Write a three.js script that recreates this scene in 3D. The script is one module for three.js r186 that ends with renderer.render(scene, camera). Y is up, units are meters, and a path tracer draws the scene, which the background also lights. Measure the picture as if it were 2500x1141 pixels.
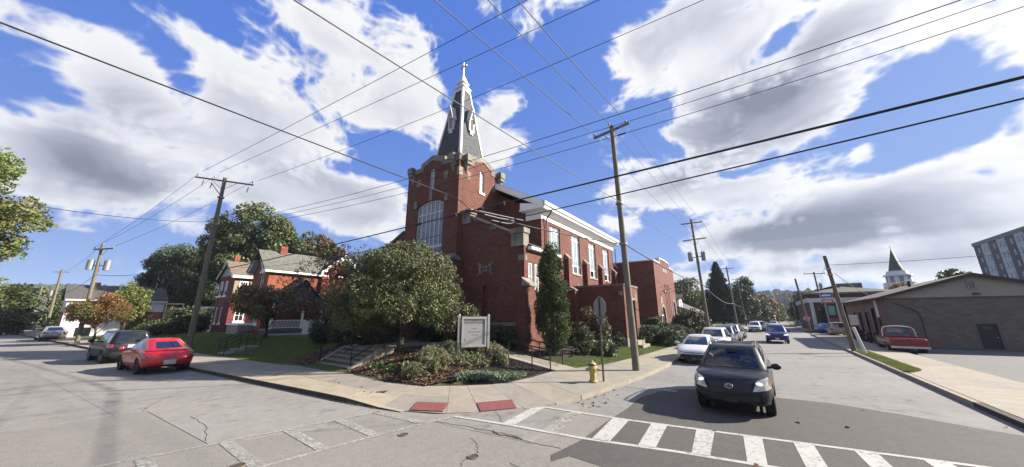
import * as THREE from 'three';
import { mergeGeometries, mergeVertices, toCreasedNormals } from 'three/addons/utils/BufferGeometryUtils.js';
import { MarchingCubes } from 'three/addons/objects/MarchingCubes.js';
import { Brush, Evaluator, ADDITION, SUBTRACTION, INTERSECTION } from 'three-bvh-csg';

// ---------------------------------------------------------------- camera, sky, sun, exposure
// site axes: x across the right-hand street (to its right), y up, -z along that street away from the camera; metres
const scene = new THREE.Scene();
const camera = new THREE.PerspectiveCamera(69.98, 1024 / 467, 0.1, 6000);
camera.position.set(0, 2.5, 0);
camera.rotation.order = 'YXZ';
camera.rotation.set(THREE.MathUtils.degToRad(13.92), THREE.MathUtils.degToRad(35.5), 0);
const renderer = new THREE.WebGLRenderer({ antialias: true });
renderer.toneMapping = THREE.LinearToneMapping;
renderer.toneMappingExposure = 2.8;
renderer.shadowMap.enabled = true;
const SUN_AZ = 50, SUN_EL = 29.5;
const sunDir = new THREE.Vector3(Math.sin(SUN_AZ * Math.PI / 180) * Math.cos(SUN_EL * Math.PI / 180), Math.sin(SUN_EL * Math.PI / 180), -Math.cos(SUN_AZ * Math.PI / 180) * Math.cos(SUN_EL * Math.PI / 180));
const sun = new THREE.DirectionalLight(new THREE.Color().setRGB(1, 0.91, 0.78), 5);
sun.position.copy(sunDir).multiplyScalar(120).add(new THREE.Vector3(-15, 0, -20)); sun.target.position.set(-15, 0, -20);
sun.castShadow = true; sun.shadow.mapSize.set(4096, 4096); sun.shadow.radius = 1.9;
Object.assign(sun.shadow.camera, { left: -90, right: 90, top: 80, bottom: -80, near: 1, far: 320 });
scene.add(sun, sun.target);

const rnd = (seed) => { let a = seed >>> 0; return () => { a = (a + 0x6d2b79f5) | 0; let t = Math.imul(a ^ (a >>> 15), 1 | a); t = (t + Math.imul(t ^ (t >>> 7), 61 | t)) ^ t; return ((t ^ (t >>> 14)) >>> 0) / 4294967296; }; };
const lerp = (a, b, t) => a + (b - a) * t, clamp = (x, a = 0, b = 1) => Math.min(b, Math.max(a, x));
const ss = (a, b, x) => { const t = clamp((x - a) / (b - a)); return t * t * (3 - 2 * t); };
// lattice noise, 2-D and 3-D, values -1..1
const PT = new Float32Array(4096), PI_ = new Uint16Array(4096); { const r = rnd(7); for (let i = 0; i < 4096; i++) { PT[i] = r() * 2 - 1; PI_[i] = Math.floor(r() * 4096); } }
const h3 = (x, y, z) => PT[(PI_[(PI_[(x & 4095)] + y) & 4095] + z) & 4095];
function n3(x, y, z) {
  const X = Math.floor(x), Y = Math.floor(y), Z = Math.floor(z); let u = x - X, v = y - Y, w = z - Z;
  u = u * u * (3 - 2 * u); v = v * v * (3 - 2 * v); w = w * w * (3 - 2 * w);
  const a = h3(X, Y, Z), b = h3(X + 1, Y, Z), c = h3(X, Y + 1, Z), d = h3(X + 1, Y + 1, Z), e = h3(X, Y, Z + 1), f = h3(X + 1, Y, Z + 1), g = h3(X, Y + 1, Z + 1), h = h3(X + 1, Y + 1, Z + 1);
  return lerp(lerp(lerp(a, b, u), lerp(c, d, u), v), lerp(lerp(e, f, u), lerp(g, h, u), v), w);
}
function fbm(x, y, z, o = 4) { let s = 0, a = 0.5; for (let i = 0; i < o; i++) { s += a * n3(x, y, z); x = x * 2.03 + 17.1; y = y * 2.01 + 5.3; z = z * 2.02 + 9.7; a *= 0.5; } return s; }

// sky: clear blue with broken fair-weather cloud; [azimuth, elevation, half width, half height, amount, grey]
const CLOUDS = [[-93,20,5.9,7.3,1.25,0.5,-15],[-94,17,4.1,3.8,0.5,0.5],[-90,28,3.8,2.4,0.5,0,-30],[-84,21,4.9,2.8,0.6,0.1,-20],[-77,23,8.9,3.4,0.9,0.1,-8],[-77,31,9.2,3.2,0.85,0.12,-12],[-87,33,3.3,1.1,0.6,0.1],[-74,40,6.1,2.2,0.7,0.15,-10],[-59,44,7.3,2.7,0.85,0.15,-25],[-65,33,9.3,3.3,0.6,0.12,-10],[-50,34,8.1,5.1,1,0.08],[-37,31,4.4,4.8,0.9,0.1,-10],[-81,16,9.3,2.2,0.8,0.5],[-62,16,10.7,3.8,1.05,0.35],[-62,20,6.8,1.9,0.5,0],[-83,11,6.6,1.9,0.65,0.4],[-84,5,3.0,1.3,1,0.1],[-92,12,2.0,0.9,0.5,0.3,-10],[-89,9,1.8,0.8,0.6,0.35],[4,29,14.1,9.2,1.2,0.25,5],[0,27,10.7,5.2,0.4,0.95,5],[7,29,3.5,2.0,0.2,0.5],[-5,41,10.4,3.6,1,0.2],[15,33,5.8,2.0,0.95,0.15],[-12,40,3.8,4.1,0.8,0],[9,35,2.7,1.4,-1.1,0,20],[15,31,1.5,1.0,-0.5,0,20],[-31,45,5.4,2.8,0.6,0.1],[-12,19,6.5,2.0,0.85,0.15],[0,17,6.6,1.8,0.75,0.2],[10,12,8.4,2.5,1,0.75],[19,15,6.0,1.3,1,0,3],[16,12,6.1,1.7,0.9,0],[8,9,11.2,1.4,0.9,0.9],[18,9,5.5,1.2,0.9,0.1],[17,6,5.9,1.3,0.9,0.35],[-3,11,7.5,2.1,0.7,0.45],[1,6,11.8,1.3,0.8,0.7],[12,6,6.5,1.1,0.8,0.1],[14,19,1.2,1.0,0.9,0],[-19,15,2.9,1.5,0.7,0],[26,28,0.8,0.7,0.8,0],[21,5,3.4,2.3,0.7,0],[-7,4,10.7,1.3,0.6,0.4],[-84,2,9.0,1.0,0.5,0.3],[-76,26,6.5,3.1,0.5,0.05],[-69,26,5.8,2.2,0.5,0],[-70,20,7.7,2.3,0.6,0.35],[-86,14,4.2,1.8,0.5,0.5],[-79,27,4.5,1.9,0.4,0.1,-10],[-64,39,6.1,2.0,0.5,0.1,-20],[-41,27,5.4,2.7,0.5,0.05],[-34,35,2.6,1.8,0.3,0],[-57,19,3.7,2.6,0.6,0.1],[-81,8,4.2,1.0,0.4,0.2],[-5,21,8.4,2.4,0.5,0.7],[-14,14,3.7,1.3,0.4,0.1],[4,11,5.1,1.6,0.5,0.5],[21,12,2.6,1.6,0.6,0],[14,4,6.0,0.8,0.5,0.3],[-90,22,3.8,2.5,0.3,0.15],[-90,16,5.5,2.5,0.35,0.4,-10],[-24,34,7.6,7.3,-0.8,0],[21,22,4.8,4.3,-1,0],[-60,22,4.9,1.6,-0.7,0],[-85,28,1.9,3.7,-0.8,0,35],[-81,34,5.5,1.3,-0.6,0,-20],[-44,43,6.0,3.2,-0.5,0],[-28,21,8.2,4.1,-0.5,0],[-11,22,3.5,2.5,-0.3,0],[-89,6,3.0,1.6,-0.6,0],[-41,22,4.1,2.7,-0.3,0],[-25,42,4.8,3.2,-0.3,0]];
{
  const W = 2560, H = 1280, data = new Float32Array(W * H * 4), D = Math.PI / 180;
  const blobs = CLOUDS.map(([az, el, ra, re, s, g, tilt = 0]) => ({ az, el, ra, re, s, g, c: Math.cos(tilt * D), n: Math.sin(tilt * D) }));
  const gx = 96, cov = new Float32Array(361 * gx), gry = new Float32Array(361 * gx), filled = new Float32Array(361 * gx);
  for (let e = 0; e < gx; e++) for (let a = 0; a <= 360; a++) {
    let s = 0, g = 0, f = 0;
    for (const b of blobs) {
      let da = a - 180 - b.az; da -= 360 * Math.round(da / 360); const X = da * Math.cos(Math.min(e, 70) * D), Y = e - b.el;
      const p = (X * b.c + Y * b.n) / b.ra, q = (-X * b.n + Y * b.c) / b.re, d2 = p * p + q * q;
      if (d2 > 9) continue; const k = Math.exp(-d2 * 0.9); s += b.s * k; g += b.g * k;
    }
    { let da = a - 180 + 35.5; da -= 360 * Math.round(da / 360); f = 1 - ss(52, 66, Math.abs(da)) ; f *= 1 - ss(52, 62, e); }
    cov[e * 361 + a] = s; gry[e * 361 + a] = g; filled[e * 361 + a] = f;
  }
  const look = (t, az, el) => { const a = clamp(az + 180, 0, 359.99), e = clamp(el, 0, gx - 2), A = Math.floor(a), E = Math.floor(e), u = a - A, v = e - E, i = E * 361 + A; return lerp(lerp(t[i], t[i + 1], u), lerp(t[i + 361], t[i + 362], u), v); };
  for (let j = 0; j < H; j++) {
    const el = ((j + 0.5) / H - 0.5) * 180; if (el < -4) continue;
    const y = Math.sin(el * D), ce = Math.cos(el * D), yy = Math.max(y, 0) + 0.16, hor = Math.exp(-Math.max(el, 0) / 17);
    for (let i = 0; i < W; i++) {
      const th = ((i + 0.5) / W - 0.5) * 2 * Math.PI, x = Math.cos(th) * ce, z = Math.sin(th) * ce, az = Math.atan2(x, -z) / D;
            const f = look(filled, az, el), own0 = look(cov, az, el), own = own0 > 0 ? own0 / (1 + 0.40 * own0) : own0, X = x * 2.2, Y = y * 3.6, Z = z * 2.2, big = fbm(X * 1.1 + 3, Y * 1.2, Z * 1.1 + 8, 2);
      const base = lerp(big * 1.6 - 0.02, own * 0.92 - 0.265 + big * 0.5, f);
      let d = 0, grey = 0;
      if (base > -0.7) {
        const wx = n3(X * 2.2, Y * 2.2, Z * 2.2) * 0.16 + n3(X * 6, Y * 6, Z * 6 + 9) * 0.05, wy = n3(X * 2.2 + 31, Y * 2.2, Z * 2.2) * 0.16;
        const billow = (sx, sy, sz, oct) => { let v = 0, am = 0.5, q = 3.1; for (let o = 0; o < oct; o++) { const t = n3((X + sx + wx) * q + o * 7.3, (Y + sy + wy) * q + o * 3.1, (Z + sz - wx) * q + o * 5.7); v += am * (o < 2 ? t : 0.62 - 1.7 * Math.abs(t)); q *= 2.07; am *= 0.56; } return v; };
        const fine = billow(0, 0, 0, 6), dens = base + fine * 1.05; d = ss(-0.05, 0.30, dens);
        if (d > 0) { const off = base + billow(0.11 * sunDir.x, 0.22, 0.11 * sunDir.z, 3) * 0.80; // thickness of cloud toward the light
          grey = clamp(ss(0.15, 1.0, off) * 0.34 + ss(0.05, 0.7, dens) * lerp(0.22, look(gry, az, el) * 1.05 + 0.12, f) * 0.66 + (0.25 - fine) * 0.22 * ss(0.2, 0.6, dens) - 0.04, 0, 1); }
      }
      const sd = x * sunDir.x + y * sunDir.y + z * sunDir.z, near = Math.exp((sd - 1) * 3.2);
      // clear air
      let r = lerp(0.062, 0.42, hor), g = lerp(0.190, 0.60, hor), b = lerp(0.73, 0.93, hor); r += near * 0.22; g += near * 0.25; b += near * 0.18;
      const br = lerp(1.02, 0.30, grey) * (1 + near * 0.22), cr = br * lerp(1.0, 0.87, grey), cg = br * lerp(1.0, 0.95, grey), cb = br * lerp(1.01, 1.20, grey), hz = hor * 0.22;
      const k = (j * W + i) * 4;
      data[k] = lerp(r, lerp(cr, r + 0.15, hz), d); data[k + 1] = lerp(g, lerp(cg, g + 0.12, hz), d); data[k + 2] = lerp(b, lerp(cb, b, hz), d); data[k + 3] = 1;
    }
  }
  const t = new THREE.DataTexture(data, W, H, THREE.RGBAFormat, THREE.FloatType); t.mapping = THREE.EquirectangularReflectionMapping; t.magFilter = t.minFilter = THREE.LinearFilter; t.colorSpace = THREE.LinearSRGBColorSpace; t.needsUpdate = true;
  scene.background = scene.environment = t; scene.backgroundIntensity = scene.environmentIntensity = 0.335;
}

// ---------------------------------------------------------------- helpers
const V3 = (x, y, z) => new THREE.Vector3(x, y, z);
const used = new Map(); const numbered = (n) => { const k = used.get(n) || 0; used.set(n, k + 1); return k ? n + '_' + String(k).padStart(3, '0') : n; };
const bases = new WeakMap();
function thing(name, label, category, [x, y, z] = [0, 0, 0], turn = 0, group) {
  const o = new THREE.Group(); o.name = numbered(name); o.position.set(x, y, z); o.rotation.y = turn; o.userData = { label, category }; if (group) o.userData.group = group; scene.add(o); bases.set(o, turn ? V3(0, 0, 0) : V3(x, y, z)); return o;
}
function structure(name, parent) { const o = new THREE.Group(); o.name = parent ? name : numbered(name); if (!parent) o.userData.kind = 'structure'; (parent || scene).add(o); bases.set(o, V3(0, 0, 0)); return o; }
const strip = (g) => { g = g.index ? g.toNonIndexed() : g; for (const k of Object.keys(g.attributes)) if (!['position', 'normal', 'uv'].includes(k)) g.deleteAttribute(k); return g; };
// flat-projected uv in metres, by the way each face points
function uvm(g) {
  g = g.index ? g.toNonIndexed() : g; if (!g.attributes.normal) g.computeVertexNormals();
  const p = g.attributes.position, uv = new Float32Array(p.count * 2), a = V3(), b = V3(), c = V3(), n = V3();
  for (let i = 0; i < p.count; i += 3) {
    a.fromBufferAttribute(p, i); b.fromBufferAttribute(p, i + 1); c.fromBufferAttribute(p, i + 2); n.copy(b).sub(a).cross(c.clone().sub(a)).normalize();
    const ax = Math.abs(n.x), ay = Math.abs(n.y), az = Math.abs(n.z);
    [a, b, c].forEach((q, k) => { let u, v; if (ay > 0.8) { u = q.x; v = q.z; } else if (ax > az) { u = q.z; v = ay > 0.25 ? q.y / Math.sqrt(1 - n.y * n.y) : q.y; } else { u = q.x; v = ay > 0.25 ? q.y / Math.sqrt(1 - n.y * n.y) : q.y; } uv[(i + k) * 2] = u; uv[(i + k) * 2 + 1] = v; });
  }
  g.setAttribute('uv', new THREE.BufferAttribute(uv, 2)); return g;
}
// one named mesh under parent; geometry in site axes for unturned things (or the thing's own axes with local = true)
function part(name, geos, material, parent, { local = false, uv = true, kind, label } = {}) {
  geos = (Array.isArray(geos) ? geos.flat(9) : [geos]).map(strip);
  let g = geos.length > 1 ? mergeGeometries(geos) : geos[0].clone();
  let root = parent; while (root && !bases.has(root)) root = root.parent;
  const b = root && bases.get(root);
  if (uv) g = uvm(g);
  if (b && !local) g.translate(-b.x, -b.y, -b.z);
  const m = new THREE.Mesh(g, material); m.name = name; m.castShadow = m.receiveShadow = true; if (kind) m.userData.kind = kind; if (label) m.userData.label = label; if (parent) parent.add(m); return m;
}
const shared = (name, geometry, material, parent, pos, rot) => { const m = new THREE.Mesh(geometry, material); m.name = name; m.castShadow = m.receiveShadow = true; if (pos) m.position.set(...pos); if (rot) m.rotation.set(...rot); parent.add(m); return m; };
const bx = (x0, x1, y0, y1, z0, z1) => new THREE.BoxGeometry(Math.abs(x1 - x0), Math.abs(y1 - y0), Math.abs(z1 - z0)).translate((x0 + x1) / 2, (y0 + y1) / 2, (z0 + z1) / 2);
const up = V3(0, 1, 0);
function rod(p, q, r0, r1 = r0, seg = 8) { const a = V3(...p), b = V3(...q), d = b.clone().sub(a); return new THREE.CylinderGeometry(r1, r0, d.length(), seg, 1).applyQuaternion(new THREE.Quaternion().setFromUnitVectors(up, d.clone().normalize())).translate((a.x + b.x) / 2, (a.y + b.y) / 2, (a.z + b.z) / 2); }
const tube = (pts, r, seg = 24, rs = 6) => new THREE.TubeGeometry(new THREE.CatmullRomCurve3(pts.map((p) => V3(...p))), seg, r, rs);
// polygon [[a,b]...] swept along z (points are x,y), x (points are z,y) or y (points are x,z)
function sweep(pts, axis, t0, t1, holes = []) {
  const S = (q) => q.map((p) => new THREE.Vector2(axis === 'x' ? -p[0] : p[0], axis === 'y' ? -p[1] : p[1]));
  const s = new THREE.Shape(S(pts)); for (const h of holes) s.holes.push(new THREE.Path(S(h)));
  const g = new THREE.ExtrudeGeometry(s, { depth: Math.abs(t1 - t0), bevelEnabled: false, steps: 1, curveSegments: 6 }), lo = Math.min(t0, t1);
  if (axis === 'z') g.translate(0, 0, lo); else if (axis === 'x') { g.rotateY(Math.PI / 2); g.translate(lo, 0, 0); } else { g.rotateX(-Math.PI / 2); g.translate(0, lo, 0); }
  return g;
}
// six-sided block from four top corners [x,y,z] (any winding) down by t
function hexa(c, t) {
  const p = [...c.map((q) => [...q]), ...c.map(([x, y, z]) => [x, y - t, z])];
  let s = 0; for (let i = 0; i < 4; i++) { const a = c[i], b = c[(i + 1) % 4]; s += a[0] * b[2] - b[0] * a[2]; }
  const f = [[0, 1, 2, 3], [7, 6, 5, 4], [0, 4, 5, 1], [1, 5, 6, 2], [2, 6, 7, 3], [3, 7, 4, 0]], v = [];
  for (const q of f) { const o = s > 0 ? [q[0], q[2], q[1], q[0], q[3], q[2]] : [q[0], q[1], q[2], q[0], q[2], q[3]]; for (const i of o) v.push(...p[i]); }
  const g = new THREE.BufferGeometry(); g.setAttribute('position', new THREE.Float32BufferAttribute(v, 3)); g.computeVertexNormals(); g.setAttribute('uv', new THREE.Float32BufferAttribute(new Float32Array(v.length / 3 * 2), 2)); return g;
}
function quadGrid(f, nu, nv) { // surface from f(u,v) -> [x,y,z]
  const pos = [], idx = [], uv = []; for (let j = 0; j <= nv; j++) for (let i = 0; i <= nu; i++) { pos.push(...f(i / nu, j / nv)); uv.push(i / nu, j / nv); }
  for (let j = 0; j < nv; j++) for (let i = 0; i < nu; i++) { const a = j * (nu + 1) + i, b = a + 1, c = a + nu + 1, d = c + 1; idx.push(a, c, b, b, c, d); }
  const g = new THREE.BufferGeometry(); g.setAttribute('position', new THREE.Float32BufferAttribute(pos, 3)); g.setAttribute('uv', new THREE.Float32BufferAttribute(uv, 2)); g.setIndex(idx); g.computeVertexNormals(); return g;
}

// ---------------------------------------------------------------- materials
// tiling noise on a w x h picture
function tnoise(seed, period, oct = 4) {
  const r = rnd(seed), layers = []; let p = period;
  for (let o = 0; o < oct; o++) { const t = new Float32Array(p * p); for (let i = 0; i < t.length; i++) t[i] = r() * 2 - 1; layers.push([p, t]); p *= 2; }
  return (u, v) => { let s = 0, a = 0.55; for (const [n, t] of layers) { const x = u * n, y = v * n, X = Math.floor(x), Y = Math.floor(y); let fx = x - X, fy = y - Y; fx = fx * fx * (3 - 2 * fx); fy = fy * fy * (3 - 2 * fy); const w = (i, j) => t[(((j % n) + n) % n) * n + (((i % n) + n) % n)]; s += a * lerp(lerp(w(X, Y), w(X + 1, Y), fx), lerp(w(X, Y + 1), w(X + 1, Y + 1), fx), fy); a *= 0.55; } return s; };
}
const toS = (c) => Math.round(255 * (c <= 0.0031308 ? 12.92 * c : 1.055 * Math.pow(clamp(c), 1 / 2.4) - 0.055));
// texture from fn(u,v) -> [r,g,b] linear (colour) or a number (data), one tile = metres
function tex(n, metres, fn, colour = true) {
  const d = new Uint8Array(n * n * 4); for (let j = 0; j < n; j++) for (let i = 0; i < n; i++) { const c = fn((i + 0.5) / n, (j + 0.5) / n), k = (j * n + i) * 4; if (colour) { d[k] = toS(c[0]); d[k + 1] = toS(c[1]); d[k + 2] = toS(c[2]); } else d[k] = d[k + 1] = d[k + 2] = clamp(c) * 255; d[k + 3] = 255; }
  const t = new THREE.DataTexture(d, n, n); t.wrapS = t.wrapT = THREE.RepeatWrapping; t.magFilter = t.minFilter = THREE.LinearFilter; t.repeat.set(1 / metres, 1 / metres); if (colour) t.colorSpace = THREE.SRGBColorSpace; t.needsUpdate = true; return t;
}
const lin = (r, g, b) => new THREE.Color().setRGB(r, g, b);
const mat = (c, roughness = 0.8, o = {}) => new THREE.MeshStandardMaterial({ color: Array.isArray(c) ? lin(...c) : c, roughness, ...o });
const tinted = (m, c) => { const k = m.clone(); k.color.copy(lin(...c)); return k; };
const M = {};
{
  const a = tnoise(11, 6, 6), b = tnoise(12, 40, 4), c2 = tnoise(13, 160, 2), r = rnd(5), tone = Array.from({ length: 4096 }, () => r());
  // brick: 24 x 64 in 4.8 m
  const NB = 24, NC = 64, brick = (u, v) => { const row = Math.floor(v * NC), x = u * NB + (row % 2) * 0.5, col = Math.floor(x) % NB, fx = x - Math.floor(x), fy = v * NC - row; return { t: tone[(row * 61 + col * 7) % 4096], t2: tone[(row * 17 + col * 131 + 9) % 4096], m: fx < 0.045 || fy < 0.13 }; };
  const bc = (lo, hi, mortar) => tex(1024, 4.8, (u, v) => { const k = brick(u, v), n = 1 + a(u, v) * 0.24 + b(u, v) * 0.08; if (k.m) return mortar.map((x) => x * n); const dark = k.t2 < 0.16 ? 0.62 : 1; return lo.map((x, i) => lerp(x, hi[i], k.t) * n * dark); });
  const bb = tex(512, 4.8, (u, v) => (brick(u, v).m ? 0.15 : 0.8 + b(u, v) * 0.15), false);
  M.brick = mat([1, 1, 1], 0.9, { map: bc([0.122, 0.035, 0.022], [0.200, 0.060, 0.035], [0.15, 0.088, 0.066]), bumpMap: bb, bumpScale: 0.008 });
  M.brickHall = mat([1, 1, 1], 0.9, { map: bc([0.150, 0.046, 0.033], [0.200, 0.066, 0.046], [0.15, 0.078, 0.060]), bumpMap: bb, bumpScale: 0.007 });
  M.brickHouse = mat([1, 1, 1], 0.9, { map: bc([0.27, 0.075, 0.038], [0.36, 0.11, 0.055], [0.27, 0.10, 0.06]), bumpMap: bb, bumpScale: 0.006 });
  M.brickRed = mat([1, 1, 1], 0.85, { map: bc([0.175, 0.028, 0.033], [0.22, 0.036, 0.040], [0.165, 0.03, 0.033]), bumpMap: bb, bumpScale: 0.006 });
  M.brickOld = mat([1, 1, 1], 0.9, { map: bc([0.16, 0.095, 0.075], [0.22, 0.13, 0.10], [0.2, 0.15, 0.13]), bumpMap: bb, bumpScale: 0.006 });
  M.brickFar = mat([1, 1, 1], 0.9, { map: bc([0.075, 0.038, 0.032], [0.105, 0.05, 0.04], [0.1, 0.06, 0.05]) });
  // limestone
  M.stone = mat([1, 1, 1], 0.85, { map: tex(512, 2.2, (u, v) => { const n = 0.245 + a(u, v) * 0.08 + b(u, v) * 0.035, s = ss(0.18, 0.5, a(v, u)) * 0.10; return [n * 1.03 - s, n * 0.94 - s, n * 0.78 - s * 0.8]; }), bumpMap: tex(256, 2.2, (u, v) => 0.5 + b(u, v) * 0.4, false), bumpScale: 0.006 });
  M.stoneGrey = tinted(M.stone, [0.72, 0.72, 0.76]);
  const spd = tnoise(21, 120, 3), big = tnoise(22, 3, 5), mid = tnoise(23, 20, 4);
  const bump = tex(512, 1.6, (u, v) => 0.5 + spd(u, v) * 0.45, false);
  M.walk = mat([1, 1, 1], 0.92, { map: tex(1024, 7.3, (u, v) => { const n = 0.305 * (1 + big(u, v) * 0.16 + mid(u, v) * 0.13 + spd(u, v) * 0.14), w = ss(0.28, 0.6, big(v + 0.3, u)) * 0.06; return [n * 1.10 - w * 0.5, n * 0.97 - w, n * 0.77 - w]; }), bumpMap: bump, bumpScale: 0.004 });
  M.walkEdge = tinted(M.walk, [1.16, 1.14, 1.05]);
  M.walkPale = tinted(M.walk, [0.88, 0.92, 0.98]);
  M.stepShade = tinted(M.walk, [0.42, 0.40, 0.38]);  // walk concrete with the tree shade over the church steps put into its colour
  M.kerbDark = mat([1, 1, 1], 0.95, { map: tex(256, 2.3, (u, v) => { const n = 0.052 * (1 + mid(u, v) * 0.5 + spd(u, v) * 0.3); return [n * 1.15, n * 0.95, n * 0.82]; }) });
  M.concreteRoad = mat([1, 1, 1], 0.93, { map: tex(1024, 7.9, (u, v) => { const n = 0.262 * (1 + big(u, v) * 0.22 + mid(u * 2, v * 2) * 0.13 + spd(u * 3, v * 3) * 0.22), st = ss(0.30, 0.6, mid(u + 0.37, v)) * 0.06 + ss(0.55, 0.75, mid(u * 3 + 0.11, v * 3)) * 0.07; return [n * 1.035 - st, n * 0.985 - st, n * 0.90 - st]; }), bumpMap: bump, bumpScale: 0.004 });
  M.roadGrey = tinted(M.concreteRoad, [0.86, 0.88, 0.93]);
  M.aggregate = mat([1, 1, 1], 0.95, { map: tex(1024, 5.3, (u, v) => { const n = 0.232 * (1 + big(u, v) * 0.12 + mid(u * 3, v * 3) * 0.12 + spd(u * 4, v * 4) * 0.42); return [n * 1.05, n * 0.985, n * 0.88]; }), bumpMap: bump, bumpScale: 0.006 });
  M.asphalt = mat([1, 1, 1], 0.9, { map: tex(1024, 6.1, (u, v) => { const n = 0.080 * (1 + big(u, v) * 0.16 + mid(u * 2, v * 2) * 0.14 + spd(u * 3, v * 3) * 0.45); return [n * 1.06, n * 0.98, n * 0.91]; }), bumpMap: bump, bumpScale: 0.006 });
  M.asphaltGrey = mat([1, 1, 1], 0.92, { map: tex(1024, 9.1, (u, v) => { const n = 0.155 * (1 + big(u, v) * 0.15 + mid(u * 2, v * 2) * 0.1 + spd(u * 3, v * 3) * 0.25); return [n, n * 0.99, n * 0.985]; }), bumpMap: bump, bumpScale: 0.005 });
  M.seal = mat([0.035, 0.034, 0.032], 0.8);
  M.grassSoil = mat([1, 1, 1], 1, { map: tex(1024, 9.7, (u, v) => { const n = 1 + big(u, v) * 0.35 + mid(u * 2, v * 2) * 0.3 + spd(u * 3, v * 3) * 0.5, d = ss(0.2, 0.6, mid(u, v)) * 0.4; return [0.095 * n + d * 0.03, 0.120 * n, 0.030 * n]; }), bumpMap: bump, bumpScale: 0.03 });
  M.earth = mat([1, 1, 1], 1, { map: tex(512, 12.7, (u, v) => { const n = 1 + big(u, v) * 0.4 + mid(u, v) * 0.35 + spd(u, v) * 0.3; return [0.075 * n, 0.080 * n, 0.032 * n]; }) });
  M.mulch = mat([1, 1, 1], 1, { map: tex(512, 2.1, (u, v) => { const n = 1 + mid(u, v) * 0.5 + spd(u, v) * 0.6; return [0.034 * n, 0.024 * n, 0.020 * n]; }), bumpMap: bump, bumpScale: 0.03 });
  const shingle = (base, var_, n = 20) => tex(512, 3, (u, v) => { const row = Math.floor(v * n), x = u * n * 0.62 + (row % 2) * 0.5 + tone[row * 3 % 4096] * 0.2, col = Math.floor(x), f = v * n - row, k = tone[(row * 91 + ((col % 12) + 12) * 13) % 4096], edge = f < 0.13 || x - col < 0.06 ? 0.6 : 1; return base.map((c) => c * (1 + (k - 0.5) * var_ + mid(u, v) * 0.18) * edge); });
  M.slate = mat([1, 1, 1], 0.8, { map: shingle([0.062, 0.072, 0.080], 0.7, 22), bumpMap: tex(256, 3, (u, v) => { const f = v * 22 - Math.floor(v * 22); return 0.2 + f * 0.6; }, false), bumpScale: 0.012 });
  M.shingleGrey = mat([1, 1, 1], 0.9, { map: shingle([0.155, 0.158, 0.135], 0.45) });
  M.shingleTan = mat([1, 1, 1], 0.9, { map: shingle([0.21, 0.165, 0.125], 0.5) });
  M.shingleDark = mat([1, 1, 1], 0.9, { map: shingle([0.10, 0.094, 0.09], 0.4) });
  M.shingleRed = mat([1, 1, 1], 0.9, { map: shingle([0.055, 0.030, 0.027], 0.4) });
  M.shingleGreen = mat([1, 1, 1], 0.9, { map: shingle([0.045, 0.06, 0.045], 0.3) });
  const grain = (base, v0) => { const t = tnoise(31, 4, 5); return tex(512, 1.3, (u, v) => { const n = 1 + t(u * 4, v * 0.35 * 4 / 4) * v0 + spd(u * 2, v * 0.25) * v0 * 0.9 + mid(u, v) * 0.12; return base.map((c) => c * n); }); };
  M.poleWood = mat([1, 1, 1], 0.92, { map: grain([0.185, 0.165, 0.120], 0.42) });
  M.poleWoodBrown = mat([1, 1, 1], 0.92, { map: grain([0.155, 0.118, 0.085], 0.42) });
  M.bark = mat([1, 1, 1], 0.97, { map: grain([0.090, 0.070, 0.052], 0.6) });
  M.barkDark = mat([1, 1, 1], 0.97, { map: grain([0.045, 0.036, 0.030], 0.6) });
  M.white = mat([0.80, 0.80, 0.78], 0.6); M.whiteOld = mat([1, 1, 1], 0.7, { map: tex(256, 2.9, (u, v) => { const n = 0.70 * (1 + big(u, v) * 0.07 + mid(u, v) * 0.05), s = ss(0.35, 0.7, mid(u, v + 0.4)) * 0.12; return [n - s, n - s, n * 0.98 - s]; }) });
  M.cream = mat([1, 1, 1], 0.8, { map: tex(256, 3.3, (u, v) => { const n = 0.36 * (1 + big(u, v) * 0.1 + mid(u, v) * 0.06); return [n * 1.05, n * 0.97, n * 0.80]; }) });
  M.black = mat([0.015, 0.015, 0.016], 0.5); M.blackMetal = mat([0.016, 0.016, 0.018], 0.42, { metalness: 0.3 });
  M.steel = mat([0.42, 0.43, 0.44], 0.45, { metalness: 0.8 }); M.galv = mat([0.34, 0.35, 0.36], 0.55, { metalness: 0.5 }); M.porcelain = mat([0.32, 0.32, 0.33], 0.35);
  M.glassDark = new THREE.MeshPhysicalMaterial({ color: lin(0.012, 0.014, 0.017), roughness: 0.05, clearcoat: 1, clearcoatRoughness: 0.02, ior: 1.6 });
  M.glassWin = new THREE.MeshPhysicalMaterial({ color: lin(0.03, 0.035, 0.042), roughness: 0.06, ior: 1.6, clearcoat: 0.6 });
  M.frost = new THREE.MeshPhysicalMaterial({ color: lin(1, 1, 1), roughness: 0.22, ior: 1.5, map: tex(256, 1.9, (u, v) => { const n = mid(u * 0.5, v * 0.25), k = spd(u * 0.4, v * 0.4); return [0.34 + n * 0.13 + k * 0.07, 0.43 + n * 0.13 + k * 0.07, 0.49 + n * 0.12 + k * 0.07]; }), bumpMap: tex(128, 1.1, (u, v) => 0.5 + mid(u, v) * 0.5, false), bumpScale: 0.004 });
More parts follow.
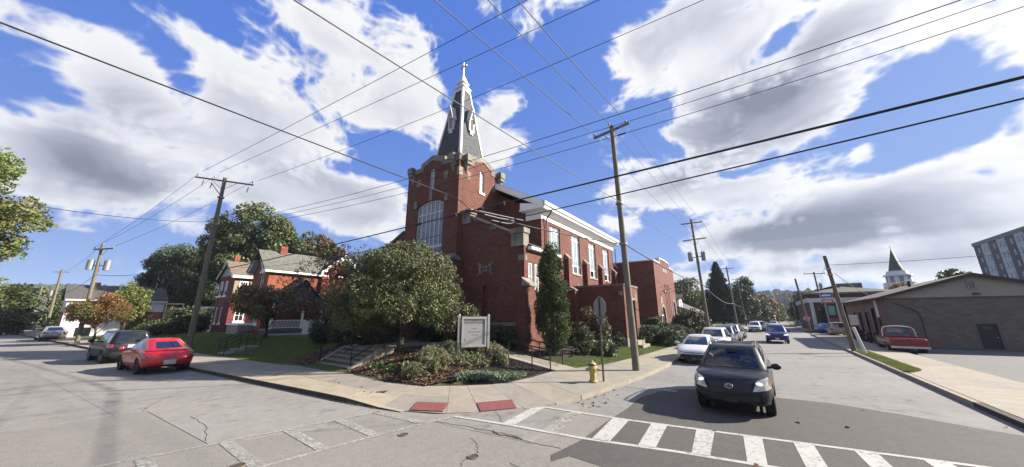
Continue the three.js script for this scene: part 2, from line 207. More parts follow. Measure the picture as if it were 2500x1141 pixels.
  M.stained = new THREE.MeshPhysicalMaterial({ color: lin(1, 1, 1), roughness: 0.16, ior: 1.55, map: tex(512, 1.7, (u, v) => { const n = mid(u * 0.6, v * 0.3), q = tone[(Math.floor(u * 10) * 31 + Math.floor(v * 14) * 57) % 4096], w = tone[(Math.floor(u * 10) * 77 + Math.floor(v * 14) * 13) % 4096] < 0.07 ? 1 : 0, l = (u * 10) % 1 < 0.10 || (v * 14) % 1 < 0.08 ? 0.55 : 1; return [(0.13 + q * 0.10 + n * 0.05 + w * 0.09) * l, (0.20 + q * 0.10 + n * 0.05 + w * 0.04) * l, (0.32 + q * 0.11 + n * 0.05 - w * 0.12) * l]; }) });
}

// ---------------------------------------------------------------- ground, roads, pavements
const kerbZ = (x) => -6.1 + 0.088 * (-x - 9.0);               // left street kerb line
const walkZ = (x) => kerbZ(x) - 2.35 - 0.25 * ss(-14, -20, x) ;    // inner edge of its pavement
const sx = (z) => (z < -20 ? 0.03 * (-z - 20) : 0);                  // the right-hand street drifts right as it goes
const lotEdgeX = (z) => -6.3 + sx(z) - 1.4 * ss(-17.5, -14.3, z);                                // inner edge of its pavement
function lotH(x, z) {                                            // rise of the church block
  const dz = walkZ(x) - z, dx = lotEdgeX(z) - x;
  const hw = 0.76 * ss(-0.3, 4.2, dz) + 0.25 * ss(5, 14, dz) * ss(-20, -26, x), he = 0.40 * ss(0.0, 4.0, dx) + 0.38 * ss(4, 7, dx) + 0.62 * ss(-27, -37, z) * ss(0, 3, dx);
  return 0.115 + Math.min(hw, he) * (1 - 0.6 * ss(-42, -60, x));
}
part('ground', quadGrid((u, v) => [lerp(-2500, 2500, u), -0.12, lerp(-2600, 1200, v)], 8, 8), M.earth, scene).userData.kind = 'structure';
{ // church block: earth, lawn and bed share one sheet that rises from the pavements
  const xs = [-140, -110, -90, -75, -62, -54]; for (let x = -50; x < -6.2; x += 0.5) xs.push(x); xs.push(-6.15);
  const zs = []; for (let z = 0; z < 30; z += 0.5) zs.push(z); zs.push(32, 36, 40, 48, 58, 70, 90, 120);
  const g = quadGrid((u, v) => { const x = xs[Math.round(u * (xs.length - 1))], z = walkZ(x) + 0.5 - zs[Math.round(v * (zs.length - 1))]; return [x + (x > -30 ? sx(z) * ss(-30, -12, x) : 0), lotH(x + (x > -30 ? sx(z) * ss(-30, -12, x) : 0), z) + (x > -60 ? n3(x * 0.9, 1, z * 0.9) * 0.012 : 0) - 0.35 * ss(0.0, 0.35, (2.43 * (z + 8.28) + 3.72 * (x + 10.05)) / 4.44 - 0.25) * (z > -13.5 ? 1 : 0), z]; }, xs.length - 1, zs.length - 1);
  part('lawn', g, M.grassSoil, scene).userData.kind = 'structure';
}
const road = part('road', sweep([[-4.1, 40], [4.6, 40], [4.75, -22], [5.1, -37], [5.5, -55], [6.1, -75], [25.5, -720], [17, -720], [-4.1, -20], [-4.7, -18], [-5.7, -14], [-5.7, -9.3], [-4.1, -9.2]], 'y', -0.3, -0.004), M.roadGrey, scene); road.userData.kind = 'structure';
const street = structure('road'); // the left-hand street: concrete bays with sealed joints
part('joint_bed', sweep([[-4.0, 30], [-4.0, -9.3], [-6.3, -8.2], [-8.7, -6.4], [-240, kerbZ(-240)], [-240, 40]], 'y', -0.3, -0.016), M.seal, street);
{
  const r = rnd(40); let x = -13.9;
  const edges = [-13.9 ]; for (let i = 0; i < 24; i++) edges.push(edges[edges.length - 1] - 8.4 - r() * 0.8);
  const rows = [12, 8.0, 3.0, -2.2, -99];
  for (let i = 0; i < edges.length - 1; i++) for (let j = 0; j < rows.length - 1; j++) {
    const a = edges[i] - 0.03, b = edges[i + 1] + 0.012, sk = (X, d) => (d === -99 ? kerbZ(X) - 0.02 : d + 0.088 * (-X - 9)), o = (d) => (d === -99 ? 0 : 0.004);
    const z0 = rows[j], z1 = rows[j + 1];
    part('concrete_bay', hexa([[a + 0.15 * 0, 0, sk(a, z0) - o(z0)], [b, 0, sk(b, z0) - o(z0)], [b, 0, sk(b, z1) + o(z1)], [a, 0, sk(a, z1) + o(z1)]], 0.12), M.concreteRoad, street);
  }
  // junction bays, older exposed aggregate
  part('concrete_bay', sweep([[-13.88, -2.35], [-13.88, kerbZ(-13.9) - 0.03], [-9.0, -6.2], [-8.2, -6.35], [-7.3, -6.65], [-6.7, -7.2], [-6.1, -8.0], [-5.5, -8.9], [-5.0, -10.0], [-4.12, -9.9], [-4.12, -6.4], [-6.78, -6.22], [-8.7, -3.9], [-9.2, -2.6]], 'y', -0.1, 0), M.concreteRoad, street);
  part('concrete_bay', sweep([[-4.12, -6.38], [-6.77, -6.20], [-8.68, -3.87], [-9.2, -2.58], [-13.88, -2.33], [-13.88, 28], [-4.12, 28]], 'y', -0.1, 0.001), M.aggregate, street);
}
part('road', sweep([[-4.115, 28], [60, 28], [60, -8.5], [4.8, -10.5], [-4.115, -9.3]], 'y', -0.08, 0.0015), M.aggregate, scene).userData.kind = 'structure';
// newer blacktop
const patch = part('asphalt_patch', [sweep([[-3.33, -5.86], [-3.47, -6.11], [-3.40, -6.6], [-3.33, -7.17], [-3.35, -8.6], [-3.30, -10.26], [-3.38, -11.6], [-3.10, -12.9], [-2.62, -13.75], [-2.12, -14.1], [-0.6, -14.15], [1.4, -14.25], [2.8, -13.7], [3.8, -13.1], [4.55, -12.8], [4.55, -9.6], [9, -8.4], [14, -6], [14, 3], [-1.2, -4.8], [-2.52, -6.18], [-3.17, -6.26]], 'y', -0.05, 0.006)], M.asphalt, scene); patch.userData.kind = 'structure';
// painted markings, worn
const wear = (() => { const a = tnoise(51, 9, 5), b = tnoise(52, 60, 3); return (amt) => { const t = tex(512, 2.7, (u, v) => clamp(0.62 + (a(u, v) * 0.5 + b(u, v) * 0.9 + amt) * 0.75), false); return t; }; })();
const paint = (c, amt) => mat(c, 0.75, { alphaMap: wear(amt), transparent: true });
M.paint = paint([0.50, 0.49, 0.46], 0.55); M.paintWorn = paint([0.43, 0.42, 0.385], -0.02);
const mark = (q, m, parent, y = 0.011) => part('stripe', hexa(q.map(([x, z]) => [x, y, z]), 0.003), m, parent);
{
  const c = thing('crosswalk', 'white ladder crosswalk with broad bars across the right-hand street in front of the dark SUV', 'crosswalk', [-1.5, 0, -8.4]);
  const line = (p, m, w) => { const n = p.length; for (let i = 0; i < n - 1; i++) { const [a, b] = [p[i], p[i + 1]], d = Math.hypot(b[0] - a[0], b[1] - a[1]), nx = -(b[1] - a[1]) / d * w / 2, nz = (b[0] - a[0]) / d * w / 2; m.push([[a[0] + nx, a[1] + nz], [b[0] + nx, b[1] + nz], [b[0] - nx, b[1] - nz], [a[0] - nx, a[1] - nz]]); } return m; };
  for (const q of line([[-5.35, -8.93], [-2.9, -9.1], [0.0, -9.52], [4.3, -10.15]], [], 0.12)) mark(q, M.paint, c);
  for (const q of line([[-6.66, -6.82], [-5.3, -7.05], [-3.36, -7.25], [-1.6, -7.62], [4.4, -8.5]], [], 0.12)) mark(q, M.paint, c);
  for (const [q, m] of [[[[-5.52, -8.86], [-5.22, -8.88], [-5.03, -7.12], [-5.33, -7.10]], M.paint], [[[-4.45, -8.92], [-4.13, -8.95], [-3.98, -7.22], [-4.30, -7.20]], M.paintWorn], [[[-3.32, -9.0], [-2.93, -9.03], [-2.82, -7.36], [-3.18, -7.33]], M.paint], [[[-2.42, -9.12], [-2.08, -9.17], [-1.97, -7.56], [-2.29, -7.52]], M.paint], [[[-1.48, -9.25], [-1.13, -9.3], [-1.06, -7.72], [-1.36, -7.68]], M.paint], [[[-0.60, -9.38], [-0.27, -9.43], [-0.21, -7.86], [-0.50, -7.82]], M.paint], [[[0.24, -9.51], [0.56, -9.56], [0.64, -8.0], [0.33, -7.95]], M.paint], [[[1.15, -9.64], [1.48, -9.69], [1.58, -8.12], [1.27, -8.08]], M.paint], [[[2.06, -9.77], [2.40, -9.82], [2.5, -8.27], [2.19, -8.22]], M.paint]]) mark(q, m, c);
  const d = thing('crosswalk', 'faded ladder crosswalk with thin worn bars across the left-hand street', 'crosswalk', [-8, 0, -4]);
  for (const q of line([[-8.62, -6.0], [-9.04, -3.88], [-9.27, -2.52], [-9.52, -1.18], [-9.9, 2]], [], 0.11)) mark(q, M.paintWorn, d);
  for (const q of line([[-6.66, -6.95], [-7.06, -4.71], [-7.24, -2.81], [-7.6, 1]], [], 0.11)) mark(q, M.paintWorn, d);
  for (const q of [[[-8.70, -5.98], [-8.68, -5.76], [-6.86, -5.9], [-6.84, -6.12]], [[-8.82, -5.05], [-8.84, -4.83], [-7.15, -4.72], [-7.13, -4.94]], [[-8.98, -4.0], [-9.02, -3.78], [-7.22, -3.68], [-7.18, -3.9]], [[-9.14, -2.93], [-9.18, -2.71], [-7.36, -2.65], [-7.32, -2.87]], [[-9.40, -1.8], [-9.44, -1.58], [-7.5, -1.5], [-7.46, -1.72]]]) mark(q, M.paintWorn, d);
  const s = thing('stop_line', 'worn white stop line across the kerb lane beside the yellow hydrant', 'road marking', [-3.2, 0, -13.3]);
  mark([[-4.30, -13.42], [-2.6, -13.52], [-2.6, -13.2], [-4.30, -13.08]], M.paintWorn, s, 0.007);
}
{ // cracks filled with dark sealant, small covers
  const crk = (p, w) => { const g = []; for (let i = 0; i < p.length - 1; i++) { const [a, b] = [p[i], p[i + 1]], n = 5; let pr = a; for (let k = 1; k <= n; k++) { const t = k / n, q = [lerp(a[0], b[0], t) + n3(i * 3.1 + k * 1.7, w * 99, 2) * 0.05, lerp(a[1], b[1], t) + n3(i * 2.3 + k * 1.9, 7, w * 77) * 0.05]; if (k === n) { q[0] = b[0]; q[1] = b[1]; } const d = Math.hypot(q[0] - pr[0], q[1] - pr[1]) || 1e-3, ww = w * (0.7 + 0.5 * Math.abs(n3(k, i, 4))), nx = -(q[1] - pr[1]) / d * ww / 2, nz = (q[0] - pr[0]) / d * ww / 2; g.push(hexa([[pr[0] + nx, 0.006, pr[1] + nz], [q[0] + nx, 0.006, q[1] + nz], [q[0] - nx, 0.006, q[1] - nz], [pr[0] - nx, 0.006, pr[1] - nz]], 0.003)); pr = q; } } return g; };
  const st = structure('crack_sealant');
  part('seal_line', [crk([[-6.8, -6.25], [-5.9, -6.42], [-5.1, -6.5], [-4.73, -6.55], [-4.1, -6.42], [-3.47, -6.5]], 0.018), crk([[-5.2, -6.55], [-4.95, -6.40], [-4.6, -6.48], [-4.35, -6.42]], 0.04)], M.seal, st, { kind: 'stuff' });
  part('hairline_crack', [crk([[-6.12, -7.82], [-5.7, -7.45], [-5.25, -6.95]], 0.007), crk([[-5.29, -5.92], [-5.0, -5.75], [-4.74, -5.49], [-4.55, -5.27], [-4.62, -5.0], [-4.45, -4.7]], 0.007), crk([[-12.2, -2.9], [-10.9, -2.9], [-9.6, -2.6]], 0.007), crk([[-16.5, -3.6], [-15.4, -2.9], [-14.4, -2.4], [-13.9, -2.3]], 0.009), crk([[-3.9, -5.4], [-3.3, -5.2], [-2.6, -5.0]], 0.008)], M.seal, st, { kind: 'stuff' });
  const cover = (x, z, r, l, h = 0.008) => { const t = thing('valve_cover', l, 'cover', [x, 0, z]); part('rim', new THREE.TorusGeometry(r, 0.012, 6, 20).rotateX(Math.PI / 2).translate(x, h, z), M.poleWoodBrown, t); part('lid', new THREE.CylinderGeometry(r * 0.94, r * 0.94, 0.012, 18).translate(x, h - 0.004, z), mat([0.07, 0.055, 0.045], 0.8), t); };
  cover(-4.58, -5.2, 0.10, 'small rusty round valve cover in the roadway nearest the camera'); cover(-6.6, -5.2, 0.10, 'small rusty valve cover inside the corner between the two crosswalks'); cover(-7.6, -2.55, 0.12, 'dark oval valve cover on the faded left crosswalk', 0.016);
}
// pavement: slabs between kerb line and lot, laid along both streets and round the corner
{
  const w = structure('sidewalk'), r = rnd(77), K = [], I = [], hk = [], hi = [];
  for (let x = -118; x < -21; x += 2.9) { K.push([x, kerbZ(x) - 0.16]); I.push([x, walkZ(x) + 0.05]); hk.push(0.13); hi.push(0.16); }
  for (const [kx, kz, ix, iz, h] of [[-20, kerbZ(-20) - 0.16, -20, walkZ(-20), 0.13], [-18.4, kerbZ(-18.4) - 0.16, -18.4, walkZ(-18.4) - 0.35, 0.13], [-16.9, kerbZ(-16.9) - 0.16, -16.9, -8.62, 0.13], [-15.3, kerbZ(-15.3) - 0.16, -15.2, -8.62, 0.13], [-13.7, kerbZ(-13.7) - 0.16, -13.8, -8.2, 0.13], [-12.1, kerbZ(-12.1) - 0.16, -12.4, -8.12, 0.13], [-10.5, kerbZ(-10.5) - 0.16, -11.1, -8.08, 0.12], [-8.95, -6.28, -10.05, -8.28, 0.035], [-8.15, -6.42, -9.6, -8.55, 0.006], [-7.05, -6.9, -9.05, -8.98, 0.006], [-6.42, -7.5, -8.6, -9.35, 0.006], [-5.72, -8.55, -8.05, -9.95, 0.006], [-5.25, -9.4, -7.72, -10.7, 0.05], [-4.92, -10.4, -7.62, -12.0, 0.12], [-4.72, -12.0, -7.68, -13.7, 0.13], [-4.5, -13.7, -7.6, -14.3, 0.13], [-4.35, -15.3, -7.2, -15.35, 0.13], [-4.25, -16.9, -6.7, -16.9, 0.13], [-4.22, -18.5, -6.45, -18.5, 0.13], [-4.2, -20.1, -6.3, -20.1, 0.13], [-4.2, -21.7, -6.2, -21.7, 0.13]]) { K.push([kx, kz]); I.push([ix, iz]); hk.push(h); hi.push(0.15); }
  for (let z = -23.4; z > -130; z -= z > -60 ? 1.75 : 4) { K.push([-4.2 + sx(z), z]); I.push([-6.2 + sx(z), z]); hk.push(0.13); hi.push(0.15); }
  const P = (i, f) => [lerp(K[i][0], I[i][0], f), lerp(hk[i], hi[i], f), lerp(K[i][1], I[i][1], f)];
  const shr = (c, g) => { const m = [0, 0, 0]; c.forEach((q) => q.forEach((v, k) => { m[k] += v / 4; })); return c.map((q) => { const d = Math.hypot(q[0] - m[0], q[2] - m[2]); return [lerp(q[0], m[0], g / d), q[1], lerp(q[2], m[2], g / d)]; }); };
  part('joint_bed', (() => { const gs = []; for (let i = 0; i < K.length - 1; i++) gs.push(hexa([P(i, 0), P(i + 1, 0), P(i + 1, 1), P(i, 1)].map(([x, y, z]) => [x, y - 0.014, z]), 0.2)); return gs; })(), M.mulch, w, { kind: 'stuff' });
  for (let i = 0; i < K.length - 1; i++) {
    const x = K[i][0], fs = x < -9.2 && x > -60 ? [0, 0.42, 1] : x > -9.2 && K[i][1] > -10 ? [0, 0.52, 1] : [0, 1];
    for (let k = 0; k < fs.length - 1; k++) { const j = (r() - 0.5) * 0.005; const m = fs.length > 2 && k === 0 && x < -9.2 ? M.walkEdge : r() < 0.25 ? M.walkPale : M.walk; part('slab', hexa(shr([P(i, fs[k]), P(i + 1, fs[k]), P(i + 1, fs[k + 1]), P(i, fs[k + 1])], 0.011).map(([a, b, c]) => [a, b + j, c]), 0.1), m, w); }
  }
  // kerbs stand in front of the slabs
  for (let i = 0; i < K.length - 1; i++) {
    const a = K[i], b = K[i + 1], d = Math.hypot(b[0] - a[0], b[1] - a[1]); let nx = (b[1] - a[1]) / d, nz = -(b[0] - a[0]) / d; { const mx = (I[i][0] + I[i + 1][0] - a[0] - b[0]), mz = (I[i][1] + I[i + 1][1] - a[1] - b[1]); if (nx * mx + nz * mz > 0) { nx = -nx; nz = -nz; } }
    if (hk[i] < 0.03 && hk[i + 1] < 0.03) continue;
    const left = a[0] < -8.5, t = 0.16, q = [[a[0] - nx * 0, hk[i] + 0.004, a[1]], [b[0], hk[i + 1] + 0.004, b[1]], [b[0] + nx * t, hk[i + 1] + 0.002, b[1] + nz * t], [a[0] + nx * t, hk[i] + 0.002, a[1] + nz * t]];
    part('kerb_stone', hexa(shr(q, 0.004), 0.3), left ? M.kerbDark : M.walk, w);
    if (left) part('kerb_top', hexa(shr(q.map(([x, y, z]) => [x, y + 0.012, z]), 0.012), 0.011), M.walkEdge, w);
  }
  // tactile panels
  const red = mat([1, 1, 1], 0.8, { map: tex(128, 0.6, (u, v) => { const n = 1 + n3(u * 30, v * 30, 3) * 0.2 + n3(u * 9, v * 9, 1) * 0.2; return [0.235 * n, 0.072 * n, 0.070 * n]; }) });
  for (const [c, l] of [[[[-8.05, -6.50], [-7.22, -6.92], [-7.62, -7.55], [-8.48, -7.08]], 'brick-red tactile panel in the left half of the corner kerb ramp'], [[[-6.40, -7.52], [-5.82, -8.38], [-6.38, -8.92], [-6.98, -8.02]], 'brick-red ribbed tactile panel in the right half of the corner kerb ramp']]) {
    const t = thing('tactile_panel', l, 'tactile paving', [c[0][0], 0, c[0][1]]), B = (u, v) => { const x = lerp(lerp(c[0][0], c[1][0], u), lerp(c[3][0], c[2][0], u), v), z = lerp(lerp(c[0][1], c[1][1], u), lerp(c[3][1], c[2][1], u), v); return [x, 0.026 + 0.034 * v + 0.006, z]; };
    part('plate', hexa([B(0, 0), B(1, 0), B(1, 1), B(0, 1)], 0.02), red, t);
    const d = []; for (let i = 0; i < 22; i++) for (let j = 0; j < 14; j++) { const q = B((i + 0.5) / 22, (j + 0.5) / 14); d.push(new THREE.CylinderGeometry(0.009, 0.014, 0.008, 5, 1).translate(q[0], q[1] + 0.003, q[2])); }
    part('raised_domes', d, red, t, { kind: 'stuff' });
  }
}
// far side of the right-hand street: kerb, grass strip, pavement, car park
{
  const kx = (z) => (z > -22 ? 4.62 - 0.02 * (z + 14) : z > -37 ? 4.78 - 0.022 * (z + 22) : z > -55 ? 5.1 - 0.022 * (z + 37) : 5.5 - 0.03 * (z + 55));
  const w = structure('sidewalk'), zs = []; for (let z = -11; z > -64; z -= 1.7) zs.push(z); for (let z = -78; z > -140; z -= 5) zs.push(z);
  for (let i = 0; i < zs.length - 1; i++) {
    const a = zs[i], b = zs[i + 1]; if (a > -64 && b < -70) continue; const W = 2.35;
    part('kerb_stone', hexa([[kx(a), 0.13, a], [kx(b), 0.13, b + 0.008], [kx(b) + 0.16, 0.132, b + 0.008], [kx(a) + 0.16, 0.132, a]], 0.3), a > -14.5 ? M.kerbDark : M.walk, w);
    const gr = a < -23 && a > -33.5 ? 0.85 : a < -21.4 && a > -33.5 ? 0.5 : 0.17;
    part('slab', hexa([[kx(a) + gr + 0.01, 0.14, a - 0.008], [kx(b) + gr + 0.01, 0.14, b + 0.008], [kx(b) + 0.4 + W, 0.145, b + 0.008], [kx(a) + 0.4 + W, 0.145, a - 0.008]], 0.1), i % 4 === 1 ? M.walkPale : M.walk, w);
  }
  part('grass_verge', quadGrid((u, v) => { const z = lerp(-22.2, -34.4, v); return [kx(z) + 0.15 + u * 0.72 * ss(-21.9, -24, z), 0.135 + 0.03 * Math.sin(u * Math.PI), z]; }, 4, 30), M.grassSoil, scene).userData.kind = 'structure';
  part('car_park', sweep([[6.4, -10.5], [60, -10.5], [60, -33.5], [6.9, -33.5], [6.7, -29], [6.5, -20]], 'y', -0.2, 0.03), M.asphaltGrey, scene).userData.kind = 'structure';
  part('car_park', sweep([[6.8, -33.51], [60, -33.6], [60, -66], [7.4, -66], [7.0, -50]], 'y', -0.2, 0.025), M.asphaltGrey, scene).userData.kind = 'structure';
  part('road', sweep([[6, -66], [160, -66], [160, -76], [6, -76]], 'y', -0.2, -0.002), M.asphaltGrey, scene).userData.kind = 'structure';
  // parking-bay lines
  const pm = M.paintWorn; const ln = thing('bay_marking', 'faded white parking bay lines on the car park by the block building', 'road marking', [13, 0.03, -39]);
  for (const x of [11.6, 14.3, 17.0, 19.7]) part('stripe', hexa([[x, 0.036, -41.4], [x + 0.11, 0.036, -41.4], [x + 0.11, 0.036, -37], [x, 0.036, -37]], 0.003), pm, ln);
}

// ---------------------------------------------------------------- walls and windows
// face frame: (along, up, out) -> site. 'z+' faces the camera side, 'x+' faces the right-hand street
const FACE = { 'z+': (g, f) => g.translate(0, 0, f), 'x+': (g, f) => g.rotateY(Math.PI / 2).translate(f, 0, 0), 'x-': (g, f) => g.rotateY(-Math.PI / 2).translate(f, 0, 0), 'z-': (g, f) => g.rotateY(Math.PI).translate(0, 0, f) };
const onFace = (face, f, g) => (Array.isArray(g) ? g.map((q) => FACE[face](q, f)) : FACE[face](g, f));
const fb = (a0, a1, y0, y1, d0, d1) => bx(a0, a1, y0, y1, d0, d1);
const rectP = (a0, a1, y0, y1) => [[a0, y0], [a1, y0], [a1, y1], [a0, y1]];
const archP = (a0, a1, y0, y1, rise, n = 10) => { const p = [[a0, y0], [a1, y0]], c = (a0 + a1) / 2, w = (a1 - a0) / 2; for (let i = 0; i <= n; i++) { const t = i / n * Math.PI; p.push([c + w * Math.cos(t), y1 - rise + rise * Math.sin(t)]); } return p; };
// a wall slab on a face with openings cut through it
const wallF = (face, f, outline, holes, thick) => onFace(face, f, sweep(outline, 'z', -thick, 0, holes));
/* window: frame bars round a grid of panes, each pane its own mesh. o = { cols, rows:[heights from bottom], fw, bar, rec, frame, pane, sill, rise } */
function windowF(parent, face, f, a0, a1, y0, y1, o = {}) {
  const { cols = 1, rows = 1, fw = 0.07, bar = 0.035, rec = 0.10, frame = M.white, pane = M.glassWin, sill = null, rise = 0, name = 'window', dark } = o;
  const ys = Array.isArray(rows) ? [y0 + fw, ...rows, y1 - fw] : Array.from({ length: rows + 1 }, (_, i) => lerp(y0 + fw, y1 - fw, i / rows)), xs = Array.isArray(cols) ? [a0 + fw, ...cols, a1 - fw] : Array.from({ length: cols + 1 }, (_, i) => lerp(a0 + fw, a1 - fw, i / cols));
  const g = [], D0 = -rec - 0.04, D1 = -rec + 0.03;
  const out = rise ? archP(a0, a1, y0, y1, rise) : rectP(a0, a1, y0, y1), inn = rise ? archP(a0 + fw, a1 - fw, y0 + fw, y1 - fw, Math.max(rise - fw * 0.3, 0.02)) : rectP(a0 + fw, a1 - fw, y0 + fw, y1 - fw);
  g.push(sweep(out, 'z', D0, D1, [inn]));
  const cap = (x) => { if (!rise) return y1 - fw; const c = (a0 + a1) / 2, w = (a1 - a0) / 2 - fw, k = clamp((x - c) / w, -1, 1); return y1 - fw - rise + fw * 0.3 + (rise - fw * 0.3) * Math.sqrt(1 - k * k); };
  for (const x of xs.slice(1, -1)) g.push(fb(x - bar / 2, x + bar / 2, y0 + fw, cap(x), D0 + 0.004, D1 - 0.006));
  for (const y of ys.slice(1, -1)) g.push(fb(a0 + fw, a1 - fw, y - bar / 2, y + bar / 2, D0 + 0.006, D1 - 0.004));
  const w = part(name, onFace(face, f, g), frame, parent);
  for (let i = 0; i < xs.length - 1; i++) for (let j = 0; j < ys.length - 1; j++) {
    const X0 = xs[i] + (i ? bar / 2 : 0), X1 = xs[i + 1] - (i < xs.length - 2 ? bar / 2 : 0), Y0 = ys[j] + (j ? bar / 2 : 0), Y1 = ys[j + 1] - (j < ys.length - 2 ? bar / 2 : 0); let q;
    if (rise && j === ys.length - 2) { const p = [[X0, Y0], [X1, Y0]]; for (let k = 0; k <= 6; k++) { const x = lerp(X1, X0, k / 6); p.push([x, Math.max(cap(x) - 0.002, Y0 + 0.02)]); } q = sweep(p, 'z', -rec - 0.03, -rec - 0.018); } else q = fb(X0, X1, Y0, Y1, -rec - 0.03, -rec - 0.018);
    part('pane', onFace(face, f, q), dark && dark(i, j) ? M.glassDark : pane, w);
  }
  if (sill) part('sill', onFace(face, f, fb(a0 - 0.08, a1 + 0.08, y0 - 0.16, y0 - 0.003, -rec, 0.07)), sill, w);
  return w;
}
// stone with a sloping top that dies into the wall
const wedgeCap = (face, f, a0, a1, y0, y1, d, lip = 0.03) => onFace(face, f, sweep([[0.0, y0], [d + lip, y0], [d + lip, y0 + 0.08], [0.0, y1]], 'x', a0 - lip, a1 + lip));

// ---------------------------------------------------------------- church
{
  const c = thing('brick_church', 'red brick church with corner tower, slate spire and cross behind the round tree', 'church', [-19.4, 0, -22]);
  const S = M.stone, B = M.brick;
  const block = (face, f, a0, a1, y0, y1, d = 0.02, m = S) => part('stone_block', onFace(face, f, fb(a0, a1, y0, y1, -0.1, d)), m, c);
  // tower: front (faces the left street) and right wall, with openings
  const TX0 = -22.35, TX1 = -16.44, TZ = -16.33, TB = -21.6, cx = -19.4;
  const prof = (mid, half, edge, lo) => [[mid + half, edge], [mid + 1.38, edge], [mid + 1.38, edge + 0.33], [mid, edge + 0.76], [mid - 1.38, edge + 0.33], [mid - 1.38, edge], [mid - half, edge]];
  const bigWin = archP(-20.95, -17.93, 5.4, 11.2, 0.5), slit = archP(-19.69, -19.13, 12.2, 13.95, 0.28);
  const T = [];
  T.push(wallF('z+', TZ, [[TX0, 0], [TX1, 0], ...prof(cx, 2.955, 13.88)], [bigWin, slit, archP(-20.6, -18.2, 0.7, 4.1, 0.9)], 0.4));
  const slitR = archP(18.65, 19.15, 12.0, 13.8, 0.25);
  T.push(wallF('x+', TX1, [[16.735, 0], [21.6, 0], [21.6, 13.88], ...prof(18.97, 2.635, 13.88).slice(1, -1), [16.735, 13.88]], [slitR], 0.4));
  T.push(bx(TX0, TX0 + 0.4, 0, 13.88, TB, TZ - 0.405), bx(TX0 + 0.405, TX1 - 0.405, 0, 13.88, TB, TB + 0.4));
  part('tower_wall', T, B, c); part('tower_roof', bx(TX0 + 0.41, TX1 - 0.41, 13.4, 13.5, TB + 0.41, TZ - 0.41), M.shingleDark, c);
  // stone coping, following the stepped gables
  const coping = (mid, half, y) => { const t = prof(mid, half, y + 0.40), b = prof(mid, half - 0.0, y - 0.02).reverse(); b.forEach((q) => { if (Math.abs(q[0] - mid) < 1.5 && Math.abs(q[0] - mid) > 1) q[0] = mid + Math.sign(q[0] - mid) * 1.05; }); return [...t, ...b]; };
  part('coping', onFace('z+', TZ, sweep(coping(cx, 2.99, 13.9), 'z', -0.44, 0.05)), S, c);
  part('coping', onFace('x+', TX1, sweep([...coping(18.97, 2.62, 13.9)], 'z', -0.44, 0.05)).translate(0, 0, 0), S, c);
  part('coping', bx(TX0 - 0.04, TX0 + 0.42, 13.88, 14.28, TB, TZ - 0.45), S, c);
  for (const [face, f, mids] of [['z+', TZ, [-21.75, -17.05]], ['x+', TX1, [17.05, 21.15]]]) for (const m of mids) {   // hanging corbels under the corner merlons
    part('corbel', onFace(face, f, [fb(m - 0.30, m + 0.30, 13.92, 14.42, 0.055, 0.42), fb(m - 0.26, m + 0.26, 13.66, 13.915, 0.0, 0.36), new THREE.CylinderGeometry(0.27, 0.07, 0.62, 10, 1, false, -Math.PI / 2, Math.PI).translate(m, 13.35, 0.0)]), S, c);
  }
  part('merlon', [bx(TX1 - 0.55, TX1 + 0.09, 14.285, 14.46, TZ - 0.55, TZ + 0.09)], S, c); part('merlon', [bx(TX0 - 0.09, TX0 + 0.55, 14.285, 14.46, TZ - 0.55, TZ + 0.09)], S, c); part('merlon', [bx(TX1 - 0.55, TX1 + 0.09, 14.285, 14.46, TB, TB + 0.6)], S, c);
  block('z+', TZ, -18.1, -17.62, 12.72, 13.3); block('z+', TZ, -21.2, -20.75, 12.72, 13.3); block('x+', TX1, 17.2, 17.55, 12.6, 13.25); block('x+', TX1, 20.3, 20.62, 12.55, 13.2);
  part('stone_block', bx(TX1 - 0.22, TX1 + 0.022, 12.7, 13.35, TZ - 0.35, TZ + 0.022), S, c);
  part('stone_drop', onFace('z+', TZ, fb(-19.58, -19.24, 11.22, 12.18, -0.1, 0.05)), S, c);
  for (const m of [-21.18, -17.7]) part('label_stop', onFace('z+', TZ, sweep([[m - 0.22, 10.88], [m + 0.22, 10.88], [m + 0.10, 11.48], [m - 0.10, 11.48]], 'z', -0.1, 0.05)), S, c);
  const ar = []; for (let i = 0; i < 22; i++) { const t = (i + 0.5) / 22 * Math.PI; ar.push(onFace('z+', TZ, fb(-0.09, 0.09, 0, 0.3, -0.08, 0.012).rotateZ(-(Math.PI / 2 - t) * 0.28).translate(-19.44 + 1.56 * Math.cos(t), 10.70 + 0.52 * Math.sin(t), 0))); } part('arch_course', ar, B, c, { kind: 'stuff' });
  // great window
  windowF(c, 'z+', TZ, -20.95, -17.93, 7.55, 11.2, { cols: [-20.42, -19.89, -19.44, -18.97, -18.45], rows: [10.2], fw: 0.10, bar: 0.10, rec: 0.14, rise: 0.5, pane: M.stained, frame: M.whiteOld, dark: () => false });
  windowF(c, 'z+', TZ, -20.95, -17.93, 5.4, 7.545, { cols: [-19.94, -18.94], rows: [6.95], fw: 0.10, bar: 0.10, rec: 0.14, pane: M.glassDark, frame: M.whiteOld, sill: S });
  windowF(c, 'z+', TZ, -19.69, -19.13, 12.2, 13.95, { rows: [13.1], rise: 0.28, rec: 0.12, fw: 0.06, pane: M.frost, frame: M.whiteOld });
  windowF(c, 'x+', TX1, 18.65, 19.15, 12.0, 13.8, { rows: [12.9], rise: 0.25, rec: 0.10, fw: 0.06, pane: M.frost, frame: M.white, sill: M.white });
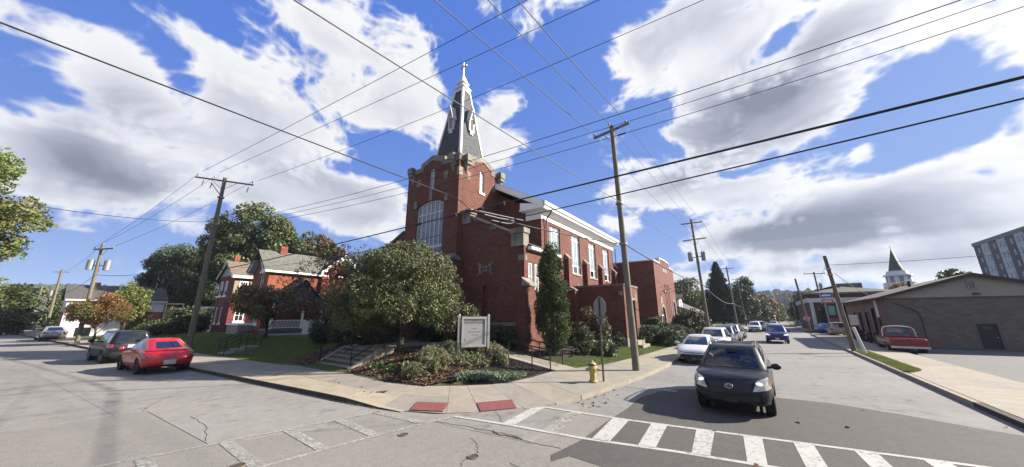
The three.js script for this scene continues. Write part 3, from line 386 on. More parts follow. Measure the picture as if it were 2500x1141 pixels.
  // portal under the tree
  { const d = part('door', onFace('z+', TZ, [fb(-20.58, -19.42, 0.75, 3.3, -0.3, -0.22), fb(-19.38, -18.22, 0.75, 3.3, -0.3, -0.22)]), mat([0.10, 0.022, 0.018], 0.6), c); for (const x of [-19.55, -19.25]) part('handle', onFace('z+', TZ, fb(x - 0.02, x + 0.02, 1.7, 1.95, -0.215, -0.17)), M.steel, d); part('fanlight', onFace('z+', TZ, sweep(archP(-20.6, -18.2, 3.34, 4.1, 0.74), 'z', -0.32, -0.26)), M.glassDark, d); }
  // corner buttress with hipped stone cap
  part('buttress', [bx(-17.42, -16.2, 0, 6.25, TZ - 0.2, TZ + 0.62), bx(-16.445, -16.2, 0, 6.25, TZ - 0.6, TZ - 0.2)], B, c);
  { const q = [[-17.5, TZ + 0.70], [-16.12, TZ + 0.70], [-16.12, TZ - 0.2], [-17.5, TZ - 0.2]], ap = [[-17.1, TZ + 0.003], [-16.5, TZ + 0.003]], v = [], t3 = (a, b, d) => v.push(...a, ...b, ...d), Q = q.map(([x, z]) => [x, 6.34, z]), L = q.map(([x, z]) => [x, 6.24, z]), A = ap.map(([x, z]) => [x, 6.78, z]);
    t3(Q[0], Q[1], A[1]); t3(Q[0], A[1], A[0]); t3(Q[1], Q[2], A[1]); t3(Q[3], Q[0], A[0]); for (let i = 0; i < 4; i++) { const a = L[i], b = L[(i + 1) % 4], e = Q[(i + 1) % 4], f = Q[i]; t3(a, b, e); t3(a, e, f); } const g = new THREE.BufferGeometry(); g.setAttribute('position', new THREE.Float32BufferAttribute(v, 3)); g.computeVertexNormals(); part('buttress_cap', g, M.stoneGrey, c); }
  part('buttress', [bx(-22.6, -21.4, 0, 6.25, TZ - 0.2, TZ + 0.62)], B, c); part('buttress_cap', bx(-22.68, -21.32, 6.253, 6.45, TZ - 0.2, TZ + 0.7), M.stoneGrey, c);

  // spire
  const sx = -19.2, sz = -19.1, wAt = (h) => 1.40 - 0.1463 * (h - 16.15), qp = (h, k = 0) => { const w = wAt(h) + k; return [[sx - w, h, sz + w], [sx + w, h, sz + w], [sx + w, h, sz - w], [sx - w, h, sz - w]]; };
  const frus = (h0, h1, k0 = 0, k1 = k0) => { const a = qp(h0, k0), b = qp(h1, k1), v = []; for (let i = 0; i < 4; i++) { const j = (i + 1) % 4; v.push(...a[i], ...a[j], ...b[j], ...a[i], ...b[j], ...b[i]); } v.push(...b[0], ...b[1], ...b[2], ...b[0], ...b[2], ...b[3]); const g = new THREE.BufferGeometry(); g.setAttribute('position', new THREE.Float32BufferAttribute(v, 3)); g.computeVertexNormals(); return g; };
  const sp = part('spire', frus(13.45, 22.7), M.slate, c);
  for (let i = 0; i < 4; i++) { const a = qp(13.5, 0.02)[i], b = qp(22.7, 0.02)[i], ax = Math.sign(a[0] - sx), az = Math.sign(a[2] - sz), w = 0.17, t = 0.03; // corner boards
    const bar = (P, Q, dx, dz) => { const g = []; const f = (p) => [[p[0], p[1], p[2]], [p[0] - dx * w, p[1], p[2] - dz * w]]; const [p0, p1] = f(P), [q0, q1] = f(Q); const n = dx ? [0, 0, az * t] : [ax * t, 0, 0], add = (p, k) => [p[0] + n[0] * k, p[1], p[2] + n[2] * k]; const v = []; const quad = (a1, b1, c1, d1) => v.push(...a1, ...b1, ...c1, ...a1, ...c1, ...d1); quad(add(p0, 1), add(p1, 1), add(q1, 1), add(q0, 1)); quad(add(p1, 1), add(p1, -1), add(q1, -1), add(q1, 1)); quad(add(p0, -1), add(p0, 1), add(q0, 1), add(q0, -1)); quad(add(p1, -1), add(p0, -1), add(q0, -1), add(q1, -1)); const gg = new THREE.BufferGeometry(); gg.setAttribute('position', new THREE.Float32BufferAttribute(v, 3)); gg.computeVertexNormals(); return gg; };
    part('corner_board', [bar(a, b, ax, 0), bar(a, b, 0, az)], new THREE.MeshStandardMaterial({ color: lin(0.78, 0.78, 0.76), roughness: 0.6, side: THREE.DoubleSide }), sp); }
  const wS = mat([0.76, 0.765, 0.76], 0.55), k2 = (h0, h1, w0, w1) => { const g = new THREE.CylinderGeometry(w1 * Math.SQRT2, w0 * Math.SQRT2, h1 - h0, 4, 1).rotateY(Math.PI / 4).translate(sx, (h0 + h1) / 2, sz); return g.toNonIndexed(); };
  part('spire_cap', [k2(22.3, 22.7, wAt(22.3) + 0.045, wAt(22.7) + 0.045), k2(22.7, 22.82, 0.56, 0.56), k2(22.82, 23.3, 0.46, 0.33), k2(23.3, 23.42, 0.44, 0.41), k2(23.42, 24.35, 0.36, 0.07)], wS, c);
  part('cross', [bx(sx - 0.05, sx + 0.05, 24.3, 25.75, sz - 0.05, sz + 0.05), bx(sx - 0.055, sx + 0.055, 25.22, 25.34, sz - 0.40, sz + 0.40).rotateY(0)].map((g, i) => (i ? g.translate(-sx, 0, -sz).rotateY(Math.PI / 2).translate(sx, 0, sz) : g)), mat([0.55, 0.52, 0.42], 0.4), c);
  // louvred gablets on the two faces in view
  for (const [face, sgn] of [['z+', 1], ['x+', 1]]) {
    const h0 = 17.95, f = face === 'z+' ? sz + wAt(17.95) + 0.06 : sx + wAt(17.95) + 0.06, m = face === 'z+' ? sx : -sz;
    const O = (g) => onFace(face, f, g), g0 = part('louvre_dormer', O([fb(m - 0.29, m - 0.22, 18.1, 19.35, -0.5, 0.1), fb(m + 0.22, m + 0.29, 18.1, 19.35, -0.5, 0.1), fb(m - 0.29, m + 0.29, 18.0, 18.1, -0.4, 0.14), fb(m - 0.17, m + 0.17, 17.72, 17.995, -0.3, 0.1), sweep([[m - 0.22, 19.3], [m + 0.22, 19.3], [m, 19.95]], 'z', -0.5, 0.06), fb(m - 0.23, m + 0.23, 19.20, 19.32, -0.4, 0.08)]), wS, sp);
    for (const s of [-1, 1]) part('dormer_roof', O(sweep([[m + s * 0.40, 18.98], [m + s * 0.33, 18.93], [m, 20.05], [m, 20.34]].map(([x, y]) => [x, y]), 'z', -0.75, 0.26)), new THREE.MeshStandardMaterial({ color: lin(0.74, 0.74, 0.73), roughness: 0.6, side: THREE.DoubleSide }), sp);
    for (let k = 0; k < 8; k++) part('louvre', O(fb(m - 0.22, m + 0.22, -0.02, 0.02, -0.07, 0.07).translate(-m, 0, 0).rotateX(0.6).translate(m, 18.2 + k * 0.13, 0.02)), wS, g0);
    part('dormer_void', O([fb(m - 0.22, m + 0.22, 18.1, 19.25, -0.3, -0.06)]), M.black, g0);
  }

  // wings either side of the tower: stepped-down parapets
  const wing = (X0, X1, s, front) => { // X1 = outer end
    const o = [[X0, 0], [X1, 0], [X1, 7.55], [X1 - s * 0.9, 7.62], [X0 + s * 0.85, 9.35], [X0, 9.35]]; return o; };
  const WZ = -16.85, WX = -11.1;
  part('front_wall', [wallF('z+', WZ, wing(-16.84, WX, 1), [archP(-14.40, -13.96, 2.45, 4.46, 0.22)], 0.4), bx(-14.5, -13.86, 2.35, 4.55, WZ - 0.38, WZ - 0.14)], B, c); part('front_wall', wallF('z+', WZ, [[-22.0, 0], [-27.7, 0], [-27.7, 7.55], [-26.8, 7.62], [-22.9, 9.35], [-22.0, 9.35]].reverse(), [], 0.4), B, c);
  { const ring = []; for (let i = 0; i <= 10; i++) { const t = i / 10 * Math.PI; ring.push(onFace('z+', WZ, fb(-0.035, 0.035, 0, 0.2, -0.05, 0.012).rotateZ(t - Math.PI / 2).translate(-14.18 + 0.23 * Math.cos(t), 4.24 + 0.23 * Math.sin(t), 0))); } part('arch_course', ring, B, c, { kind: 'stuff' }); }
  const slope = (x0, y0, x1, y1, t) => sweep([[x0, y0], [x1, y1], [x1, y1 + t], [x0, y0 + t]], 'z', WZ - 0.46, WZ + 0.07);
  part('coping', slope(-15.56, 9.31, -12.0, 7.64, 0.15), S, c); part('coping', slope(-23.2, 9.31, -26.8, 7.64, 0.15), S, c);
  part('kneeler', [bx(-12.02, WX + 0.02, 6.75, 7.58, WZ - 0.5, WZ + 0.10), bx(-12.08, WX + 0.09, 7.58, 7.90, WZ - 0.55, WZ + 0.16)], S, c);
  part('kneeler', [bx(-16.43, -15.6, 8.92, 9.62, WZ - 0.42, WZ + 0.08), bx(-16.43, -15.5, 9.62, 9.95, WZ - 0.46, WZ + 0.14)], S, c);
  part('kneeler', [bx(-27.7, -26.8, 6.75, 7.9, WZ - 0.5, WZ + 0.1)], S, c);
  block('z+', WZ, -13.85, -13.25, 8.15, 8.36, 0.015, M.stoneGrey); block('z+', WZ, -11.55, -11.12, 5.85, 6.2); part('stone_block', bx(-11.35, WX + 0.022, 5.85, 6.2, WZ - 0.3, WZ - 0.1), S, c);
  part('stone_course', [bx(-16.18, WX + 0.04, 1.94, 2.14, WZ - 0.1, WZ + 0.04), bx(WX - 0.1, WX + 0.045, 1.935, 2.135, -21.1, WZ - 0.105)], S, c);
  // quatrefoil panel
  { const q = (pts, d) => onFace('z+', WZ, sweep(pts, 'z', -0.05, d)), mx = -14.22, my = 5.55, P = thing; const side = (s) => { const p = []; for (let i = -5; i <= 5; i++) { const t = i / 5 * 0.95; p.push([mx + s * (0.37 * Math.cos(t)), my + 0.37 * Math.sin(t)]); } return [[mx + s * 0.52, my - 0.30], ...p, [mx + s * 0.52, my + 0.30]]; };
    for (const s of [-1, 1]) { part('panel_stone', q(side(s), 0.02), S, c); for (const t of [-1, 1]) part('panel_stone', q(rectP(mx + s * 0.58 - 0.065, mx + s * 0.58 + 0.065, my + t * 0.36 - 0.065, my + t * 0.36 + 0.065), 0.02), S, c); }
    for (let k = 0; k < 4; k++) { const p = [[0.045, 0.045]]; for (let i = 0; i <= 5; i++) { const t = 0.19 + i / 5 * (Math.PI / 2 - 0.38); p.push([0.24 * Math.cos(t), 0.24 * Math.sin(t)]); } const a = k * Math.PI / 2; part('panel_stone', q(p.map(([x, y]) => [mx + x * Math.cos(a) - y * Math.sin(a), my + x * Math.sin(a) + y * Math.cos(a)]), 0.02), S, c); } }
  // wing side wall, windows, eave, roof
  part('side_wall', [wallF('x+', WX, [[17.255, 0], [21.2, 0], [21.2, 6.55], [17.255, 6.55]], [rectP(17.30, 17.82, 4.12, 5.75), rectP(18.05, 18.57, 4.12, 5.75), rectP(17.32, 17.86, 1.62, 2.82)], 0.35), bx(-26.1, -11.5, 0.1, 6.3, -21.0, -20.9)], B, c);
  windowF(c, 'x+', WX, 17.30, 17.82, 4.12, 5.75, { rows: [4.9], fw: 0.08, rec: 0.07, pane: M.frost, sill: S }); windowF(c, 'x+', WX, 18.05, 18.57, 4.12, 5.75, { rows: [4.9], fw: 0.08, rec: 0.07, pane: M.frost, sill: S }); windowF(c, 'x+', WX, 17.32, 17.86, 1.62, 2.82, { rows: [2.25], fw: 0.08, rec: 0.07, pane: M.frost });
  part('buttress', [bx(WX - 0.5, WX + 0.26, 0, 4.25, WZ - 0.75, WZ + 0.22)], B, c); part('buttress_cap', [sweep([[WX - 0.02, 4.253], [WX + 0.32, 4.253], [WX + 0.32, 4.33], [WX - 0.02, 4.78]], 'z', WZ - 0.82, WZ + 0.28)], S, c);
  part('wing_eave', [bx(WX - 0.05, WX + 0.30, 6.56, 6.76, -21.2, WZ - 0.42)], M.white, c);
  part('wing_roof', sweep([[WX + 0.34, 6.765], [WX + 0.34, 6.80], [-16.5, 9.25], [-16.5, 9.2]], 'z', -21.2, WZ - 0.44), M.shingleDark, c); part('wing_roof', [sweep([[-27.9, 6.765], [-27.9, 6.80], [-22.3, 9.25], [-22.3, 9.2]], 'z', -21.2, WZ - 0.44)], M.shingleDark, c);

  // nave
  const NX = -12.4, NL = -26.4, NZ0 = -21.2, NZ1 = -37.06, wins = [[22.46, 24.24], [26.34, 28.09], [30.12, 31.88], [33.9, 35.7]], low = [[26.72, 27.92], [30.5, 31.7]];
  part('nave_wall', [wallF('x+', NX, [[21.2, 0], [37.06, 0], [37.06, 9.73], [21.2, 9.73]], [...wins.map(([a, b]) => rectP(a, b, 6.1, 9.55)), ...low.map(([a, b]) => rectP(a, b, 2.1, 4.63))], 0.4),
    wallF('z+', NZ0, [[NL, 0], [NX - 0.405, 0], [NX - 0.405, 10.4], [-19.4, 14.2], [NL, 10.4]], [], 0.4), bx(NL, NL + 0.4, 0, 9.73, NZ1, NZ0 - 0.405), wallF('z-', NZ1, [[12.805, 0], [26.4 - 0.405, 0], [26.4 - 0.405, 10.4], [19.4, 14.2], [12.805, 10.4]], [], 0.4)], B, c);
  wins.forEach(([a, b]) => { const w = windowF(c, 'x+', NX, a, b, 6.1, 9.55, { cols: [lerp(a, b, 0.28), lerp(a, b, 0.72)], rows: [6.78, 9.08], fw: 0.085, bar: 0.06, rec: 0.14, pane: M.frost, sill: S, dark: (i, j) => j === 0 && i === 1 }); });
  low.forEach(([a, b]) => { windowF(c, 'x+', NX, a, b, 2.1, 4.63, { cols: 1, rows: [3.35], fw: 0.13, bar: 0.1, rec: 0.05, pane: M.glassWin }); part('keystone', onFace('x+', NX, sweep([[(a + b) / 2 - 0.12, 4.72], [(a + b) / 2 + 0.12, 4.72], [(a + b) / 2 + 0.17, 5.25], [(a + b) / 2 - 0.17, 5.25]], 'z', -0.1, 0.04)), S, c); });
  for (const u of [25.25, 29.02, 32.8, 36.75]) { part('buttress', onFace('x+', NX, [fb(u - 0.31, u + 0.31, 4.5, 7.12, -0.1, 0.36), fb(u - 0.31, u + 0.31, 0, 4.505, -0.1, 0.82)]), B, c); part('buttress_cap', wedgeCap('x+', NX, u - 0.31, u + 0.31, 7.123, 7.62, 0.37), S, c); part('buttress_cap', wedgeCap('x+', NX, u - 0.31, u + 0.31, 4.508, 5.0, 0.83), S, c); part('stone_course', onFace('x+', NX, fb(u - 0.34, u + 0.34, 1.92, 2.10, -0.1, 0.86)), S, c); }
  for (const [a, b] of [[21.25, 24.88], [25.62, 28.66], [29.38, 32.44], [33.17, 36.38]]) part('stone_course', onFace('x+', NX, fb(a, b, 1.92, 2.10, -0.1, 0.045)), S, c);
  // white frieze, boxed eave, gutter, rakes
  const W = M.white;
  part('frieze', [bx(NX - 0.05, NX + 0.07, 9.735, 10.42, NZ1 - 0.06, NZ0 + 0.0), bx(NX - 1.35, NX + 0.067, 9.737, 10.418, NZ0 + 0.003, NZ0 + 0.07)], W, c);
  part('soffit', [bx(NX - 0.05, NX + 0.62, 10.42, 10.55, NZ1 - 0.35, NZ0 + 0.62), bx(NX - 1.6, NX - 0.055, 10.421, 10.55, NZ0 - 0.1, NZ0 + 0.62), sweep([[NX + 0.60, 10.42], [NX + 0.60, 10.4], [NX + 0.09, 10.1], [NX + 0.075, 10.42]], 'z', NZ1 - 0.06, NZ0 + 0.05)], W, c);
  part('gutter', [sweep([[NX + 0.55, 10.555], [NX + 0.72, 10.62], [NX + 0.76, 10.88], [NX + 0.52, 10.88]], 'z', NZ1 - 0.38, NZ0 + 0.65)], M.whiteOld, c);
  const rk = (s, y0, y1, z0, z1) => sweep([[-19.4 + s * 0.0, 14.62 + y0], [-19.4 + s * 7.62, 10.47 + y0], [-19.4 + s * 7.62, 10.47 + y1], [-19.4, 14.62 + y1]], 'z', z0, z1);
  part('rake', [rk(1, 0.02, 0.40, NZ0 + 0.52, NZ0 + 0.62), rk(1, -0.12, 0.019, NZ0 + 0.02, NZ0 + 0.60), rk(-1, 0.02, 0.40, NZ0 + 0.52, NZ0 + 0.62), rk(-1, -0.12, 0.019, NZ0 + 0.02, NZ0 + 0.60), sweep([[NX - 1.6, 10.55], [NX + 0.60, 10.55], [NX + 0.55, 10.72], [NX - 1.6, 11.15]], 'z', NZ0 + 0.3, NZ0 + 0.5)], W, c);
  part('nave_roof', [rk(1, 0.24, 0.43, NZ1 - 0.4, NZ0 + 0.51), rk(-1, 0.24, 0.43, NZ1 - 0.4, NZ0 + 0.51)], M.shingleDark, c);
  part('downspout', [tube([[NX + 0.62, 10.5, -21.75], [NX + 0.55, 10.2, -21.75], [NX + 0.2, 9.85, -21.75], [NX + 0.14, 9.5, -21.75], [NX + 0.14, 1, -21.75]], 0.055, 40, 8)], M.black, c);
  part('downspout', [tube([[NX + 0.2, 8.3, -36.2], [NX + 0.55, 7.6, -36.5], [NX + 0.42, 7.2, -37.3], [NX + 0.42, 4.9, -37.3]], 0.05, 24, 6), rod([NX + 0.3, 9.9, -37.1], [NX + 0.3, 7.6, -37.1], 0.045)], M.blackMetal, c);

  // low entrance block
  const EX = -8.0, E0 = 25.85, E1 = 29.5;
  part('entry_wall', [wallF('x+', EX, [[E0, 0], [E1, 0], [E1, 4.78], [E0, 4.78]], [rectP(26.75, 28.6, 0.7, 3.75)], 0.35), bx(NX, EX - 0.355, 0, 4.78, -E0 - 0.35, -E0), bx(NX, EX - 0.355, 0, 4.78, -E1, -E1 + 0.35), bx(NX, EX - 0.36, 4.5, 4.7, -E1 + 0.36, -E0 - 0.36), bx(-9.2, -9.1, 0.7, 3.8, -28.7, -26.7)], B, c);
  part('coping', [bx(NX, EX + 0.06, 4.785, 4.93, -E1 - 0.06, -E0 + 0.06)], M.stoneGrey, c);
  part('stone_base', [bx(NX, EX + 0.035, 0.1, 0.92, -E0 - 0.2, -E0 + 0.035), bx(EX - 0.2, EX + 0.034, 0.1, 0.92, -26.7, -E0 - 0.21)], S, c);
  block('x+', EX, 26.3, 26.65, 3.75, 4.35); block('x+', EX, 28.75, 29.1, 3.75, 4.35); block('z+', -E0, -8.4, -8.05, 4.05, 4.35);
  { const d = part('door', onFace('x+', EX, [fb(26.85, 27.65, 0.72, 3.0, -0.3, -0.24), fb(27.70, 28.5, 0.72, 3.0, -0.3, -0.24)]), mat([0.22, 0.21, 0.2], 0.5), c); part('transom', onFace('x+', EX, fb(26.85, 28.5, 3.08, 3.68, -0.3, -0.25)), M.glassDark, d); part('lintel', onFace('x+', EX, fb(26.7, 28.65, 3.75, 3.95, -0.2, 0.03)), S, d); }
  const es = part('entry_step', [bx(EX, EX + 0.5, 0.1, 0.68, -28.7, -26.7), bx(EX + 0.5, EX + 0.85, 0.1, 0.42, -28.7, -26.7)], M.walk, c); for (const z of [-28.65, -26.75]) part('handrail', [tube([[EX + 0.05, 1.55, z], [EX + 0.5, 1.5, z], [EX + 0.85, 1.2, z]], 0.025, 12), rod([EX + 0.1, 0.6, z], [EX + 0.1, 1.55, z], 0.02), rod([EX + 0.83, 0.3, z], [EX + 0.83, 1.22, z], 0.02)], M.blackMetal, es);
}

// ---------------------------------------------------------------- brick hall beyond the church
{
  const c = thing('brick_hall', 'flat-fronted red brick hall with stepped white-edged parapet beyond the church', 'building', [-14, 0, -44]), X = -8.5, B = M.brickHall, u0 = 38.75, u1 = 49.5;
  part('wall', [wallF('x+', X, [[u0, 0], [u1, 0], [u1, 8.5], [46.8, 8.5], [46.8, 9.08], [44.3, 9.15], [41.7, 9.08], [41.7, 8.5], [u0, 8.5]], [archP(40.3, 42.2, 0.9, 3.55, 0.95), archP(47.1, 48.5, 1.9, 4.35, 0.7), rectP(43.2, 43.45, 2.2, 6.2), rectP(44.0, 44.25, 2.2, 6.2), rectP(44.8, 45.05, 2.2, 6.2), rectP(45.6, 45.85, 2.2, 6.2)], 0.4), bx(-24, X - 0.405, 0, 8.5, -u0 - 0.4, -u0), bx(-24, X - 0.405, 0, 8.5, -u1, -u1 + 0.4), bx(-24, -23.6, 0, 8.5, -u1 + 0.41, -u0 - 0.41), bx(X - 0.4, X - 0.08, 2.1, 6.3, -46, -43)], B, c);
  part('roof', bx(-23.6, X - 0.41, 8.0, 8.1, -u1 + 0.41, -u0 - 0.41), M.shingleDark, c);
  part('coping', [...[[u0 - 0.05, 41.64, 8.5], [46.86, u1 + 0.05, 8.5]].map(([a, b, y]) => onFace('x+', X, fb(a, b, y + 0.003, y + 0.12, -0.44, 0.05))), onFace('x+', X, sweep([[41.64, 8.503], [41.78, 8.503], [41.78, 9.08], [44.3, 9.15], [46.72, 9.08], [46.72, 8.503], [46.86, 8.503], [46.86, 9.2], [44.3, 9.27], [41.64, 9.2]], 'z', -0.44, 0.06)), bx(-24.05, X - 0.445, 8.503, 8.6, -u0 - 0.42, -u0 + 0.05)], M.whiteOld, c);
  part('name_stone', onFace('x+', X, fb(43.0, 45.45, 7.65, 8.12, -0.05, 0.03)), M.stone, c); part('stone_block', onFace('x+', X, fb(40.45, 41.25, 3.92, 4.62, -0.05, 0.03)), M.stone, c);
  const arch = (a0, a1, y0, y1, r, t) => onFace('x+', X, sweep(archP(a0 - t, a1 + t, y0, y1 + t, r + t), 'z', -0.1, 0.05, [archP(a0, a1, y0 + 0.001, y1, r)])); part('door_surround', arch(40.3, 42.2, 0.9, 3.55, 0.95, 0.3), M.stone, c); part('window_surround', arch(47.1, 48.5, 1.9, 4.35, 0.7, 0.22), M.stone, c);
  windowF(c, 'x+', X, 40.3, 42.2, 0.9, 3.55, { name: 'door', cols: 2, rows: [1.7, 2.6], rise: 0.95, fw: 0.1, bar: 0.09, rec: 0.18, pane: M.glassWin, frame: M.white }); windowF(c, 'x+', X, 47.1, 48.5, 1.9, 4.35, { cols: 2, rows: [2.9], rise: 0.7, fw: 0.08, rec: 0.14, pane: M.frost, frame: M.white });
  { const l = part('wall_lamp', [rod([X, 5.15, -41.0], [X + 0.35, 5.3, -41.0], 0.025)], M.blackMetal, c); part('lamp_head', new THREE.SphereGeometry(0.14, 10, 8).translate(X + 0.4, 5.16, -41.0), M.galv, l); }
  const st = part('entry_step', [bx(X, X + 1.2, 0.2, 0.9, -42.6, -39.9), bx(X + 1.2, X + 1.55, 0.2, 0.7, -42.6, -39.9), bx(X + 1.55, X + 1.9, 0.1, 0.5, -42.6, -39.9), bx(X + 1.9, X + 2.2, 0.1, 0.3, -42.6, -39.9)], M.walk, c); for (const z of [-42.5, -40]) part('handrail', [tube([[X + 0.1, 1.8, z], [X + 1.2, 1.75, z], [X + 2.2, 1.1, z]], 0.025, 12), rod([X + 0.2, 0.8, z], [X + 0.2, 1.8, z], 0.02), rod([X + 2.15, 0.2, z], [X + 2.15, 1.12, z], 0.02)], M.blackMetal, st);
}

// ---------------------------------------------------------------- houses on the left
const gableZ = (x0, x1, eave, ridge, z0, z1, t = 0.14, over = 0.3) => { const m = (x0 + x1) / 2, k = (ridge - eave) / (m - x0); return [sweep([[x0 - over, eave - k * over], [m, ridge], [m, ridge + t], [x0 - over, eave - k * over + t]], 'z', z0, z1), sweep([[m, ridge], [x1 + over, eave - k * over], [x1 + over, eave - k * over + t], [m, ridge + t]], 'z', z0, z1)]; };
const gableX = (z0, z1, eave, ridge, x0, x1, t = 0.14, over = 0.3) => { const m = (z0 + z1) / 2, k = (ridge - eave) / (z1 - m); return [sweep([[z0 - over, eave - k * over], [m, ridge], [m, ridge + t], [z0 - over, eave - k * over + t]], 'x', x0, x1), sweep([[m, ridge], [z1 + over, eave - k * over], [z1 + over, eave - k * over + t], [m, ridge + t]], 'x', x0, x1)]; };
{
  const c = thing('brick_house', 'orange brick house with grey gabled roof and white side porch, left of the church', 'house', [-38, 0.8, -15]);
  const B = M.brickHouse, X = -36, Zf = -12, W = M.white;
  part('wall', [wallF('z+', Zf, [[-39.9, 0.5], [X, 0.5], [X, 6.85], [-37.95, 8.6], [-39.9, 6.85]], [rectP(-37.95, -36.95, 4.95, 6.45), rectP(-37.75, -37.1, 6.85, 7.75), rectP(-38, -36.9, 1.8, 3.7)], 0.3), bx(X - 0.3, X, 0.5, 6.85, -21, Zf - 0.305), bx(-39.9, -39.6, 0.5, 6.85, -21, Zf - 0.305), bx(-39.59, X - 0.31, 0.5, 6.85, -21, -20.7)], B, c);
  windowF(c, 'z+', Zf, -37.95, -36.95, 4.95, 6.45, { cols: 2, rows: [5.7], sill: M.white }); windowF(c, 'z+', Zf, -37.75, -37.1, 6.85, 7.75, { rows: [7.3], sill: M.white }); windowF(c, 'z+', Zf, -38, -36.9, 1.8, 3.7, { cols: 2, rows: [2.8], sill: M.white });
  part('window_hood', onFace('z+', Zf, [fb(-38.05, -36.85, 6.46, 6.62, 0, 0.1)]), W, c);
  const rf = gableZ(-39.9, X, 6.9, 8.6, -21.3, Zf + 0.55); part('roof_slope', rf[0], M.shingleGrey, c); part('roof_slope', rf[1], M.shingleGrey, c);
  part('eave_board', bx(X + 0.02, X + 0.36, 6.45, 6.62, -21.2, Zf + 0.45), W, c); part('eave_board', bx(-40.26, -39.92, 6.45, 6.62, -21.2, Zf + 0.45), W, c);
  part('gable_trim', [sweep([[-40.2, 6.55], [-39.4, 6.75], [-38.6, 7.75], [-39.2, 7.55]].reverse(), 'z', Zf + 0.05, Zf + 0.5), sweep([[-35.7, 6.55], [-36.5, 6.75], [-37.3, 7.75], [-36.7, 7.55]], 'z', Zf + 0.05, Zf + 0.5)], mat([0.5, 0.53, 0.55], 0.7), c);
  part('chimney', bx(-38.2, -37.6, 8.2, 9.3, -13.8, -13.2), M.brickHouse, c);
  // rear cross gable with white bargeboard
  part('rear_wing_wall', wallF('x+', X + 0.35, [[16.6, 0.5], [20.6, 0.5], [20.6, 6.9], [18.6, 8.7], [16.6, 6.9]], [], 0.3), B, c);
  part('rear_roof', gableX(-20.6, -16.6, 6.95, 8.75, -39, X + 0.7), M.shingleGrey, c);
  for (const s of [-1, 1]) part('bargeboard', onFace('x+', X + 0.38, sweep([[18.6 + s * 2.35, 6.5], [18.6 + s * 2.3, 6.95], [18.6, 9.0], [18.6, 8.45]], 'z', 0.28, 0.36)), W, c);
  part('chimney', bx(-37.4, -36.8, 8.0, 10.0, -19.2, -18.5), M.brickOld, c);
  // side porch
  const PX = -33.96, P0 = 11.95, P1 = 17.6, pch = part('porch_floor', [bx(X, PX, 1.18, 1.42, -P1, -P0), bx(X, PX - 0.15, 0.6, 1.18, -P1 + 0.1, -P0 - 0.1)], mat([0.17, 0.19, 0.22], 0.7), c);
  part('porch_base', onFace('x+', PX, [fb(P0, P1, 0.55, 1.05, -0.12, 0.01)]), M.whiteOld, c);
  const posts = [12.1, 14.55, 16.2, 17.5]; for (const u of posts) part('porch_post', [bx(PX - 0.2, PX - 0.04, 1.42, 3.75, -u - 0.08, -u + 0.08)], W, c);
  part('porch_pedestal', bx(PX - 0.45, PX + 0.03, 0.6, 2.2, -15.15, -14.65), W, c);
  { const bal = []; for (let u = 12.25; u < 17.4; u += 0.115) bal.push(fb(u - 0.015, u + 0.015, 1.55, 2.10, -0.13, -0.1)); const r = part('porch_rail', onFace('x+', PX, [fb(12.1, 17.5, 2.10, 2.18, -0.16, -0.07), fb(12.1, 17.5, 1.49, 1.55, -0.15, -0.08)]), W, c); part('baluster', onFace('x+', PX, bal), W, r, { kind: 'stuff' }); }
  part('porch_beam', bx(PX - 0.25, PX, 3.75, 4.0, -P1, -P0), W, c);
  part('porch_roof', [sweep([[PX + 0.35, 3.95], [PX + 0.35, 4.06], [X, 4.75], [X, 4.6]], 'z', -P1 - 0.2, -P0 + 0.3)], M.shingleGrey, c);
  part('porch_gable', [wallF('x+', PX - 0.1, [[12.7, 4.02], [15.9, 4.02], [14.3, 5.75]], [], 0.1)], mat([0.11, 0.13, 0.15], 0.8), c); part('porch_gable_roof', gableX(-15.9, -12.7, 4.1, 5.85, X, PX + 0.15, 0.1, 0.25), M.shingleGrey, c);
  part('cellar_stair', [bx(-40.6, -37.6, 0.4, 1.7, -12.6, -10.9)], mat([0.33, 0.32, 0.27], 0.8), c); part('cellar_cap', bx(-40.7, -37.5, 1.703, 1.86, -12.65, -10.8), W, c);
  for (let k = 0; k < 6; k++) part('board', bx(-40.5, -37.7, 0.62 + k * 0.18, 0.76 + k * 0.18, -10.9, -10.87), M.cream, c);
  part('porch_seat', [bx(-35, -34.5, 1.85, 1.93, -14.1, -12.9), bx(-35.02, -34.92, 1.42, 1.85, -14.0, -13.9), bx(-35.02, -34.92, 1.42, 1.85, -13.1, -13.0)], mat([0.32, 0.12, 0.045], 0.7), c);
}
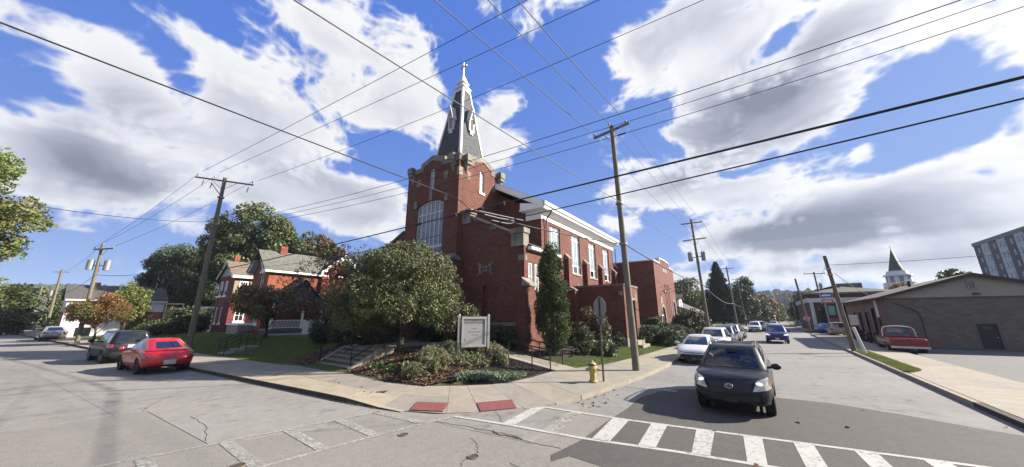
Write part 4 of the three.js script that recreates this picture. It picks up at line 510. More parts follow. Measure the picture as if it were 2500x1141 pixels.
{
  const c = thing('red_house', 'crimson painted house with tan roof and shuttered windows behind the orange brick house', 'house', [-50, 0.7, -15]), X = -47.5, Z = -12.6, B = M.brickRed, W = M.white;
  part('wall', [wallF('z+', Z, [[-52.6, 0.3], [X, 0.3], [X, 7.05], [-50.05, 8.7], [-52.6, 7.05]], [rectP(-52.2, -51.2, 4.8, 6.5), rectP(-50.5, -49.5, 4.8, 6.5), rectP(-52.1, -51.3, 1.7, 3.5), rectP(-50.4, -49.6, 1.7, 3.5)], 0.3), wallF('x+', X, [[12.905, 0.3], [21, 0.3], [21, 7.05], [12.905, 7.05]], [rectP(13.15, 14.0, 4.7, 6.4), rectP(13.2, 14.1, 1.9, 3.4)], 0.3), bx(-52.6, -52.3, 0.3, 7.05, -21, Z - 0.305), bx(-52.29, X - 0.31, 0.3, 7.05, -21, -20.7)], B, c);
  for (const [a, b, y0, y1] of [[-52.2, -51.2, 4.8, 6.5], [-50.5, -49.5, 4.8, 6.5], [-52.1, -51.3, 1.7, 3.5], [-50.4, -49.6, 1.7, 3.5]]) windowF(c, 'z+', Z, a, b, y0, y1, { rows: [(y0 + y1) / 2], sill: W, rec: 0.06, fw: 0.1 });
  windowF(c, 'x+', X, 13.15, 14.0, 4.7, 6.4, { cols: 3, rows: [5.12, 5.55, 5.98], rec: 0.05, fw: 0.1, sill: W, pane: M.glassWin }); windowF(c, 'x+', X, 13.2, 14.1, 1.9, 3.4, { cols: 2, rows: [2.6], rec: 0.05, fw: 0.1, sill: W });
  for (const u of [12.87, 14.28]) part('shutter', onFace('x+', X, fb(u - 0.22, u + 0.22, 4.75, 6.38, 0, 0.05)), mat([0.30, 0.28, 0.16], 0.7), c);
  const rf = gableZ(-52.6, X, 7.1, 8.75, -21.2, Z + 0.4); part('roof_slope', rf[0], M.shingleTan, c); part('roof_slope', rf[1], M.shingleTan, c);
  part('eave_board', bx(X + 0.02, X + 0.38, 6.72, 7.0, -21.1, Z + 0.3), W, c); part('gable_board', [wallF('z+', Z + 0.05, [[-52.5, 7.06], [X, 7.06], [-50.05, 8.7]], [], 0.04)], mat([0.42, 0.45, 0.46], 0.7), c);
  for (const s of [-1, 1]) part('bargeboard', sweep([[-50.05 + s * 2.85, 6.75], [-50.05 + s * 2.85, 7.0], [-50.05, 8.85], [-50.05, 8.6]], 'z', Z + 0.3, Z + 0.38), W, c);
  part('chimney', bx(-50.3, -49.9, 8.5, 9.6, -13.4, -12.9), M.brickHouse, c);
  part('side_porch', [bx(-55.5, -52.6, 3.4, 3.6, -15, -12), bx(-55.4, -55.25, 0.4, 3.4, -12.2, -12.05), bx(-53.9, -53.75, 0.4, 3.4, -12.2, -12.05), bx(-55.5, -52.6, 0.4, 0.8, -15, -12)], W, c);
}
{
  const c = thing('white_house', 'long white house with grey roof on red brick base beyond the small autumn trees', 'house', [-68, 0, -6]), X = -66, W = mat([0.74, 0.74, 0.73], 0.7);
  part('wall', [wallF('x+', X, [[2.2, 3.05], [10.4, 3.05], [10.4, 4.6], [2.2, 4.6]], [rectP(8.7, 9.2, 3.3, 4.3), rectP(3.6, 4.2, 3.3, 4.3), rectP(6.4, 6.9, 3.3, 4.3)], 0.25), wallF('z+', -2.2, [[-74, 3.05], [X - 0.255, 3.05], [X - 0.255, 4.6], [-70, 6.3], [-74, 4.6]], [], 0.25), bx(-74, X - 0.3, 3.05, 4.6, -10.4, -10.15)], W, c);
  part('brick_base', [bx(X - 0.3, X - 0.02, 0, 3.04, -10.4, -6.9), bx(-74, X - 0.31, 0, 3.04, -10.4, -10.1), bx(-74, X - 0.31, 0, 3.04, -2.6, -2.25)], M.brickHouse, c); part('white_base', bx(X - 0.3, X - 0.01, 0, 3.045, -6.89, -2.2), W, c);
  for (const [a, b] of [[8.7, 9.2], [3.6, 4.2], [6.4, 6.9]]) windowF(c, 'x+', X, a, b, 3.3, 4.3, { rows: [3.8], fw: 0.05, rec: 0.05 });
  part('garage_door', onFace('x+', X, fb(3.4, 4.6, 0.1, 1.2, 0, 0.02)), M.glassDark, c);
  const rf = gableZ(-74, X, 4.62, 6.3, -10.7, -1.9); part('roof_slope', rf[0], M.shingleDark, c); part('roof_slope', rf[1], M.shingleDark, c); part('eave_board', bx(X + 0.02, X + 0.35, 4.3, 4.48, -10.6, -2), W, c);
  part('chimney', bx(-69.3, -68.4, 5.5, 6.7, -4.5, -3.9), M.brickOld, c);
  part('balcony_roof', bx(-68.5, X + 0.1, 4.1, 4.25, -12.4, -10.45), W, c); part('balcony_floor', bx(-68.5, X + 0.1, 2.95, 3.08, -12.4, -10.45), M.cream, c); for (const z of [-12.3, -10.6]) part('balcony_post', bx(X - 0.05, X + 0.08, 0, 4.1, z - 0.06, z + 0.06), W, c);
  { const b = []; for (let z = -12.2; z < -10.6; z += 0.16) b.push(bx(X, X + 0.04, 3.08, 3.6, z, z + 0.05)); const r = part('balcony_rail', bx(X - 0.01, X + 0.06, 3.6, 3.67, -12.3, -10.6), M.cream, c); part('baluster', b, M.cream, r, { kind: 'stuff' }); }
  part('roof_aerial', [rod([-70, 6.3, -7.2], [-70, 7.6, -7.2], 0.02), rod([-70.2, 7.4, -7.2], [-69.6, 7.4, -7.2], 0.015), rod([-70.1, 7.1, -7.2], [-69.7, 7.1, -7.2], 0.015)], M.steel, c);
}
for (const [x, z, w, d, h, rc, wc, l] of [[-112, 3.5, 9, 9, 3.4, M.shingleDark, [0.42, 0.40, 0.36], 'small pale house under the trees at the far left end of the street'], [-100, -9, 8, 8, 3.6, M.shingleDark, [0.34, 0.33, 0.31], 'grey-roofed house half hidden by trees behind the parked silver sedan']]) {
  const c = thing('far_house', l, 'house', [x, 0, z]); part('wall', [bx(x - w / 2, x + w / 2, 0, h, z - d / 2, z + d / 2)], mat(wc, 0.8), c); for (const k of [-0.25, 0.25]) { const w2 = part('window', onFace('x+', x + w / 2, fb(-z + k * d - 0.5, -z + k * d + 0.5, 1.2, 2.5, -0.02, 0.03)), M.white, c); part('pane', onFace('x+', x + w / 2, fb(-z + k * d - 0.4, -z + k * d + 0.4, 1.3, 2.4, 0, 0.045)), M.glassWin, w2); }
  const rf = gableZ(x - w / 2, x + w / 2, h, h + 2.4, z - d / 2 - 0.3, z + d / 2 + 0.3); part('roof_slope', rf[0], rc, c); part('roof_slope', rf[1], rc, c);
}
// ---------------------------------------------------------------- right-hand side
{
  const c = thing('block_building', 'low grey block building with shallow tan gable and dark door, at the right edge', 'building', [14, 0, -48]), Z = -41.9, X = 9.0, XR = 19, mid = 13.95, TOP = 3.94, r = rnd(91);
  const mort = mat([0.15, 0.145, 0.14], 0.95), tones = [0.86, 0.93, 1, 1.06].map((k) => { const m = M.walk.clone(); m.color.setRGB(0.62 * k, 0.60 * k, 0.62 * k); return m; });
  const wall = part('wall', [bx(X + 0.02, 13.44, -0.2, TOP, Z - 0.3, Z - 0.012), bx(14.46, XR, -0.2, TOP, Z - 0.3, Z - 0.012), bx(13.44, 14.46, 1.95, TOP, Z - 0.3, Z - 0.012)], mort, c);
  // blockwork, single blocks with raked joints
  const rows = 19, bh = TOP / rows, list = [], geoms = new Map();
  for (let j = 0; j < rows; j++) { let x = X + 0.03 + (j % 2 ? 0.2 : 0.4); let a = X + 0.02; while (a < XR) { const b = Math.min(x, XR); let segs = [[a, b]]; if (j * bh < 1.9) segs = segs.flatMap(([p, q]) => (q <= 13.44 || p >= 14.46 ? [[p, q]] : [...(p < 13.44 ? [[p, 13.44]] : []), ...(q > 14.46 ? [[14.46, q]] : [])])); for (const [p, q] of segs) if (q - p > 0.03) list.push([p, q, j]); a = b; x += 0.4; } }
  const key = (w) => { const k = Math.round(w * 1000); if (!geoms.has(k)) geoms.set(k, uvm(strip(bx(-w / 2 + 0.004, w / 2 - 0.004, -bh / 2 + 0.005, bh / 2 - 0.005, -0.04, 0.0)))); return geoms.get(k); };
  const base = bases.get(c), rest = []; list.sort((p, q) => Math.abs(p[0] - 13) - Math.abs(q[0] - 13));
  list.forEach(([p, q, j], i) => { const cx = (p + q) / 2, cy = (j + 0.5) * bh, d = (r() - 0.5) * 0.006; if (i < 300) shared('block', key(q - p), tones[Math.floor(r() * 4)], wall, [cx - base.x, cy, Z + d - base.z]); else rest.push(bx(p + 0.004, q - 0.004, cy - bh / 2 + 0.005, cy + bh / 2 - 0.005, Z - 0.04, Z + d)); });
  part('block_course', rest, tones[1], wall, { kind: 'stuff' });
  part('gable', [sweep([[X - 0.2, TOP], [XR, TOP], [XR, 4.15], [mid, 5.55], [X - 0.2, 4.02]], 'z', Z - 0.2, Z + 0.02)], M.cream, c); for (let k = 0; k < 8; k++) { const y = TOP + 0.05 + k * 0.19, dx = (y - 4.0) / 0.305; part('siding_board', bx(Math.max(X - 0.1, X + dx), Math.min(XR, 18.9 - dx), y, y + 0.175, Z + 0.02, Z + 0.034), M.cream, c); }
  part('gable_base', bx(X - 0.22, XR, TOP - 0.07, TOP + 0.03, Z + 0.021, Z + 0.06), mat([0.12, 0.10, 0.09], 0.8), c);
  const rf = gableZ(X, 18.9, 4.05, 5.62, -58, Z + 0.35, 0.16, 0.45); part('roof_slope', rf[0], M.shingleRed, c); part('roof_slope', rf[1], M.shingleRed, c);
  for (const s of [-1, 1]) part('verge_board', sweep([[mid + s * 5.4, 3.86], [mid + s * 5.4, 4.02], [mid, 5.75], [mid, 5.5]], 'z', Z + 0.3, Z + 0.38), mat([0.045, 0.036, 0.032], 0.7), c);
  windowF(c, 'z+', Z + 0.085, 13.62, 14.0, 4.58, 5.12, { name: 'vent_window', cols: 2, rows: 3, fw: 0.05, bar: 0.02, rec: 0.0, frame: mat([0.3, 0.28, 0.24], 0.7), pane: M.glassDark });
  { const l = part('flood_lamp', [rod([13.85, 4.25, Z], [13.85, 4.2, Z + 0.25], 0.03)], M.black, c); part('lamp_head', bx(13.68, 14.02, 4.1, 4.22, Z + 0.2, Z + 0.42), M.black, l); }
  { const d = part('door', bx(13.47, 14.43, 0.02, 1.93, Z - 0.2, Z - 0.12), mat([0.024, 0.020, 0.020], 0.55), c); part('door_light', bx(13.75, 14.15, 1.55, 1.72, Z - 0.12, Z - 0.112), M.glassDark, d); part('handle', bx(14.3, 14.36, 0.92, 1.0, Z - 0.12, Z - 0.06), M.steel, d); part('door_frame', [bx(13.36, 13.46, 0, 2.03, Z - 0.2, Z + 0.02), bx(14.44, 14.54, 0, 2.03, Z - 0.2, Z + 0.02), bx(13.462, 14.438, 1.935, 2.03, Z - 0.2, Z + 0.02)], mort, d); }
  part('wall_kerb', bx(X + 0.6, XR, 0.02, 0.14, Z + 0.03, Z + 0.4), mat([0.12, 0.115, 0.11], 0.9), c);
  part('pipe', [tube([[9.4, 3.6, Z + 0.06], [9.9, 3.35, Z + 0.06], [10.6, 2.9, Z + 0.06], [10.75, 2.5, Z + 0.06], [10.75, 0.1, Z + 0.06]], 0.035, 30)], mat([0.06, 0.055, 0.055], 0.6), c);
  // street side: brick piers, dark garage bays
  const U0 = 42.2, U1 = 58; part('brick_front', wallF('x-', X, [[-U1, 0], [-U0, 0], [-U0, 4.0], [-U1, 4.0]], [rectP(-46.8, -45.4, 0.02, 3.25), rectP(-49.4, -48.2, 0.02, 2.9), rectP(-52.0, -50.8, 0.02, 2.9), rectP(-54.6, -53.4, 0.02, 2.9)], 0.3), M.brickOld, c);
  for (const [a, b, h] of [[45.4, 46.8, 3.25], [48.2, 49.4, 2.9], [50.8, 52.0, 2.9], [53.4, 54.6, 2.9]]) { const d = part('garage_bay', bx(X + 0.2, X + 0.26, 0.02, h, -b, -a), mat([0.03, 0.022, 0.022], 0.6), c); part('bay_trim', [bx(X - 0.06, X + 0.1, 0.02, h + 0.12, -a, -a + 0.22), bx(X - 0.06, X + 0.1, 0.02, h + 0.12, -b - 0.22, -b), bx(X - 0.055, X + 0.095, h, h + 0.12, -b, -a)], mat([0.22, 0.165, 0.115], 0.8), d); for (let k = 1; k < 5; k++) part('door_panel', bx(X + 0.17, X + 0.2, k * h / 5 - h / 5 + 0.06, k * h / 5 - 0.04, -b + 0.1, -a - 0.1), mat([0.05, 0.035, 0.033], 0.6), d); }
  part('downspout', [bx(X - 0.14, X - 0.02, 2.4, 3.9, -44.6, -44.4)], M.white, c); part('downspout', [bx(X - 0.13, X - 0.02, 0.1, 2.39, -44.58, -44.42)], mat([0.12, 0.06, 0.05], 0.7), c);
  part('chimney_vent', rod([12.2, 5.1, -48], [12.2, 5.75, -48], 0.12), M.black, c);
}
{ // bank across the side street
  const c = thing('bank_building', 'dark brick building with white columns and green hipped roof beyond the block building', 'building', [18, 0, -84]), X = 7.6, Z = -78, W = mat([0.60, 0.60, 0.58], 0.7);
  part('wall', [bx(X, 18.5, 0, 4.8, -98, Z), bx(X, 18.5, 5.5, 6.15, -98, Z)], M.brickFar, c); part('entablature', bx(X - 0.25, 18.75, 4.8, 5.5, -98, Z + 0.25), W, c); part('cornice', [bx(X - 0.5, 19, 6.15, 6.4, -98, Z + 0.5)], mat([0.25, 0.22, 0.2], 0.8), c);
  for (const x of [7.9, 11.2, 12.9, 14.6, 16.3, 18.0]) part('column', rod([x, 0.3, Z + 0.35], [x, 4.8, Z + 0.35], 0.28, 0.24, 12), W, c);
  for (const [a, b, y0, y1] of [[8.6, 9.5, 0.9, 4.1], [9.9, 10.8, 2.6, 4.3], [11.6, 12.5, 0.6, 4.2], [13.3, 14.2, 0.6, 4.2], [15.0, 15.9, 0.6, 4.2]]) { const w = part('window', bx(a - 0.06, b + 0.06, y0 - 0.06, y1 + 0.06, Z - 0.05, Z + 0.03), M.black, c); part('pane', bx(a, b, y0, y1, Z, Z + 0.045), M.glassDark, w); }
  part('poster', bx(9.95, 10.75, 2.7, 4.2, Z + 0.046, Z + 0.06), mat([0.20, 0.42, 0.40], 0.6), c); part('awning', bx(9.7, 10.9, 1.5, 2.1, Z + 0.05, Z + 0.5), mat([0.35, 0.09, 0.05], 0.7), c);
  { const p = [[X - 0.6, Z + 0.6], [19.1, Z + 0.6], [19.1, -98.6], [X - 0.6, -98.6]], y = 6.38, a = [12.6, 8.1, -86], b = [13.4, 8.1, -90], v = [], P = p.map(([x, z]) => [x, y, z]); v.push(...P[0], ...P[1], ...b, ...P[0], ...b, ...a, ...P[3], ...P[0], ...a, ...P[1], ...P[2], ...b, ...P[2], ...P[3], ...a, ...P[2], ...a, ...b); const g = new THREE.BufferGeometry(); g.setAttribute('position', new THREE.Float32BufferAttribute(v, 3)); g.computeVertexNormals(); part('hipped_roof', g, M.shingleGreen, c); }
}
{ // cupola with green spire
  const x = 28.25, z = -116.6, c = thing('cupola_tower', 'white octagonal cupola with pointed green spire above the block building roof', 'tower', [x, 0, z]), W = mat([0.78, 0.80, 0.82], 0.6), oc = (r0, r1, y0, y1, n = 8) => new THREE.CylinderGeometry(r1, r0, y1 - y0, n, 1).rotateY(Math.PI / 8).translate(x, (y0 + y1) / 2, z);
  part('base', [bx(x - 4, x + 4, 0, 8.2, z - 4, z + 4), oc(2.9, 2.7, 8.2, 10.0)], W, c); part('drum', [oc(2.1, 2.05, 10.0, 11.6)], W, c); part('ring', [oc(2.45, 2.4, 11.6, 11.95), oc(1.95, 1.75, 11.95, 12.8)], W, c); part('ring', oc(2.75, 2.75, 9.9, 10.15), W, c);
  for (let k = 0; k < 8; k++) { const t = k * Math.PI / 4, px = x + 1.96 * Math.sin(t), pz = z + 1.96 * Math.cos(t); part('opening', new THREE.BoxGeometry(0.7, 1.25, 0.12).rotateY(t).translate(px, 10.85, pz), mat([0.28, 0.31, 0.34], 0.7), c); }
  part('spire', [oc(1.35, 0.05, 12.8, 18.0)], mat([0.045, 0.10, 0.055], 0.6), c); part('finial', [rod([x, 17.8, z], [x, 19, z], 0.05)], M.steel, c);
  part('annexe', [bx(x - 14, x - 5, 0, 8.6, z - 6, z + 3), bx(x - 11, x - 6.5, 8.6, 10.4, z - 2, z + 1)], mat([0.14, 0.13, 0.13], 0.8), c);
}
{ // apartment tower
  const X = 49.3, H = 20.3, c = thing('apartment_tower', 'tall apartment tower of dark and pale panel strips at the right edge', 'apartment building', [X + 8, 0, -124]), z0 = -141.5, z1 = -100, dark = mat([0.10, 0.095, 0.115], 0.8), pale = mat([0.52, 0.58, 0.60], 0.8), edge = mat([0.33, 0.36, 0.38], 0.8);
  part('slab', bx(X + 0.02, X + 16, 0, H, z0, z1), edge, c); part('parapet', bx(X - 0.25, X + 16.2, H, H + 0.9, z0 - 0.2, z1 + 0.2), mat([0.20, 0.23, 0.25], 0.8), c);
  const bays = 12, bw = (z1 - z0) / bays, fl = 8, fh = 2.5;
  for (let i = 0; i < bays; i++) { const a = z0 + i * bw, m = i % 2 ? pale : dark; const s = part('panel_strip', bx(X - 0.12, X + 0.02, 0, H, a + 0.06, a + bw - 0.06), m, c);
    for (let f = 1; f < fl; f++) for (const k of i % 2 ? [0.2, 0.62] : [0.55]) { const y = H - f * fh + 0.55, w = i % 2 ? 0.85 : 0.7; const q = part('window', bx(X - 0.16, X - 0.10, y, y + 1.25, a + bw * k, a + bw * k + w), i % 2 ? mat([0.12, 0.13, 0.14], 0.5) : mat([0.42, 0.42, 0.45], 0.6), s); if (i % 2) part('pane', bx(X - 0.175, X - 0.158, y + 0.1, y + 1.15, a + bw * k + 0.1, a + bw * k + w - 0.1), M.glassDark, c); } }
  part('plant_room', bx(X + 3, X + 10, H + 0.9, H + 3.8, -124, -112), edge, c);
}
{ // bungalow beyond the hall
  const X = -7.6, c = thing('bungalow', 'small grey-roofed bungalow with white dormer between the hall and the tall evergreen', 'house', [-12, 0, -60]), W = M.white;
  part('wall', [bx(-17, X - 1.9, 0.2, 3.1, -66, -54)], mat([0.42, 0.40, 0.36], 0.8), c);
  const r1 = [[X + 0.5, 2.9], [X + 0.5, 3.05], [-12.5, 5.4], [-12.5, 5.2]]; part('roof_slope', sweep(r1, 'z', -66.5, -53.3), M.shingleDark, c); part('roof_slope', sweep([[-12.5, 5.2], [-12.5, 5.4], [-17.5, 3.0], [-17.5, 2.85]], 'z', -66.5, -53.3), M.shingleDark, c);
  part('dormer', [bx(-11.5, X - 1.4, 3.4, 5.0, -57.2, -54.6)], W, c); windowF(c, 'x+', X - 1.39, 55.3, 56.5, 3.65, 4.75, { cols: 2, rows: 2, fw: 0.1, rec: -0.02 }); part('dormer_roof', gableX(-57.2, -54.6, 4.95, 5.6, -12, X - 1.1, 0.1, 0.25), M.shingleDark, c);
  part('porch_beam', bx(X, X + 0.25, 2.6, 2.9, -66, -53.6), W, c); for (const z of [-53.9, -57.8, -61.8, -65.7]) { part('porch_post', bx(X - 0.02, X + 0.22, 1.3, 2.6, z - 0.14, z + 0.14), W, c); part('porch_pier', bx(X - 0.15, X + 0.35, 0.1, 1.3, z - 0.28, z + 0.28), M.brickHall, c); }
  part('porch_wall', bx(X - 0.05, X + 0.2, 0.2, 1.0, -65.4, -54.2), M.whiteOld, c); part('bay_window', [bx(X - 1.9, X - 0.6, 1.2, 2.6, -60.6, -58.8)], W, c); windowF(c, 'x+', X - 0.59, 59.0, 60.4, 1.35, 2.45, { cols: 2, rows: [1.9], rec: -0.02 });
  part('neighbour_roof', [sweep([[X - 1.5, 3.4], [X - 1.5, 3.55], [-14, 5.9], [-14, 5.7]], 'z', -82, -68)], M.shingleDark, c); part('neighbour_wall', bx(-17, X - 2.4, 0.2, 3.5, -81.5, -68.5), M.brickHall, c); part('neighbour_trim', [bx(X - 1.6, X - 1.4, 3.2, 3.4, -82, -68), bx(X - 1.7, X - 1.45, 0.2, 3.2, -69, -68.7)], W, c);
}
{ const c = thing('garage_row', 'low pale garage wall beyond the tall evergreen, left of the far street', 'garage', [-4, 0, -112]); part('wall', bx(-14, -2.6, 0, 2.6, -120, -108), mat([0.48, 0.47, 0.46], 0.8), c); part('roof', bx(-14.2, -2.4, 2.6, 2.8, -120.2, -107.8), M.shingleDark, c); for (const z of [-118, -114.5, -111]) part('garage_door', bx(-2.6, -2.55, 0.1, 2.2, z, z + 2.6), M.whiteOld, c); }
for (const [x, z, w, d, h, l] of [[-2, -176, 9, 10, 3.2, 'tiny pale gabled house far down the right-hand street on its left'], [17, -250, 8, 10, 3.4, 'tiny white house at the far end of the right-hand street']]) { const c = thing('far_house', l, 'house', [x, 0, z]); part('wall', bx(x - w / 2, x + w / 2, 0, h, z - d / 2, z + d / 2), mat([0.5, 0.46, 0.42], 0.8), c); const rf = gableX(z - d / 2, z + d / 2, h, h + 2.2, x - w / 2 - 0.3, x + w / 2 + 0.3); part('roof_slope', rf[0], M.shingleDark, c); part('roof_slope', rf[1], M.shingleDark, c); }

// ---------------------------------------------------------------- vegetation
const CAM_TURN = 35.5 * Math.PI / 180;
const leafMat = (rough = 0.55, tr = 0.28) => new THREE.MeshPhysicalMaterial({ color: lin(1, 1, 1), roughness: rough, transmission: tr, thickness: 0, ior: 1.4, side: THREE.DoubleSide });
M.leaf = leafMat(); M.needle = leafMat(0.85, 0.08); M.blade = leafMat(0.8, 0.25);
// leaf sprays: a few folded leaves round a point, size about 1
function spray(n, seed, slim = 0.5, spread = 0.55) {
  const r = rnd(seed), v = [], nrm = []; const q = new THREE.Quaternion(), e = new THREE.Euler();
  for (let i = 0; i < n; i++) {
    e.set(r() * 6.28, r() * 6.28, r() * 6.28); q.setFromEuler(e); const o = V3((r() - 0.5) * spread * 2, (r() - 0.5) * spread * 2, (r() - 0.5) * spread * 2);
    const P = [[0, 0, 0], [slim * 0.5, 0.10, 0.45], [0, 0, 1], [-slim * 0.5, 0.10, 0.45]].map((p) => V3(p[0], p[1], p[2] - 0.5).multiplyScalar(0.75).applyQuaternion(q).add(o));
    for (const t of [[0, 1, 2], [0, 2, 3]]) for (const k of t) v.push(P[k].x, P[k].y, P[k].z);
  }
  const g = new THREE.BufferGeometry(); g.setAttribute('position', new THREE.Float32BufferAttribute(v, 3)); g.computeVertexNormals(); return g;
}
const SPRAY = [spray(5, 1), spray(5, 2), spray(4, 3, 0.75)], NEEDLE = spray(7, 4, 0.16, 0.3), BROAD = spray(3, 6, 0.6, 0.4), BLADES = (() => { const r = rnd(8), v = []; for (let i = 0; i < 7; i++) { const a = r() * 6.28, x = (r() - 0.5) * 0.9, z = (r() - 0.5) * 0.9, h = 0.5 + r() * 0.5, l = (r() - 0.5) * 0.7, w = 0.045; v.push(x - w * Math.cos(a), 0, z - w * Math.sin(a), x + w * Math.cos(a), 0, z + w * Math.sin(a), x + l * Math.sin(a), h, z + l * Math.cos(a)); } const g = new THREE.BufferGeometry(); g.setAttribute('position', new THREE.Float32BufferAttribute(v, 3)); g.computeVertexNormals(); return g; })();
const MX = new THREE.Matrix4(), QT = new THREE.Quaternion(), EU = new THREE.Euler(), SC = V3(), CO = new THREE.Color();
function baked(name, geo, material, list, parent) { // the same, as one real mesh: foliage of one plant
  const sp = geo.attributes.position, sn = geo.attributes.normal, nl = sp.count / 6, nv = nl * 4, P = new Float32Array(list.length * nv * 3), N = new Float32Array(list.length * nv * 3), C = new Float32Array(list.length * nv * 3), I = new Uint32Array(list.length * nl * 6), map = [0, 1, 2, 5]; let o = 0, q = 0;
  for (const it of list) { EU.set(...it.e); QT.setFromEuler(EU); SC.set(it.s, it.s, it.s); MX.compose(V3(...it.p), QT, SC); const e = MX.elements; for (let l = 0; l < nl; l++) { const b = o / 3; for (const m of map) { const k = l * 6 + m, x = sp.getX(k), y = sp.getY(k), z = sp.getZ(k), a = sn.getX(k), c = sn.getY(k), d = sn.getZ(k); P[o] = e[0] * x + e[4] * y + e[8] * z + e[12]; P[o + 1] = e[1] * x + e[5] * y + e[9] * z + e[13]; P[o + 2] = e[2] * x + e[6] * y + e[10] * z + e[14]; const L = it.s; N[o] = (e[0] * a + e[4] * c + e[8] * d) / L; N[o + 1] = (e[1] * a + e[5] * c + e[9] * d) / L; N[o + 2] = (e[2] * a + e[6] * c + e[10] * d) / L; C[o] = it.c[0]; C[o + 1] = it.c[1]; C[o + 2] = it.c[2]; o += 3; } I.set([b, b + 1, b + 2, b, b + 2, b + 3], q); q += 6; } }
  const g = new THREE.BufferGeometry(); g.setAttribute('position', new THREE.BufferAttribute(P, 3)); g.setAttribute('normal', new THREE.BufferAttribute(N, 3)); g.setAttribute('color', new THREE.BufferAttribute(C, 3)); g.setIndex(new THREE.BufferAttribute(I, 1)); const vm = vcol.get(material) || (() => { const m = material.clone(); m.vertexColors = true; vcol.set(material, m); return m; })();
  const m = new THREE.Mesh(g, vm); m.name = name; m.castShadow = m.receiveShadow = true; parent.add(m); return m;
}
const vcol = new Map();
function instanced(name, geo, material, list, parent, kind) { // list of {p:[x,y,z], s, c:[r,g,b], e:[..]|undefined, r}
  const m = new THREE.InstancedMesh(geo, material, list.length); m.name = parent === scene ? numbered(name) : name; m.castShadow = m.receiveShadow = true;
  list.forEach((it, i) => { EU.set(...it.e); QT.setFromEuler(EU); const s = it.s; if (Array.isArray(s)) SC.set(...s); else SC.set(s, s, s); MX.compose(V3(...it.p), QT, SC); m.setMatrixAt(i, MX); m.setColorAt(i, CO.setRGB(...it.c)); });
  if (kind) m.userData.kind = kind; parent.add(m); return m;
}
const ballPt = (r) => { let x, y, z; do { x = r() * 2 - 1; y = r() * 2 - 1; z = r() * 2 - 1; } while (x * x + y * y + z * z > 1); return [x, y, z]; };
/* crown: [{c:[x,y,z], r:[a,b,c]}] in the thing's own axes (x to the camera's right); clumps spread through them */
function foliage(parent, o) {
  const r = rnd(o.seed || 1), L = [], cl = [], vol = o.crown.map((e) => e.r[0] * e.r[1] * e.r[2]), tot = vol.reduce((a, b) => a + b, 0);
  for (let i = 0; i < o.clumps; i++) {
    let k = 0, t = r() * tot; while (k < vol.length - 1 && t > vol[k]) { t -= vol[k]; k++; } const e = o.crown[k]; let p = ballPt(r); const d = Math.hypot(...p), f = Math.pow(d, o.shell || 0.45) / (d || 1); p = p.map((q) => q * f * (0.93 + r() * 0.14)); const y = e.c[1] + p[1] * e.r[1]; if (o.floor !== undefined && y < o.floor) { i--; continue; }
    cl.push({ p: [e.c[0] + p[0] * e.r[0], y, e.c[2] + p[2] * e.r[2]], r: o.clumpR * (0.65 + r() * 0.7), c: o.colors[Math.floor(r() * o.colors.length)], b: 0.8 + r() * 0.4 });
  }
  const n = o.leaves, tw = cl.reduce((a, q) => a + q.r * q.r, 0);
  for (const q of cl) { const m = Math.round(n * q.r * q.r / tw); for (let i = 0; i < m; i++) { const p = ballPt(r), d = Math.hypot(...p), f = Math.pow(d, 0.4) / (d || 1) * q.r; const mix = r() < 0.18 ? o.colors[Math.floor(r() * o.colors.length)] : q.c, b = q.b * (0.75 + r() * 0.5); L.push({ p: [q.p[0] + p[0] * f, q.p[1] + p[1] * f * (o.flat || 0.8), q.p[2] + p[2] * f], s: o.leaf * (0.7 + r() * 0.6), e: [r() * 6.28, r() * 6.28, r() * 6.28], c: mix.map((v) => v * b) }); } }
  baked(o.crownName || 'crown', o.geo || SPRAY[o.seed % 3], o.mat || M.leaf, L, parent); return cl;
}
function tree(name, label, [x, y, z], o, group) {
  const t = thing(name, label, o.category || 'tree', [x, y, z], CAM_TURN, group), r = rnd((o.seed || 1) * 13), g = [], cl = foliage(t, o), th = o.trunkTop, lean = o.lean || [0, 0];
  const at = (k) => [lean[0] * k + Math.sin(k * 5) * o.trunkR * 0.4, th * k, lean[1] * k], path = [0, 0.3, 0.6, 1].map(at);
  for (let i = 0; i < 3; i++) g.push(rod(path[i], path[i + 1], o.trunkR * (1 - i * 0.22) * (i ? 1 : 1.25), o.trunkR * (1 - (i + 1) * 0.22), 9));
  const limbs = Math.min(o.limbs || 12, cl.length); for (let i = 0; i < limbs; i++) { const c = cl[Math.floor(i * cl.length / limbs)].p, k = clamp(0.35 + r() * 0.6), s = at(k), m = [lerp(s[0], c[0], 0.5) + (r() - 0.5) * 0.3, lerp(s[1], c[1], 0.42) + 0.1, lerp(s[2], c[2], 0.5) + (r() - 0.5) * 0.3], a = o.trunkR * (0.42 - 0.15 * k); g.push(rod(s, m, a, a * 0.6, 6), rod(m, c, a * 0.6, a * 0.18, 5)); if (o.twigs) for (let q = 0; q < o.twigs; q++) { const e = [c[0] + (r() - 0.5) * o.clumpR * 2.6, c[1] + (r() - 0.1) * o.clumpR * 1.8, c[2] + (r() - 0.5) * o.clumpR * 2.6], w = [lerp(m[0], c[0], 0.4 + r() * 0.6), lerp(m[1], c[1], 0.4 + r() * 0.6), lerp(m[2], c[2], 0.4 + r() * 0.6)]; g.push(rod(w, e, a * 0.25, a * 0.06, 4)); } }
  part('trunk', g, o.bark || M.bark, t, { local: true }); return t;
}
const E = (c, r) => ({ c, r });
